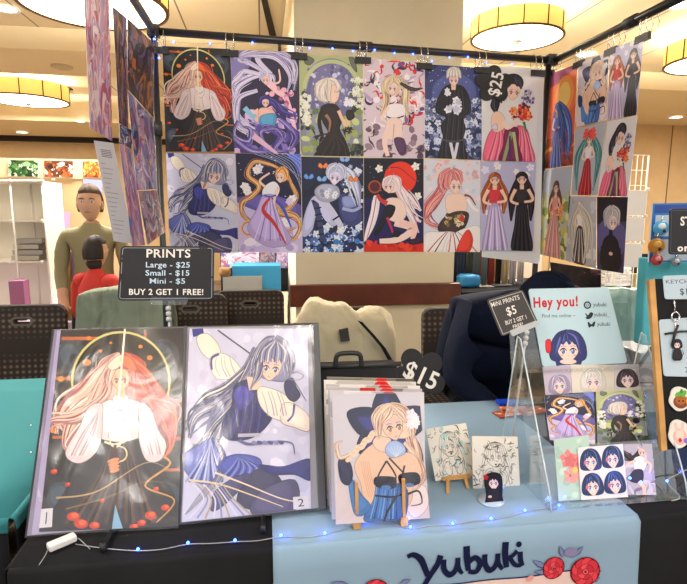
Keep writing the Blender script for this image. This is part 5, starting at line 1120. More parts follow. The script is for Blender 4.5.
A.blob([(28, 90), (50, 84), (74, 92), (80, 140), (20, 140)], '#2c262e'); A.ell(32, 120, 9, 6, '#e6b8a4'); A.scat(1, (16, 32, 16, 32), (15, 15), ['#b8242c'], 'flower'); A.poly([(24, 146), (90, 142), (90, 156), (24, 160)], '#8a8490')
mb.build('printed_figure', sd_)
tag(MB().box(onz(507, 404, TS+.0)+Vector((0, .0, .008)), (.085, .045, .016), mat('blue_film', '#1c46c4', .35)).build('blue_packet', bevel=.003), 'small bright blue packet at the rear edge of the table', 'packet')
G_ = 'orange and red packets at the back of the table'
for k, (x, y, r, c, lab) in enumerate(((508, 414, .15, '#b4523a', 'reddish picture packet under the orange one, rear of the table'), (514, 410, -.12, '#d0703c', 'orange picture packet lying on top of the reddish one'), (533, 411, .3, '#a8483a', 'dull red packet nearest the acrylic rack, rear of the table'))):
    p = onz(x, y, TS+.002+.005*k); mb = MB(); mb.box(p+Vector((0, 0, .002)), (.11, .06, .004), INKG, rz=r, col=lin(c)); 
    R = Matrix.Rotation(r, 3, 'Z'); q = [p+Vector((0, 0, .0042))+R @ Vector(v) for v in ((-.052, .027, 0), (.052, .027, 0), (.052, -.027, 0), (-.052, -.027, 0))]
    A = Art(mb, q, (0, 0, 100, 60), INKG, k+2); A.scat(16, (0, 0, 100, 60), (5, 16), [c, '#e8c8a0', '#7c2a24', '#d88a50', '#f0e0d0'], 'ell')
    tag(mb.build('picture_packet'), lab, 'packet', G_)
# battery box and string lights come last

# ---- clear acrylic rack
rk = empty('acrylic_rack', (.955, 1.42, TS)); tag(rk, 'tiered clear acrylic rack holding the mini prints and the greeting sign', 'display rack')
XL, XR = .752, 1.162
T1, T2, T3, T4 = lean(1.262, TS+.01, 20), lean(1.352, TS+.08, 22), lean(1.44, TS+.2, 22), lean(1.475, TS+.25, 14)
for x in (XL, XR):
    P = [(1.225, TS), (1.242, TS+.05), (1.45, 1.175), (1.47, 1.18), (1.54, TS+.02), (1.54, TS)]
    mb = MB(); n = len(P); mb.add([(x-.0015, y, z) for y, z in P]+[(x+.0015, y, z) for y, z in P], [tuple(range(n))[::-1], tuple(range(n, 2*n))]+[(i, (i+1) % n, (i+1) % n+n, i+n) for i in range(n)], ACR); mb.build('side_panel', rk)
    m2 = MB(); m2.tube([Vector((x, y, z)) for y, z in P[:4]], .0022, mat('acrylic_edge', '#c4d2d8', .1, spec=.8), 6); m2.tube([Vector((x, y, z)) for y, z in P[3:]], .002, MATS['acrylic_edge'], 6); m2.build('polished_edge', rk)
for k, (pln, yb) in enumerate(((T1, 499), (T2, 445), (T3, 396), (T4, 366))):
    zb = onp(600, yb, *pln).z; yb_ = onp(600, yb, *pln).y; a = math.atan2(pln[1].z, -pln[1].y); d = Vector((0, math.sin(a), math.cos(a)))
    p0 = Vector((XL, yb_+.004, zb-.003)); p1 = Vector((XR, yb_+.004, zb-.003)); L = .15 if k < 3 else .2
    MB().hexa([p0, p1, p1+d*L, p0+d*L], (0, .002, 0), ACR).build('back_panel', rk)
    MB().hexa([p0+Vector((0, -.03, 0)), p1+Vector((0, -.03, 0)), p1, p0], (0, 0, -.002), ACR).build('ledge', rk)
    MB().hexa([p0+Vector((0, -.03, .0)), p1+Vector((0, -.03, .0)), p1+Vector((0, -.032, .018)), p0+Vector((0, -.032, .018))], (0, -.002, 0), ACR).build('lip', rk)
G_ = 'mini prints in the acrylic rack'
LIL = ['#9c90ac', '#cfc6d8', '#6e6284', '#e4dde8']; WHT = ['#cfcac4', '#efece6', '#a09a98', '#dedad4']; DRK = ['#4a4048', '#6e626a', '#2c262c', '#8a7c84']; NVY = ['#2b3558', '#4a5a8a', '#1a2038', '#6c7cb0']
def art_four(A):
    A.bg('#dcdadc')
    for i, (x, y) in enumerate(((26, 27), (74, 25), (26, 74), (74, 73))): A.k += 2; art_chibi(['#2c3a66', '#4c6aa4', '#1a2344', '#6a8cc4'], x=x, y=y, r=17, first=False)(A); A.ell(x-12, y+3, 3, 4, '#d87a88')
def art_mint(A):
    A.bg('#b5cbbf'); A.scat(20, (0, 0, 100, 160), (6, 14), ['#c4d8ca', '#a8c0b4'], 'ell'); A.scat(7, (35, 50, 70, 110), (18, 28), ['#d98a88', '#e6a09a', '#cf7474'], 'flower'); A.ell(55, 85, 8, 8, '#e8c870')
def art_white(A):
    A.bg('#b8b0be'); A.scat(20, (0, 0, 100, 160), (6, 18), ['#a89eb0', '#d0c8d2', '#8a7e96'], 'swoosh')
    A.hair([(62, 20), (40, 45), (20, 40), (5, 20)], 20, ['#32262a', '#5a464a', '#1c1418'], 6); A.blob([(40, 48), (66, 40), (78, 62), (62, 88), (40, 84)], '#ece6e4'); A.blob([(35, 84), (64, 84), (58, 122), (20, 116)], '#32304a'); A.rib([(70, 52), (90, 66), (84, 92)], 8, '#e8c8b8', 6); A.rib([(45, 54), (22, 62), (8, 78)], 8, '#e8c8b8', 6); A.face(66, 28, 13, '#eccab8')
    A.rib([(50, 118), (64, 140), (60, 165)], 14, '#e8c8b8', 10)
MIN = [
 ([(542.7, 367), (570.4, 365), (571.8, 393), (545.6, 395)], T3, U1[:3]+(110,), art_chibi(LIL, '#c2b4c4', 55, 75, 30), 'mini print of lilac-haired character, top left of the acrylic rack'),
 ([(570.6, 364.6), (614, 364.6), (614.6, 391), (572.4, 393)], T3, (0, 0, 100, 64), art_chibi(WHT, '#d8d0c4', 50, 38, 22), 'mini print of white-haired character on cream, top middle of the rack'),
 ([(614.3, 364.6), (638.8, 364), (640.9, 390), (615, 391)], T3, (0, 0, 100, 110), art_chibi(DRK, '#d0c6c8', 50, 62, 32), 'mini print of dark-haired character, top right of the rack'),
 ([(544, 396), (593.7, 392), (595.2, 444.7), (550, 440)], T2, [(345, 42), (645, 40), (650, 495), (362, 492)], art_golden, 'mini print with golden ribbons, middle left of the rack'),
 ([(596, 391), (642.3, 390), (648.5, 443), (598, 444.7)], T2, [(40, 75), (340, 80), (345, 545), (50, 540)], art_arch, 'mini print of pale-haired woman under the arch, middle right of the rack'),
 ([(553.8, 439.7), (588.7, 435), (592, 499), (558.7, 501)], (T1[0]+Vector((0, .004, 0)), T1[1]), U1, art_mint, 'mint green mini card with a coral flower, bottom left of the rack'),
 ([(577.6, 447.6), (622.8, 443.8), (628, 497), (581.4, 500)], T1, (0, 0, 100, 100), art_four, 'white sticker sheet of four blue-haired chibi heads, bottom middle of the rack'),
 ([(620, 444), (652, 443.8), (656.3, 495), (624, 494.5)], (T1[0]+Vector((0, .003, 0)), T1[1]), U1, art_white, 'mini print of dark-haired girl in white top, bottom right of the rack')]
for i, (q, pln, f_, a, lab) in enumerate(MIN): sheet('mini_print', px_quad(q, pln), f_, a, lab, 'mini print', G_, th=.001, m=INKG, seed=70+i)
def a_hey(A):
    R_ = '#c2242c'; K = '#2b3840'
    A.text('Hey you!', 325, 132, 40, R_, 190, .035, 0, -2); A.text('Find me online ~', 338, 190, 15, K, 142, .0, 0, -1)
    for k, (y, t) in enumerate(((146, 'yubuki'), (188, 'yubuki_'), (229, 'yubuki'))):
        A.text(t, 514+k*8, y-3, 17, K, 56 if k != 1 else 66, .005)
    A.ring(461, 146, 10, 16, K); A.ring(461, 146, 8, 10, '#b9cfd8'); A.ring(461, 146, 4, 6, K); A.ell(470, 138, 2, 2, K)
    A.blob([(452, 182), (464, 190), (474, 178), (484, 182), (478, 196), (466, 204), (454, 200), (460, 194)], K)
    A.blob([(464, 218), (478, 230), (492, 216), (488, 236), (478, 234), (468, 240)], K)
    art_chibi(['#3f4478', '#6068ac', '#2a2d58', '#7c86cc'], x=378, y=330, r=58, first=False)(A); A.rib([(325, 400), (350, 395), (400, 395), (435, 402)], 26, '#3f4478', 26); A.ell(378, 392, 36, 12, '#f2d8cc')
    A.blob([(282, 300), (300, 294), (304, 320), (300, 350), (284, 346)], '#cf3038')
F_HEY = [(210, 80), (552, 73), (634, 400), (270, 416)]
tag(sign('greeting_sign', px_quad([(528.5, 289), (608.5, 287.5), (627.5, 363), (543, 367)], T4), F_HEY, a_hey, '#b4cfd8', None, .01, .003), 'pale blue Hey you! sign with a navy-haired chibi face above the rack', 'sign')

# ---- keychain board on an easel
KP = (Vector((0, 1.46, .8)), Vector((-.15, -1, .2)).normalized())
kb = empty('keychain_board', onp(690, 452, *KP)); tag(kb, 'black pin board with a wooden side frame displaying keychains at the right edge', 'display board')
q = px_quad([(654, 279), (722, 276), (735, 444), (664, 450)], KP); mb = MB(); mb.hexa(q, -KP[1]*.008, mat('black_felt', (.022, .022, .024), .95, spec=.05, bump=.2, bscale=200)); mb.build('felt_panel', kb)
q = px_quad([(648.4, 280), (654, 279), (666.5, 449.5), (661, 451)], KP); mb = MB(); mb.hexa([p+KP[1]*.004 for p in q], -KP[1]*.016, pine); mb.build('frame_side', kb)
q = px_quad([(722, 276), (728, 276), (740, 445), (735, 444)], KP); mb = MB(); mb.hexa([p+KP[1]*.004 for p in q], -KP[1]*.016, pine); mb.build('frame_side', kb)
f0 = onz(641, 500, TS); k0 = onp(664, 452, *KP)
MB().tube([k0-KP[1]*.012, Vector((onp(650, 480, *KP).x, 1.36, TS+.006))], .006, black_metal, 8).build('front_leg', kb)
MB().tube([onp(725, 450, *KP)-KP[1]*.012, Vector((onp(735, 480, *KP).x, 1.36, TS+.006))], .006, black_metal, 8).build('front_leg', kb)
MB().tube([onp(690, 300, *KP)-KP[1]*.015, Vector((onp(690, 300, *KP).x, 1.75, TS+.006))], .006, black_metal, 8).build('rear_leg', kb)
K2 = (KP[0]+KP[1]*.006, KP[1])
def a_k1(A): A.text('KEYCHA', 6, 25, 17, '#4c5a66', 74, .0, 0, 0, 'l'); A.text('$15', 40, 68, 26, '#3c4a56', 34, .01, 0, 0, 'l')
tag(sign('price_sign', px_quad([(663, 276), (694, 275), (696, 299), (665, 299)], K2), (0, 0, 80, 100), a_k1, '#b3c6d2', None, .006, .002), 'pale blue $15 card at the top of the black keychain board', 'sign')
def a_k2(A): A.text('2 FO', 58, 150, 16, '#3c4a56', 34, .0, 0, 0, 'l')
kc = sign('keychain_card', px_quad([(659, 320), (697, 317), (701, 377), (664, 376)], K2), (0, 0, 100, 170), a_k2, '#b7c8d3', None, .008, .002); tag(kc, 'pale blue backing card with a black cord on the keychain board', 'card')
K3 = (KP[0]+KP[1]*.011, KP[1])
mb = MB(); mb.tube([onp(665, 334, *K3), onp(680, 331.5, *K3), onp(700, 331, *K3)], .0032, black_plastic, 8); mb.tube([onp(678, 325, *K3), onp(675, 333, *K3), onp(672, 346, *K3)], .0035, black_plastic, 8); mb.build('cord', kc)
kch = empty('chibi_keychain', onp(676, 360, *K3)); tag(kch, 'acrylic chibi keychain in black hanging from a metal ring', 'keychain')
c = onp(675.5, 316.5, *K3); MB().tube([c+(Vector((1, 0, 0))*math.cos(t)+Vector((0, .15, 1))*math.sin(t))*.0125 for t in [2*math.pi*k/24 for k in range(25)]], .0022, chrome, 8).build('ring', kch)
MB().tube([onp(674, 300, *K3), onp(675, 306, *K3), onp(674.5, 311, *K3)], .002, chrome, 6).build('hook', kch); MB().tube([onp(675, 322, *K3), onp(677, 336, *K3)], .001, chrome, 6).build('chain', kch)
q = px_quad([(670, 337), (684, 336), (684, 362), (670.5, 362.5)], K3); mb = MB(); plate(mb, q, [rr_unit(.035, .06, .012)], .002, ACR, bevel=.0003); A = Art(mb, [p+KP[1]*.0004 for p in q], (0, 0, 100, 180)); art_chibi(['#2a2226', '#4a3e44', '#161216'], x=50, y=55, r=28, first=False)(A); A.blob([(28, 88), (72, 88), (84, 160), (18, 160)], '#2a2428'); A.rib([(78, 150), (95, 120), (88, 95)], 8, '#2a2428'); A.ell(35, 162, 12, 8, '#1a1618'); A.ell(66, 162, 12, 8, '#1a1618'); mb.build('charm', kch)
mb = MB(); c = onp(692, 317, *K3); mb.tube([c+(Vector((1, 0, 0))*math.cos(t)+Vector((0, .15, 1))*math.sin(t))*.011 for t in [2*math.pi*k/20 for k in range(21)]], .002, chrome, 8); tag(mb.build('key_ring'), 'bare metal ring cut by the right edge of the photo', 'key ring')
def charm(quad, lab, fn):
    q = px_quad(quad, K3); mb = MB(); A = Art(mb, q, (0, 0, 100, 100)); n = 40
    plate(mb, q, [[(.5+.5*math.cos(t)*(1+.06*math.sin(5*t)), .5+.5*math.sin(t)*(1+.06*math.cos(3*t))) for t in [2*math.pi*k/n for k in range(n)]]], .003, INKG, lin('#e2dcd2')); A.base = 4e-4; fn(A); tag(mb.build('enamel_charm'), lab, 'charm', 'charms on the keychain board')
def a_b(A): A.ell(50, 62, 34, 28, '#8a5228'); A.ell(50, 54, 24, 20, '#b06c34'); A.ell(42, 58, 4, 4, '#2a160c'); A.ell(60, 58, 4, 4, '#2a160c'); A.scat(6, (30, 16, 70, 34), (9, 15), ['#3f8a3c', '#6cb04c', '#d8422c'], 'ell'); A.ell(82, 60, 8, 14, '#e6b838')
def a_p(A): A.ell(50, 60, 32, 30, '#e0b4ac'); A.rib([(38, 45), (32, 10)], 16, '#e6c4bc', 12); A.rib([(60, 45), (66, 10)], 16, '#e6c4bc', 12); A.ell(50, 54, 20, 18, '#eed4c8'); A.ell(50, 72, 8, 8, '#c43c3c'); A.ell(80, 74, 14, 10, '#8a78d0')
charm([(669, 387), (692, 387), (692, 411), (670, 411)], 'brown charm with green leaves on the keychain board', a_b)
charm([(668, 420), (690, 420), (691, 448), (670, 448)], 'pinkish white charm near the bottom of the keychain board', a_p)

# ---- teal panel with pins behind the keychain board, and the ST.. sign
TP = (Vector((0, 1.9, 0)), Vector((-.1, -1, .05)).normalized())
tb = empty('teal_display_box', (onp(690, 300, *TP).x, 1.93, .76)); tag(tb, 'tall teal cloth-covered display box right of the jade plastic cover', 'display box')
q = px_quad([(647, 258), (730, 262), (724, 352), (641.5, 345)], TP); mb = MB(); mb.hexa(q, (0, .05, 0), mat('lit_teal_cloth', '#58b4c2', .85, spec=.15, bump=.2, bscale=7)); mb.build('body', tb, bevel=.006)  # brighter copy of the teal cloth, its stronger light put into the colour
dq = [q[3].copy(), q[2].copy(), q[2].copy(), q[3].copy()]
dw = empty('drawer_unit', (dq[0].x+.25, dq[0].y+.1, .757)); tag(dw, 'cloudy grey plastic drawer unit under the teal display box', 'drawers'); zt_ = min(dq[0].z, dq[1].z)-.002
for k in range(2):
    z1 = zt_-(zt_-.765)*k/2; z0_ = zt_-(zt_-.765)*(k+1)/2+.006; a_, b_ = dq[0], dq[1]; mb = MB(); mb.hexa([(a_.x, a_.y, z0_), (b_.x, b_.y, z0_), (b_.x, b_.y, z1), (a_.x, a_.y, z1)], (0, .2, 0), mat('cloudy_drawer', '#8a8d90', .35)); o = mb.build('drawer', dw, bevel=.006)
    m_ = a_.lerp(b_, .4); MB().box((m_.x, m_.y-.008, (z0_+z1)/2+.02), (.08, .012, .012), white_plastic, rz=math.atan2(b_.y-a_.y, b_.x-a_.x)).build('handle', o)
bb = px_quad([(653, 203.5), (730, 202), (730, 262), (649, 262)], (TP[0]-Vector((0, .02, 0)), TP[1]))
def a_pins(A):
    A.bg('#2f7cc0'); A.poly([(4, 4), (200, 4), (200, 24), (4, 24)], '#1d4fa0')
    for x in (8, 64, 120):
        for y in (30, 92): A.poly([(x, y), (x+48, y), (x+48, y+54), (x, y+54)], '#b9cbd8')
pb_ = sheet('pin_board', bb, (0, 0, 180, 150), a_pins, 'blue pin board with square pale cells above the teal box', 'pin board', th=.01, m=INKG)
def pin(c, r, col, c2, lab):
    p = onp(c[0], c[1], TP[0]-Vector((0, .03, 0)), TP[1]); mb = MB(); mb.ball(p, (r, .006, r*.8), mat('enamel_'+col[1:], col, .3), 18); mb.ball(p+Vector((-.0, -.005, r*.2)), (r*.5, .004, r*.35), mat('enamel_'+c2[1:], c2, .3), 12); mb.ball(p+Vector((r*.3, -.006, -r*.3)), (r*.2, .003, r*.2), black_plastic, 8); mb.tube([p+Vector((0, 0, r*.7)), p+Vector((0, 0, r*1.3))], .002, chrome, 6)
    tag(mb.build('enamel_pin'), lab, 'pin', 'round enamel pins on the blue board')
pin((661, 228), .034, '#4fa0d4', '#d8ecf4', 'light blue pin, upper one on the blue pin board'); pin((656.5, 246), .036, '#c8862c', '#f0c060', 'orange pin below the light blue one'); pin((657, 260), .026, '#c03a3a', '#e8a0a0', 'red pin at the bottom of the blue pin board'); pin((676, 262), .022, '#7c8894', '#d8dde2', 'grey pin half hidden under the black sign')
SG = (Vector((0, 1.62, 0)), Vector((-.05, -1, .05)).normalized())
def a_st(A): A.text('ST', 34, 40, 28, '#e8e4de', 34, .03, 0, 0, 'l'); A.text('or', 26, 128, 22, '#e8e4de', 36, .04, 0, 0, 'l')
tag(sign('price_sign', px_quad([(670, 209), (732, 208), (732, 254), (669, 254.5)], SG), (0, 0, 200, 150), a_st, '#232225', '#4a4a4e', .01), 'black sign reading ST and or, cut by the right edge of the photo', 'sign')
s2 = empty('sign_stand', (onp(700, 240, *SG).x, 1.64, TS)); tag(s2, 'clear stand under the black sign at the right edge', 'sign stand'); clip_stand(s2, (onp(700, 240, *SG).x, 1.64, TS), onp(700, 256, *SG))
# ================================================================== CHAIRS, PEOPLE, BAGS
def fabric_mat():
    m = bpy.data.materials.new('patterned_upholstery'); m.use_nodes = True; nt = m.node_tree; p = nt.nodes['Principled BSDF']
    tc = nd(nt, 'ShaderNodeTexCoord'); mp = nd(nt, 'ShaderNodeMapping'); mp.inputs['Scale'].default_value = (30, 30, 30); nt.links.new(tc.outputs['Object'], mp.inputs[0])
    vo = nd(nt, 'ShaderNodeTexVoronoi'); vo.inputs['Scale'].default_value = 1; vo.inputs['Randomness'].default_value = 0; nt.links.new(mp.outputs[0], vo.inputs['Vector'])
    cr = nd(nt, 'ShaderNodeValToRGB'); e = cr.color_ramp.elements; e[0].position = 0; e[0].color = (*lin('#8a7c70'), 1); e[1].position = .42; e[1].color = (*lin('#2e2622'), 1)
    k = e.new(.2); k.color = (*lin('#5e5148'), 1)
    nt.links.new(vo.outputs['Distance'], cr.inputs[0]); nt.links.new(cr.outputs[0], p.inputs['Base Color']); p.inputs['Roughness'].default_value = .9
    return m
FAB = fabric_mat()
def make_chair():
    t = empty('banquet_chair', (0, 0, 0)); W_, Hh = .46, .52
    hole = [(x, y+.0) for x, y in rrect(.1, .035, .017, 5, 0, .175)]
    vs, fs = curve_mesh([rrect(W_, Hh, .05), hole], .035, .008)
    MB().add([(v.x, v.z+.005+v.y*.12, v.y+.72) for v in vs], fs, FAB).build('backrest', t)
    vs, fs = curve_mesh([rrect(.12, .05, .024, 5, 0, .175), hole], .056, .002); MB().add([(v.x, v.z+.005+v.y*.12, v.y+.72) for v in vs], fs, mat('taupe_plastic', '#5e554c', .5)).build('grip_rim', t)
    vs, fs = curve_mesh([rrect(.46, .44, .05)], .05, .015); MB().add([(v.x, v.y-.22, v.z+.46) for v in vs], fs, FAB).build('seat', t)
    for x in (-.2, .2):
        MB().tube([(x, .0, .56), (x, .02, .4), (x, .06, 0)], .011, black_metal, 8).build('leg', t)
        MB().tube([(x, -.4, .43), (x, -.42, 0)], .011, black_metal, 8).build('leg', t)
    return t
G_ = 'brown patterned banquet chairs'
ch = make_chair(); cpos = ony(18, 290, 3.95); ch.location = (ony(20, 300, 3.3).x, 3.3, 0)
tag(ch, 'brown patterned banquet chair with a handle slot at the left edge of the photo', 'chair', G_)
FLIP = math.pi
def chair(px, Y, lab, rz=0, dz=0): return dup(ch, (ony(px, 300, Y).x, Y, dz), lab, G_, rz)
chair(250, 3.75, 'brown patterned banquet chair with handle slot in front of the bright blue box')
chair(343, 3.02, 'banquet chair hidden under the cream padded bag')
c3 = dup(ch, (1.15, 2.93, 0), 'brown patterned chair the navy hoodie person sits on', G_, 0)
chair(124, 3.15, 'banquet chair under the grey-green jacket')
chair(622, 2.95, 'brown patterned chair right of the jade plastic cover')

def lump(c, size, m, sd=0, amp=.12, fold=(3, 2, 4), n=40, pw=.6, shape=None):
    """soft sagging cloth volume: rounded box with creases"""
    mb = MB(); vs = []; c = Vector(c); N = n
    for i in range(N+1):
        th_ = math.pi*i/N
        for k in range(2*N):
            a = math.pi*k/N
            f_ = lambda v: math.copysign(abs(v)**pw, v)
            p = Vector((f_(math.cos(a))*f_(math.sin(th_)), f_(math.sin(a))*f_(math.sin(th_)), f_(math.cos(th_))))
            w_ = Vector((p.x*fold[0], p.y*fold[1], p.z*fold[2]))+Vector((sd, sd*2, 0))
            d = 1+amp*(noise.noise(w_)+.4*abs(noise.noise(w_*2.3))+.1*noise.noise(w_*5)-.3*abs(noise.noise(Vector((p.x*7+p.z*5+sd, p.y*3, p.z*2)))))
            p = Vector((p.x*size[0]/2, p.y*size[1]/2, p.z*size[2]/2))*d
            if shape: p = shape(p)
            vs.append(c+p)
    fs = [(i*2*N+k, (i+1)*2*N+k, (i+1)*2*N+(k+1) % (2*N), i*2*N+(k+1) % (2*N)) for i in range(N) for k in range(2*N)]
    return mb.add(vs, fs, m, (1, 1, 1), True)
cream = mat('cream_padded_fabric', '#c4b99c', .8, spec=.2, bump=.8, bscale=11, var=.08, vscale=8)
bag = empty('padded_bag', ony(345, 380, 2.72)); bag.location = (ony(340, 350, 2.72).x, 2.72, .5); tag(bag, 'cream padded bag with a black strap slumped on a chair before the beige wall', 'bag')
bx = ony(338, 350, 2.72).x; zt_ = ony(338, 312, 2.72).z
lump((bx-.03, 2.74, .79), (.5, .3, .62), cream, 3, .13, (1.6, 1.2, 2.2), 44, .72, lambda p: Vector((p.x*(1-.25*max(0, p.z)/.33)-.1*max(0, p.z), p.y, p.z*.93))).build('body', bag)
lump((bx+.17, 2.73, .79), (.28, .26, .52), cream, 9, .12, (1.5, 1.4, 2), 30, .75).build('side_pocket', bag)
pp = [ony(x, y, 2.545) for x, y in ((360, 322), (372, 335), (383, 348), (391, 362), (396, 376))]
mb = MB()
for i in range(len(pp)-1): mb.hexa([pp[i]+Vector((-.012, 0, .006)), pp[i]+Vector((.014, 0, -.002)), pp[i+1]+Vector((.014, 0, -.002)), pp[i+1]+Vector((-.012, 0, .006))], (0, .012, 0), black_cloth)
mb.build('strap', bag); q = [ony(x, y, 2.558) for x, y in ((339, 330), (348, 328), (350, 341), (341, 342))]; mb = MB(); mb.hexa(q, (0, .012, 0), mat('dark_patch', '#3c3a38', .7)); mb.build('patch', bag)
jk = mat('grey_green_denim', '#7c8474', .9, spec=.1, bump=.6, bscale=22, var=.12, vscale=10)
jx = ony(126, 300, 2.62).x
def drapeY(x0, x1, Y, zt, zl, m, name, lab, cat, sd, thick=.05, lean_=0):
    mb = MB(); nu, nv = 44, 30; rows = []
    for i in range(nu+1):
        u = i/nu; x = x0+(x1-x0)*u; r_ = []
        for j in range(nv+1):
            t = j/nv; L = 1.0; s = (t-.5)*2; sag = .035*(abs(2*u-1)**2.4)+.012*noise.noise(Vector((u*5, sd, 0)))
            dr = max(0, abs(s)-.12)/.88; z = zt-sag-(zl)*dr*(1+.12*math.sin(u*9+sd)) - (.0 if abs(s) > .12 else 0)
            y = Y+s/abs(s or 1)*min(abs(s)/.12, 1)*thick*(1+.5*dr)+.034*noise.noise(Vector((u*7+sd, t*3, sd)))+.02*abs(noise.noise(Vector((u*13+dr*4, t*6, sd))))+.012*noise.noise(Vector((u*29, t*12, sd)))
            r_.append(Vector((x+(u-.5)*.1*dr+.012*noise.noise(Vector((dr*4, u*4, sd+5))), y, z)))
        rows.append(r_)
    mb.grid(rows, m); return tag(mb.build(name, solid=.008), lab, cat)
jx0, jx1 = ony(80, 300, 3.15).x, ony(168, 300, 3.15).x
drapeY(jx0, jx1, 3.2, ony(126, 288, 3.15).z, .42, jk, 'denim_jacket', 'grey-green jacket draped over a chair back behind the PRINTS sign', 'jacket', 2, .085)
mb = MB(); 
jade = mat('jade_plastic_sheet', '#7fa096', .35, spec=.5, bump=.5, bscale=12, var=.1, vscale=7)
drapeY(ony(570, 300, 2.75).x, ony(641, 300, 2.75).x, 2.75, ony(600, 287, 2.75).z, .55, jade, 'plastic_cover', 'crumpled jade green cover draped behind the greeting sign', 'cover', 6, .07)
rkx = ony(603, 300, 2.75).x
cr_ = empty('garment_stand', (rkx, 2.75, 0)); tag(cr_, 'metal stand holding up the jade green cover', 'stand')
for x in (-.16, .16): MB().tube([(rkx+x, 2.75, 0), (rkx+x, 2.75, 1.13)], .01, MATS['grey_steel'], 8).build('post', cr_)
MB().tube([(rkx-.16, 2.75, 1.13), (rkx+.16, 2.75, 1.13)], .01, MATS['grey_steel'], 8).build('crossbar', cr_)

# ---- people
def body(name, J, E_, root, mats, cls, loc, head=None, fingers=()):
    names = list(J); me = bpy.data.meshes.new('t'); me.from_pydata([Vector(J[n][0]) for n in names], [(names.index(a), names.index(b)) for a, b in E_], []); o = bpy.data.objects.new('t', me); COL.objects.link(o)
    md = o.modifiers.new('s', 'SKIN'); md.use_smooth_shade = True
    for i, n in enumerate(names): r = J[n][1]; me.skin_vertices[0].data[i].radius = (r, r) if not isinstance(r, tuple) else r
    me.skin_vertices[0].data[names.index(root)].use_root = True
    ss = o.modifiers.new('u', 'SUBSURF'); ss.levels = 2; ss.render_levels = 2; bpy.context.view_layer.update()
    ev = bpy.data.meshes.new_from_object(o.evaluated_get(bpy.context.evaluated_depsgraph_get()))
    mb = MB(); vs = [v.co.copy() for v in ev.vertices]
    for v in vs:
        d = .006*noise.noise(v*9)+.004*noise.noise(v*22); v += Vector((d, d, d))*.8
    by = {}
    for p in ev.polygons:
        c = p.center; n = min(names, key=lambda k: (Vector(J[k][0])-c).length-(J[k][1] if not isinstance(J[k][1], tuple) else J[k][1][0])*.5); by.setdefault(cls(n), []).append(tuple(p.vertices))
    o0 = len(mb.v); mb.v += vs
    for k, fs in by.items():
        mi = mb.mi(mats[k])
        for f in fs: mb.f.append(list(f)); mb.m.append(mi); mb.c.append((1, 1, 1)); mb.sm.append(True)
    if head: head(mb)
    for f in fingers: mb.tube(f[0], f[1], mats['skin'], 8)
    bpy.data.objects.remove(o)
    return mb
def head_geo(c, R, sk, s=1.0, face=True):
    c = Vector(c)
    def f_(mb):
        vs = []; n = 28; N = n//2*2
        for i in range(N+1):
            t = math.pi*i/N
            for k in range(2*N):
                a = math.pi*k/N; p = Vector((.075*math.sin(t)*math.cos(a), .095*math.sin(t)*math.sin(a), .118*math.cos(t)))
                if p.z < 0: f2 = 1-.28*(-p.z/.118); p.x *= f2; p.y *= (1-.12*(-p.z/.118))
                if p.y < 0:      # face side is -y
                    dx = abs(p.x); p.y -= .022*math.exp(-(p.x/.012)**2-((p.z+.012)/.02)**2); p.y += .008*math.exp(-((dx-.032)/.016)**2-((p.z-.012)/.014)**2); p.y -= .006*math.exp(-(p.x/.024)**2-((p.z+.055)/.010)**2); p.y -= .005*math.exp(-(p.x/.03)**2-((p.z+.095)/.02)**2)
                vs.append(c+R @ (p*s))
        fs = [(i*2*N+k, (i+1)*2*N+k, (i+1)*2*N+(k+1) % (2*N), i*2*N+(k+1) % (2*N)) for i in range(N) for k in range(2*N)]
        mb.add(vs, fs, sk, (1, 1, 1), True)
        for sx in (-1, 1):
            mb.ball(c+R @ (Vector((sx*.076, .008, -.01))*s), (.01*s, .018*s, .03*s), sk, 12, R=R)
            mb.ball(c+R @ (Vector((sx*.031, -.083, .012))*s), (.012*s, .007*s, .007*s), mat('eye_white', '#d8d4cc', .3), 10, R=R); mb.ball(c+R @ (Vector((sx*.031, -.089, .012))*s), (.005*s, .003*s, .0055*s), mat('iris', '#2a1a10', .3), 8, R=R)
            mb.tube([c+R @ (Vector(v)*s) for v in ((sx*.016, -.092, .03), (sx*.032, -.092, .035), (sx*.048, -.083, .029))], .0028*s, mat('brow', '#2a1c16', .8), 6)
        mb.tube([c+R @ (Vector(v)*s) for v in ((-.022, -.090, -.056), (0, -.0975, -.055), (.022, -.090, -.056))], [.002*s, .004*s, .002*s], mat('lips', '#9a5448', .5), 6)
    return f_
def hairshell(c, R, m, s=1.0, length=.04, name='hair', parent=None, front=.55, sd=0):
    long_ = length > .01
    mb = MB(); c = Vector(c); vs = []; N = 26
    for i in range(N+1):
        t = math.pi*i/N
        for k in range(2*N):
            a = math.pi*k/N; p = Vector((.086*math.sin(t)*math.cos(a), .106*math.sin(t)*math.sin(a)+.006, .128*math.cos(t)+.004))
            if p.z < 0 and p.y > -.02: p.z *= 1+length*8; 
            if p.z < .128*front and p.y < .01: p = p*(.8 if p.z > -.03 else .6)
            elif p.z < -.07 and long_: p.x *= .9
            elif p.z < -.06: p = p*.7
            p *= 1+.05*noise.noise(Vector((a*4, t*1.5, sd)))
            vs.append(c+R @ (p*s))
    fs = [(i*2*N+k, (i+1)*2*N+k, (i+1)*2*N+(k+1) % (2*N), i*2*N+(k+1) % (2*N)) for i in range(N) for k in range(2*N)]
    mb.add(vs, fs, m, (1, 1, 1), True); return mb.build(name, parent)
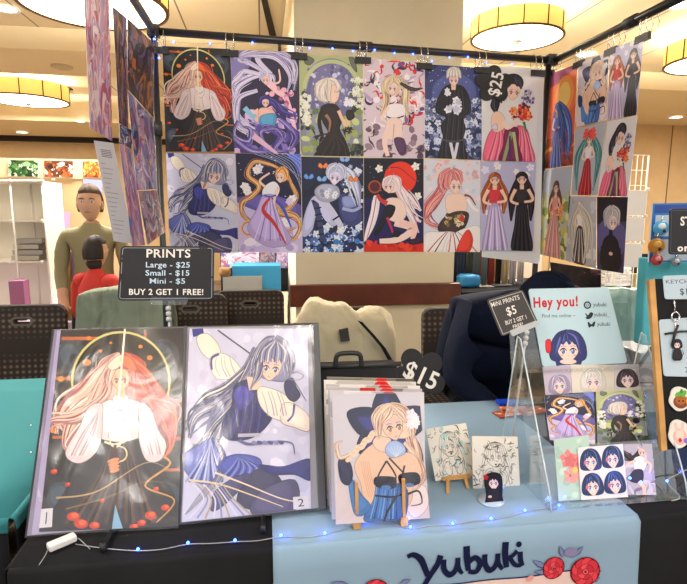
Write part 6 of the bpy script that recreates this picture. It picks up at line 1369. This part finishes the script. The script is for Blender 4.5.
def hand(w_, d, side, sc=1.0, curl=.5, nrm=None):
    """five tapered, bent fingers from the wrist joint w_, pointing along d"""
    w_, d = Vector(w_), Vector(d).normalized(); n = Vector(nrm or (0, 0, 1)); n = (n-d*n.dot(d)).normalized(); l = d.cross(n)*side; out = []
    for k, (o_, L) in enumerate(((-.030, .072), (-.010, .080), (.010, .076), (.029, .060))):
        b = w_+d*.07*sc+l*o_*sc; p1 = b+(d*L*.45)*sc; p2 = p1+(d*math.cos(curl)-n*math.sin(curl))*L*.33*sc; p3 = p2+(d*math.cos(curl*1.8)-n*math.sin(curl*1.8))*L*.25*sc
        out.append(([w_+d*.03*sc+l*o_*.7*sc, b, p1, p2, p3], [.009*sc, .0095*sc, .0085*sc, .0075*sc, .005*sc]))
    b = w_+d*.02*sc-l*.03*sc; p1 = b+(d*.6-l*.8).normalized()*.035*sc; out.append(([w_, b, p1, p1+(d*.95-l*.3-n*.2).normalized()*.03*sc], [.011*sc, .011*sc, .0095*sc, .006*sc]))
    return out
navy = mat('navy_hoodie', '#0f172b', .85, spec=.15, bump=.35, bscale=18, var=.2, vscale=7); jeans = mat('dark_trousers', '#181a22', .9); shoe = mat('dark_shoes', '#141414', .6)
hx = ony(547, 312, 2.33); sh_l = ony(484, 322, 2.46)
J = dict(pelvis=((1.20, 2.80, .64), .18), waist=((1.19, 2.74, .78), (.25, .19)), chest=((1.20, 2.64, .94), (.27, .18)), up=((1.24, 2.53, 1.06), (.24, .13)), neck=((1.33, 2.43, 1.13), .065), nk2=((1.345, 2.38, 1.16), .055),
  sr=((1.045, 2.53, 1.035), .095), er=((.905, 2.40, .80), .075), wr=((1.08, 2.24, .70), .04), pr=((1.14, 2.20, .68), .034),
  sl=((1.50, 2.52, 1.04), .09), el=((1.62, 2.42, .80), .065), wl=((1.46, 2.25, .70), .038), pl_=((1.40, 2.21, .68), .034),
  hr=((1.11, 2.78, .59), .10), kr=((1.06, 2.38, .56), .068), ar=((1.08, 2.44, .12), .045), fr_=((1.07, 2.30, .05), .04),
  hl=((1.31, 2.78, .59), .10), kl=((1.42, 2.38, .56), .068), al=((1.42, 2.44, .12), .045), fl=((1.43, 2.30, .05), .04))
def sc_(p): return (p[0]*.93, p[1]-.17, 1.55+(p[2]-1.55)*.93 if p[2] > .9 else p[2])
J = {k: (sc_(p), r) for k, (p, r) in J.items()}
E_ = [('pelvis', 'waist'), ('waist', 'chest'), ('chest', 'up'), ('up', 'neck'), ('neck', 'nk2'), ('up', 'sr'), ('sr', 'er'), ('er', 'wr'), ('wr', 'pr'), ('up', 'sl'), ('sl', 'el'), ('el', 'wl'), ('wl', 'pl_'), ('pelvis', 'hr'), ('hr', 'kr'), ('kr', 'ar'), ('ar', 'fr_'), ('pelvis', 'hl'), ('hl', 'kl'), ('kl', 'al'), ('al', 'fl')]
def cls1(n): return 'skin' if n in ('pr', 'pl_', 'nk2') else 'leg' if n in ('hr', 'kr', 'ar', 'hl', 'kl', 'al') else 'shoe' if n in ('fr_', 'fl') else 'top'
Rh = Matrix.Rotation(.12, 3, 'Z') @ Matrix.Rotation(math.radians(48), 3, 'X')
hc = Vector(ony(547, 308, 2.17))
mb = body('person', J, E_, 'pelvis', {'top': navy, 'skin': skin, 'leg': jeans, 'shoe': shoe}, cls1, None, head_geo(hc, Rh, skin, 1.0), hand(J['wr'][0], (.9, -.55, -.1), 1)+hand(J['wl'][0], (-.9, -.55, -.1), -1))
ps = empty('person', (1.12, 2.63, 0)); tag(ps, 'person in a dark navy hoodie sitting bent forward behind the table', 'person'); mb.build('body', ps)
# hood over the head: open at the face
mb = MB(); vs = []; N = 24
for i in range(N+1):
    t = math.pi*.86*i/N
    for k in range(2*N+1):
        a = math.pi*(k/(2*N))*1.5-math.pi*.25; rr = 1+.05*noise.noise(Vector((a*2, t*3, 1)))
        vs.append(hc+Rh @ (Vector((.108*math.sin(t)*math.cos(a), .135*math.sin(t)*math.sin(a)+.018, .15*math.cos(t)+.01-(.06 if t > 1.8 else 0)*(t-1.8)))*rr))
fs = [(i*(2*N+1)+k, (i+1)*(2*N+1)+k, (i+1)*(2*N+1)+k+1, i*(2*N+1)+k+1) for i in range(N) for k in range(2*N)]
mb.add(vs, fs, navy, (1, 1, 1), True); mb.build('hood', ps, solid=.012)

def standing(name, x, y, h, mats, face_dir, lab, seated=False, arms='down', long_hair=.0, hair_m=None, sk=None):
    s = h/1.72; z0 = 0; R = Matrix.Rotation(face_dir, 3, 'Z')     # face_dir 0 looks to -y (the camera)
    def P(a, b, c): v = R @ Vector((a, b, 0)); return (x+v.x*s, y+v.y*s, c*s+z0)
    dz = -.42 if seated else 0
    J = dict(pelvis=(P(0, 0, .95+dz), (.15*s, .12*s)), waist=(P(0, 0, 1.1+dz), (.13*s, .1*s)), chest=(P(0, 0, 1.30+dz), (.15*s, .11*s)), neck=(P(0, 0, 1.45+dz), .055*s), nk2=(P(0, -.01, 1.50+dz), .05*s))
    E_ = [('pelvis', 'waist'), ('waist', 'chest'), ('chest', 'neck'), ('neck', 'nk2')]
    for sd, q in (('r', -1), ('l', 1)):
        J['s'+sd] = (P(q*.17, 0, 1.40+dz), .06*s); J['e'+sd] = (P(q*.215, -.0, 1.13+dz), .045*s); J['w'+sd] = (P(q*.17, -.14, .93+dz), .03*s); J['p'+sd] = (P(q*.15, -.19, .91+dz), .03*s)
        J['h'+sd] = (P(q*.09, 0, .90+dz), .09*s)
        if seated: J['k'+sd] = (P(q*.1, -.42, .50), .065*s); J['a'+sd] = (P(q*.1, -.42, .1), .045*s); J['f'+sd] = (P(q*.1, -.54, .045), .04*s)
        else: J['k'+sd] = (P(q*.1, -.01, .50), .062*s); J['a'+sd] = (P(q*.11, .02, .1), .042*s); J['f'+sd] = (P(q*.12, -.1, .045), .04*s)
        E_ += [('chest', 's'+sd), ('s'+sd, 'e'+sd), ('e'+sd, 'w'+sd), ('w'+sd, 'p'+sd), ('pelvis', 'h'+sd), ('h'+sd, 'k'+sd), ('k'+sd, 'a'+sd), ('a'+sd, 'f'+sd)]
    cls = lambda n: 'skin' if n[0] == 'p' and len(n) == 2 or n == 'nk2' or n in ('wr', 'wl') else 'leg' if n[0] in 'hka' and len(n) == 2 else 'shoe' if n[0] == 'f' else 'top'
    hcn = Vector(P(0, -.02, 1.60+dz)); d = R @ Vector((0, -1, -.3))
    t = empty('person', (x, y, 0)); tag(t, lab, 'person')
    fg = hand(J['wr'][0], d, 1, s)+hand(J['wl'][0], d, -1, s)
    mb = body('person', J, E_, 'pelvis', mats, cls, None, head_geo(hcn, R, mats['skin'], s), fg); mb.build('body', t)
    hairshell(hcn, R, hair_m, s, long_hair, 'hair', t)
    return t
pA = ony(90, 200, 3.8)
standing('person', pA.x, 3.8, 1.7, {'top': mat('olive_shirt', '#8c8563', .9), 'skin': skin_l, 'leg': jeans, 'shoe': shoe}, .1, 'standing person in an olive shirt in the aisle left of the booth', hair_m=mat('brown_hair', '#54402f', .8))
pB = ony(96, 262, 3.5)
standing('person', pB.x, 3.48, 1.38, {'top': mat('red_top', '#c0352e', .85), 'skin': skin_l, 'leg': jeans, 'shoe': shoe}, math.pi*.85, 'shorter dark-haired person in a red top before the olive shirt person', long_hair=.03, hair_m=mat('dark_hair', '#2a211d', .7))
chair(190, 3.6, 'brown patterned banquet chair behind the clip stand of the PRINTS sign')

# ================================================================== BACKGROUND VENDORS
wf = mat('white_shelf_frame', '#efe9dc', .5); wp = mat('frosted_panel', '#ece4d2', .5)
cs = empty('cube_shelf', (ony(20, 260, 4.35).x, 4.4, .75)); tag(cs, 'white wire cube shelving on the far left vendor table', 'shelf')
def bpt(x, y, Y=4.25): return ony(x, y, Y)
xs = [-42, 10, 42, 56]; ys = [181, 221, 262]
for x in (-42, 10, 42):
    p, q = bpt(x, 181), bpt(x, 262); MB().tube([p, Vector((p.x, p.y, .757))], .009, wf, 8).build('post', cs); MB().tube([p+Vector((0, .35, 0)), Vector((p.x, p.y+.35, .757))], .009, wf, 8).build('post', cs)
for y in ys:
    p, q = bpt(-42, y), bpt(42, y); MB().tube([p, q], .009, wf, 8).build('rail', cs)
    MB().hexa([p, q, q+Vector((0, .35, 0)), p+Vector((0, .35, 0))], (0, 0, -.006), wp).build('shelf_panel', cs)
p, q = bpt(-42, 181), bpt(42, 181); MB().hexa([p+Vector((0, .35, 0)), q+Vector((0, .35, 0)), Vector((q.x, q.y+.35, .76)), Vector((p.x, p.y+.35, .76))], (0, .006, 0), wp).build('back_panel', cs)
q = bpt(42, 181); MB().hexa([q, q+Vector((0, .35, 0)), Vector((q.x, q.y+.35, .76)), Vector((q.x, q.y, .76))], (.006, 0, 0), wp).build('side_panel', cs)
for x in (10, 42):
    for y in ys: MB().ball(bpt(x, y, 4.24), .016, wf, 10).build('connector', cs)
G_ = 'clear boxes on the white cube shelf'
z0 = bpt(20, 262).z
for k in range(4):
    a, b = bpt(10+k*1.5, 250, 4.33), bpt(38+(k % 2)*4, 250, 4.33); z = z0+.004+k*.042
    tag(MB().box(((a.x+b.x)/2, 4.42, z+.018), (b.x-a.x, .16, .036), mat('clear_box_%d' % (k % 2), ['#b9b2a4', '#a8a49c'][k % 2], .3)).build('clear_box', bevel=.004), 'clear goods box, %s in the white cube shelf stack' % ('lowest', 'second from the bottom', 'third from the bottom', 'topmost')[k], 'box', G_)
def bbox(name, px0, px1, y0, y1, Y, d, m, lab, cat, group=None, z0=None):
    a, b = ony(px0, y0, Y), ony(px1, y1, Y); zb = b.z if z0 is None else z0
    return tag(MB().box(((a.x+b.x)/2, Y+d/2, (a.z+zb)/2), (b.x-a.x, d, a.z-zb), m).build(name, bevel=min(.004, d/4)), lab, cat, group)
pur = mat('purple_box', '#8a66a8', .6); lav = mat('lavender_paper', '#b49cc4', .7)
bbox('purple_box', 66, 84, 252, 259, 4.1, .12, pur, 'purple box on the far table beside the olive shirt person', 'box', z0=.757)
bbox('pink_box', 8, 24, 281, 292, 4.06, .1, mat('mauve_box', '#a8688c', .6), 'mauve box low at the front of the lavender table', 'box', z0=.757)
bbox('wicker_tray', 54, 68, 251, 262, 4.04, .1, mat('wicker', '#8a6a38', .8), 'small brown tray on the lavender table', 'tray', z0=.757)
sc = empty('vendor_screen', (ony(58, 240, 4.9).x, 4.9, 0)); tag(sc, 'tall white back panel behind the far left vendor', 'panel')
a, b = ony(-40, 157, 4.95), ony(108, 179, 4.95); MB().hexa([a, Vector((b.x, a.y, a.z)), Vector((b.x, a.y, b.z)), Vector((a.x, a.y, b.z))], (0, .02, 0), mat('cream_board', '#cdb993', .8)).build('top_board', sc)
for x in (-38, 52, 106): p = ony(x, 170, 4.97); MB().tube([Vector((p.x, 4.98, 0)), Vector((p.x, 4.98, 1.9))], .014, wf, 8).build('post', sc)
G_ = 'landscape photos on the far vendor panel'
for q, cl, lab in (([(8.5, 160), (38, 160.5), (38, 177), (8, 176)], ['#35592f', '#5f8a50', '#1f3a20', '#8fb08a', '#c4d4bc'], 'green landscape picture, leftmost on the far vendor panel'), ([(44, 160.5), (73, 161), (73, 177), (45, 177)], ['#6a3c24', '#3a2418', '#b4683a', '#e8d8c8', '#8a4a2a'], 'brown and orange picture, middle one on the far vendor panel'), ([(83, 161), (101, 161.5), (101, 177.5), (83, 177)], ['#c4662c', '#e89a4a', '#7a3418', '#f0c080'], 'bright orange picture, rightmost on the far vendor panel')):
    sheet('landscape_picture', [ony(x, y, 4.935) for x, y in q], (0, 0, 100, 60), art_photo(cl), lab, 'picture', G_, th=.01)
for k, (q, c, lab) in enumerate((([(55, 189), (62, 189), (62, 206), (55, 206)], lav, 'small lavender sheet on the tan wall, upper one'), ([(57, 212), (70, 212), (70, 238), (57, 238)], lav, 'larger lavender sheet below the small one on the far panel'), ([(83, 179), (102, 180), (102, 206), (84, 205)], mat('blue_white_banner', '#8c94cc', .6), 'blue and white poster behind the olive shirt person'))):
    mb = MB(); mb.hexa([ony(x, y, 4.93) for x, y in q], (0, .006, 0), c); tag(mb.build('paper_sheet'), lab, 'paper')
mb = MB(); a, b = ony(46, 180, 4.96), ony(120, 262, 4.96); mb.hexa([a, Vector((b.x, a.y, a.z)), Vector((b.x, a.y, .02)), Vector((a.x, a.y, .02))], (0, .01, 0), tan_wall); mb.build('back_cloth', sc)
# beside the pillar, left
bbox('blue_box', 232, 281, 266, 286, 4.85, .3, mat('bright_blue_box', '#2b86b8', .6), 'bright blue box behind the second banquet chair', 'box', z0=.757)
G_ = 'small sheets standing above the blue box'
for k, (x0, x1, c) in enumerate(((221, 259, ['#cfc4d0', '#e4dce4', '#7c86b4', '#c87a90']), (259.5, 275, ['#8a6a78', '#b88c84', '#5c4c64', '#8ab0c0']), (276, 292, ['#a090b4', '#c4b0cc', '#7a6490', '#d8c8d8']))):
    q = [ony(x, y, 5.2) for x, y in ((x0, 252), (x1, 252), (x1, 268), (x0, 268))]
    sheet('sticker_sheet', q, (0, 0, 100, 60), art_photo(c), ('pale sheet of small stickers, left one above the blue box', 'reddish picture sheet, middle one above the blue box', 'lilac picture sheet, right one above the blue box')[k], 'sticker sheet', G_, th=.004)
bd = empty('sheet_stand', (ony(256, 250, 5.22).x, 5.23, .757)); tag(bd, 'dark board behind the sticker sheets', 'stand'); a, b = ony(220, 250, 5.215), ony(291, 266, 5.215); MB().hexa([a, Vector((b.x, a.y, a.z)), Vector((b.x, a.y, .757)), Vector((a.x, a.y, .757))], (0, .01, 0), black_plastic).build('panel', bd)
cb = empty('clear_bin', (ony(242, 285, 4.6).x, 4.62, .757)); tag(cb, 'clear plastic bin behind the second banquet chair', 'bin')
a, b = ony(223, 277, 4.78), ony(262, 290, 4.78)
for k, f_ in enumerate((((a.x+b.x)/2, 4.775, b.x-a.x, .004), ((a.x+b.x)/2, 4.84, b.x-a.x, .004), (a.x, 4.81, .004, .06), (b.x, 4.81, .004, .06))): MB().box((f_[0], f_[1], .757+(a.z-.757)/2), (f_[2], f_[3], a.z-.757), mat('cloudy_plastic', '#9ca0a0', .3)).build('wall', cb)
tag(lump(ony(225, 272, 4.83), (.1, .08, .09), mat('brown_plush', '#8a6844', .95), 4, .1, n=16).build('plush_toy'), 'small brown plush lump beside the blue box', 'plush toy')
# garments right of the pillar
gr = empty('clothes_rail', (ony(485, 250, 4.62).x, 4.62, 0)); tag(gr, 'dark clothes rail carrying the hanging garments beyond the pillar', 'clothes rail')
x0, x1 = ony(449, 240, 4.62).x, ony(535, 240, 4.62).x; zr = 1.58
MB().tube([(x0-.04, 4.62, zr), (x1, 4.62, zr)], .013, black_metal, 8).build('bar', gr)
for x in (x0+.02, x1): MB().tube([(x, 5.16, .02), (x, 5.16, zr)], .013, black_metal, 8).build('upright', gr); MB().tube([(x, 4.62, zr), (x, 5.16, zr)], .013, black_metal, 8).build('arm', gr)
G_ = 'garments hanging on the far clothes rail'
GAR = [('#1d2640', 'navy'), ('#28324c', 'slate blue'), ('#3c3f3a', 'olive black'), ('#5a6060', 'grey green'), ('#6a7478', 'pale grey'), ('#8c3230', 'brick red'), ('#1a1718', 'black'), ('#c0ac84', 'tan'), ('#b8b0b8', 'silver lilac'), ('#c8c0b8', 'off-white')]
for k, (c, nm) in enumerate(GAR):
    px = 451+k*7.2; p = ony(px, 260, 4.6); zb = ony(px, 282+(k % 3)*2-(2 if k > 6 else 0), 4.6).z; rows = []
    for i in range(13):
        u = i/12; rows.append([Vector((p.x-.028+.056*u, 4.50+.24*v+.012*math.sin(u*14+k)*(.4+.6*w_), zr-.02-(zr-.02-zb)*w_-.05*abs(2*v-1)*(w_ < .1))) for v, w_ in ((0, .0), (0, .5), (0, 1), (.5, 1), (1, 1), (1, .5), (1, 0))])
    mb = MB(); mb.grid(rows, mat('garment_'+nm.replace(' ', '_'), c, .9, bump=.3, bscale=20)); mb.hexa([(p.x-.028, 4.5, zr-.02), (p.x+.028, 4.5, zr-.02), (p.x+.028, 4.74, zr-.02), (p.x-.028, 4.74, zr-.02)], (0, 0, -.01), MATS['garment_'+nm.replace(' ', '_')])
    tag(mb.build('hanging_garment', solid=.004), nm+' garment on the rail, number '+('one', 'two', 'three', 'four', 'five', 'six', 'seven', 'eight', 'nine', 'ten')[k]+' counted from the beige pillar', 'garment', G_)
bl = onz(473, 289, .757)
tag(lump((ony(468, 288, 4.42).x, 4.42, .95), (.2, .14, .12), mat('blue_plastic', '#2a7cb8', .4), 2, .12, n=20).build('blue_pouch'), 'crumpled bright blue pouch on the far table next to the wooden rail', 'pouch')
bbox('white_carton', 480, 494, 287, 294, 4.4, .12, white_plastic, 'white carton on the far table right of the blue pouch', 'box', z0=.897)
bbox('grey_carton', 495, 512, 285, 293, 4.42, .12, mat('grey_card', '#7c8088', .6), 'grey carton on the far table behind the MINI PRINTS sign', 'box', z0=.897)
a, b = ony(512, 262, 5.6), ony(537, 290, 5.6); tag(MB().box(((a.x+b.x)/2, 5.65, .65), (b.x-a.x+.1, .06, 1.3), mat('pinkish_panel', '#bfa898', .8)).build('partition'), 'pinkish partition board behind the garments', 'partition')
# white wire grid and partition at right
wg = empty('wire_grid_panel', (ony(634, 200, 3.4).x, 3.4, 0)); tag(wg, 'white wire grid panel standing right of the right rail prints', 'grid panel')
gx0, gx1 = ony(612, 200, 3.4).x, ony(645, 200, 3.4).x; zt_ = ony(640, 155, 3.4).z
for k in range(7): x = gx0+(gx1-gx0)*k/6; MB().tube([(x, 3.4, .02), (x, 3.4, zt_)], .003 if k < 6 else .006, wf, 6).build('wire', wg)
for k in range(19): z = .1+(zt_-.1)*k/18; MB().tube([(gx0, 3.404, z), (gx1, 3.404, z)], .003, wf, 6).build('wire', wg)
gp = empty('cube_shelf', (ony(636, 250, 3.3).x, 3.34, .3)); tag(gp, 'white slotted shelf side right of the dark violet print', 'shelf')
a, b = ony(622, 189, 3.3), ony(640, 268, 3.3)
for k in range(3): za = a.z-(a.z-b.z)*k/3; MB().box(((a.x+b.x)/2, 3.3, za-(a.z-b.z)/6), (b.x-a.x, .012, (a.z-b.z)/3-.012), mat('shelf_white', '#d9d5cf', .5)).build('panel', gp, bevel=.003)
for k in range(3): MB().ball((b.x, 3.295, a.z-(a.z-b.z)*k/3), .014, wf, 10).build('connector', gp)
MB().tube([(b.x, 3.31, 0), (b.x, 3.31, a.z)], .01, wf, 8).build('post', gp); MB().tube([(a.x, 3.31, 0), (a.x, 3.31, a.z)], .01, wf, 8).build('post', gp)
pbk = empty('folding_table', (ony(640, 260, 5.0).x, 5.1, 0)); tag(pbk, 'far table under the pale yellow checked cloth', 'table'); xx = ony(640, 260, 5.0).x; table_under(pbk, xx-.7, xx+1.6, 4.9, 5.5)
mb = MB(); drape(mb, xx-.7, xx+1.6, 4.9, 5.5, .93, .9, mat('checked_cloth', '#b9b48c', .85, var=.1, vscale=20), .01, sd=5); tag(mb.build('tablecloth', solid=.001), 'pale yellow-green tablecloth far right behind the jade cover', 'tablecloth')
bbox('black_barrier', 620, 656, 254, 262, 4.85, .05, black_plastic, 'black bar running behind the blue pin board', 'barrier', z0=.94)
G_ = 'white boxes stacked by the right rail'
p = ony(612, 285, 3.55)
for k in range(5): tag(MB().box((p.x+.004*(k % 2), 3.55, 1.04+k*.026), (.19, .14, .022), white_paper, rz=.06*(k % 3)).build('paper_stack', bevel=.002), 'white paper ream, %s of five by the dark print at the right rail' % ('lowest', 'second', 'third', 'fourth', 'topmost')[k], 'paper stack', G_)
pd = empty('pedestal', (p.x, 3.55, 0)); tag(pd, 'plain pedestal under the white paper reams', 'pedestal'); MB().box((p.x, 3.55, .513), (.22, .16, 1.02), mat('cardboard', '#9a7f5c', .8)).build('box', pd)
# ================================================================== STRING LIGHTS
blue_led = mat('blue_led', '#3050ff', .4, emit='#2a4cff', es=22); wire_m = mat('silver_wire', '#a8a8ae', .35, .5)
def string_light(name, lab, pts, bulbs, r=.0011, br=.0038, power=.0):
    t = empty(name, pts[0]); tag(t, lab, 'string lights'); MB().tube(smooth([tuple(p) for p in pts], False, 5), r, wire_m, 6).build('wire', t)
    for p in bulbs:
        MB().ball(p, br, blue_led, 10).build('bulb', t)
        if power:
            d = bpy.data.lights.new('led_glow', 'POINT'); d.energy = power; d.color = (.12, .22, 1); d.shadow_soft_size = .006; o = bpy.data.objects.new('led_glow', d); COL.objects.link(o); o.parent = t; o.location = Vector(p)+Vector((0, -.004, .012))-t.location
TB = [(138, 550), (188, 543.5), (235, 541), (281, 536), (325, 533.6), (366, 521), (411.6, 530), (454, 526), (491, 519), (525, 511), (559, 506)]
bat = onz(62, 546, TS); pts = [bat+Vector((.03, 0, .006))]; bl_ = []
rnd = random.Random(4)
for i, (x, y) in enumerate(TB):
    p = onz(x, y, TS+.004); p.y = max(p.y, TY0+.012)
    if pts: m = (pts[-1]+p)/2; pts.append(m+Vector((0, rnd.uniform(-.008, .008), 0)))
    p.z = TS+.004; pts.append(p); bl_.append(p+Vector((0, 0, .002)))
for p in pts: p.z = TS+.002; p.y = max(p.y, TY0+.008)
string_light('fairy_lights', 'silver wire of tiny blue lights along the front edge of the table', pts, bl_, power=.035)
pr = [onz(667, 484, TS+.01)]; p1 = Vector((1.17, 1.26, TS+.004)); P_ = [Vector((1.11, 1.225, TS+.004)), Vector((1.14, 1.232, TS+.01)), ony(667, 482, 1.25), ony(678, 474, 1.28), ony(690, 469, 1.3), ony(705, 470, 1.33)]
string_light('fairy_lights', 'short pale wire of blue lights curling off the right side of the rack', P_, [ony(667, 481, 1.245), ony(641, 482, 1.222), ony(630, 478, 1.222)], .0016, power=.03)
RB = [(154, 39), (159, 58), (166, 71), (173.5, 42), (210, 43.5), (252.5, 42.5), (292, 49.5), (309.5, 48), (332.5, 48.5), (353, 51), (374.6, 50), (394.5, 53), (413, 54), (432, 61), (449.6, 57.5), (468, 57), (486, 62.5), (512, 64)]
pts = []; bl_ = []
for x, y in RB:
    p = ony(x, y, RY+.012); pts.append(p); bl_.append(p)
string_light('fairy_lights', 'fairy lights with tiny blue bulbs wound along the rear rail', [pts[2], pts[1], pts[0]]+pts[3:], bl_, .0008, .0045)
bt = empty('battery_box', bat); tag(bt, 'white battery box of the fairy lights at the front left of the table', 'battery box')
a0, a1 = onz(49, 551, TS), onz(75, 540, TS); dv = (a1-a0); ang = math.atan2(dv.y, dv.x)
MB().box((a0+a1)/2+Vector((0, 0, .009)), (dv.length+.004, .024, .017), white_plastic, rz=ang).build('case', bt, bevel=.004)
MB().tube([a1+Vector((0, 0, .008)), a1+Vector((.012, -.004, .004)), pts[0]*0+onz(90, 549, TS+.002)], .001, wire_m, 6).build('wire', bt)
MB().tube([a0+Vector((0, 0, .008)), onz(45, 556, TS+.002), onz(39, 565, TS+.001)], .001, wire_m, 6).build('wire', bt)
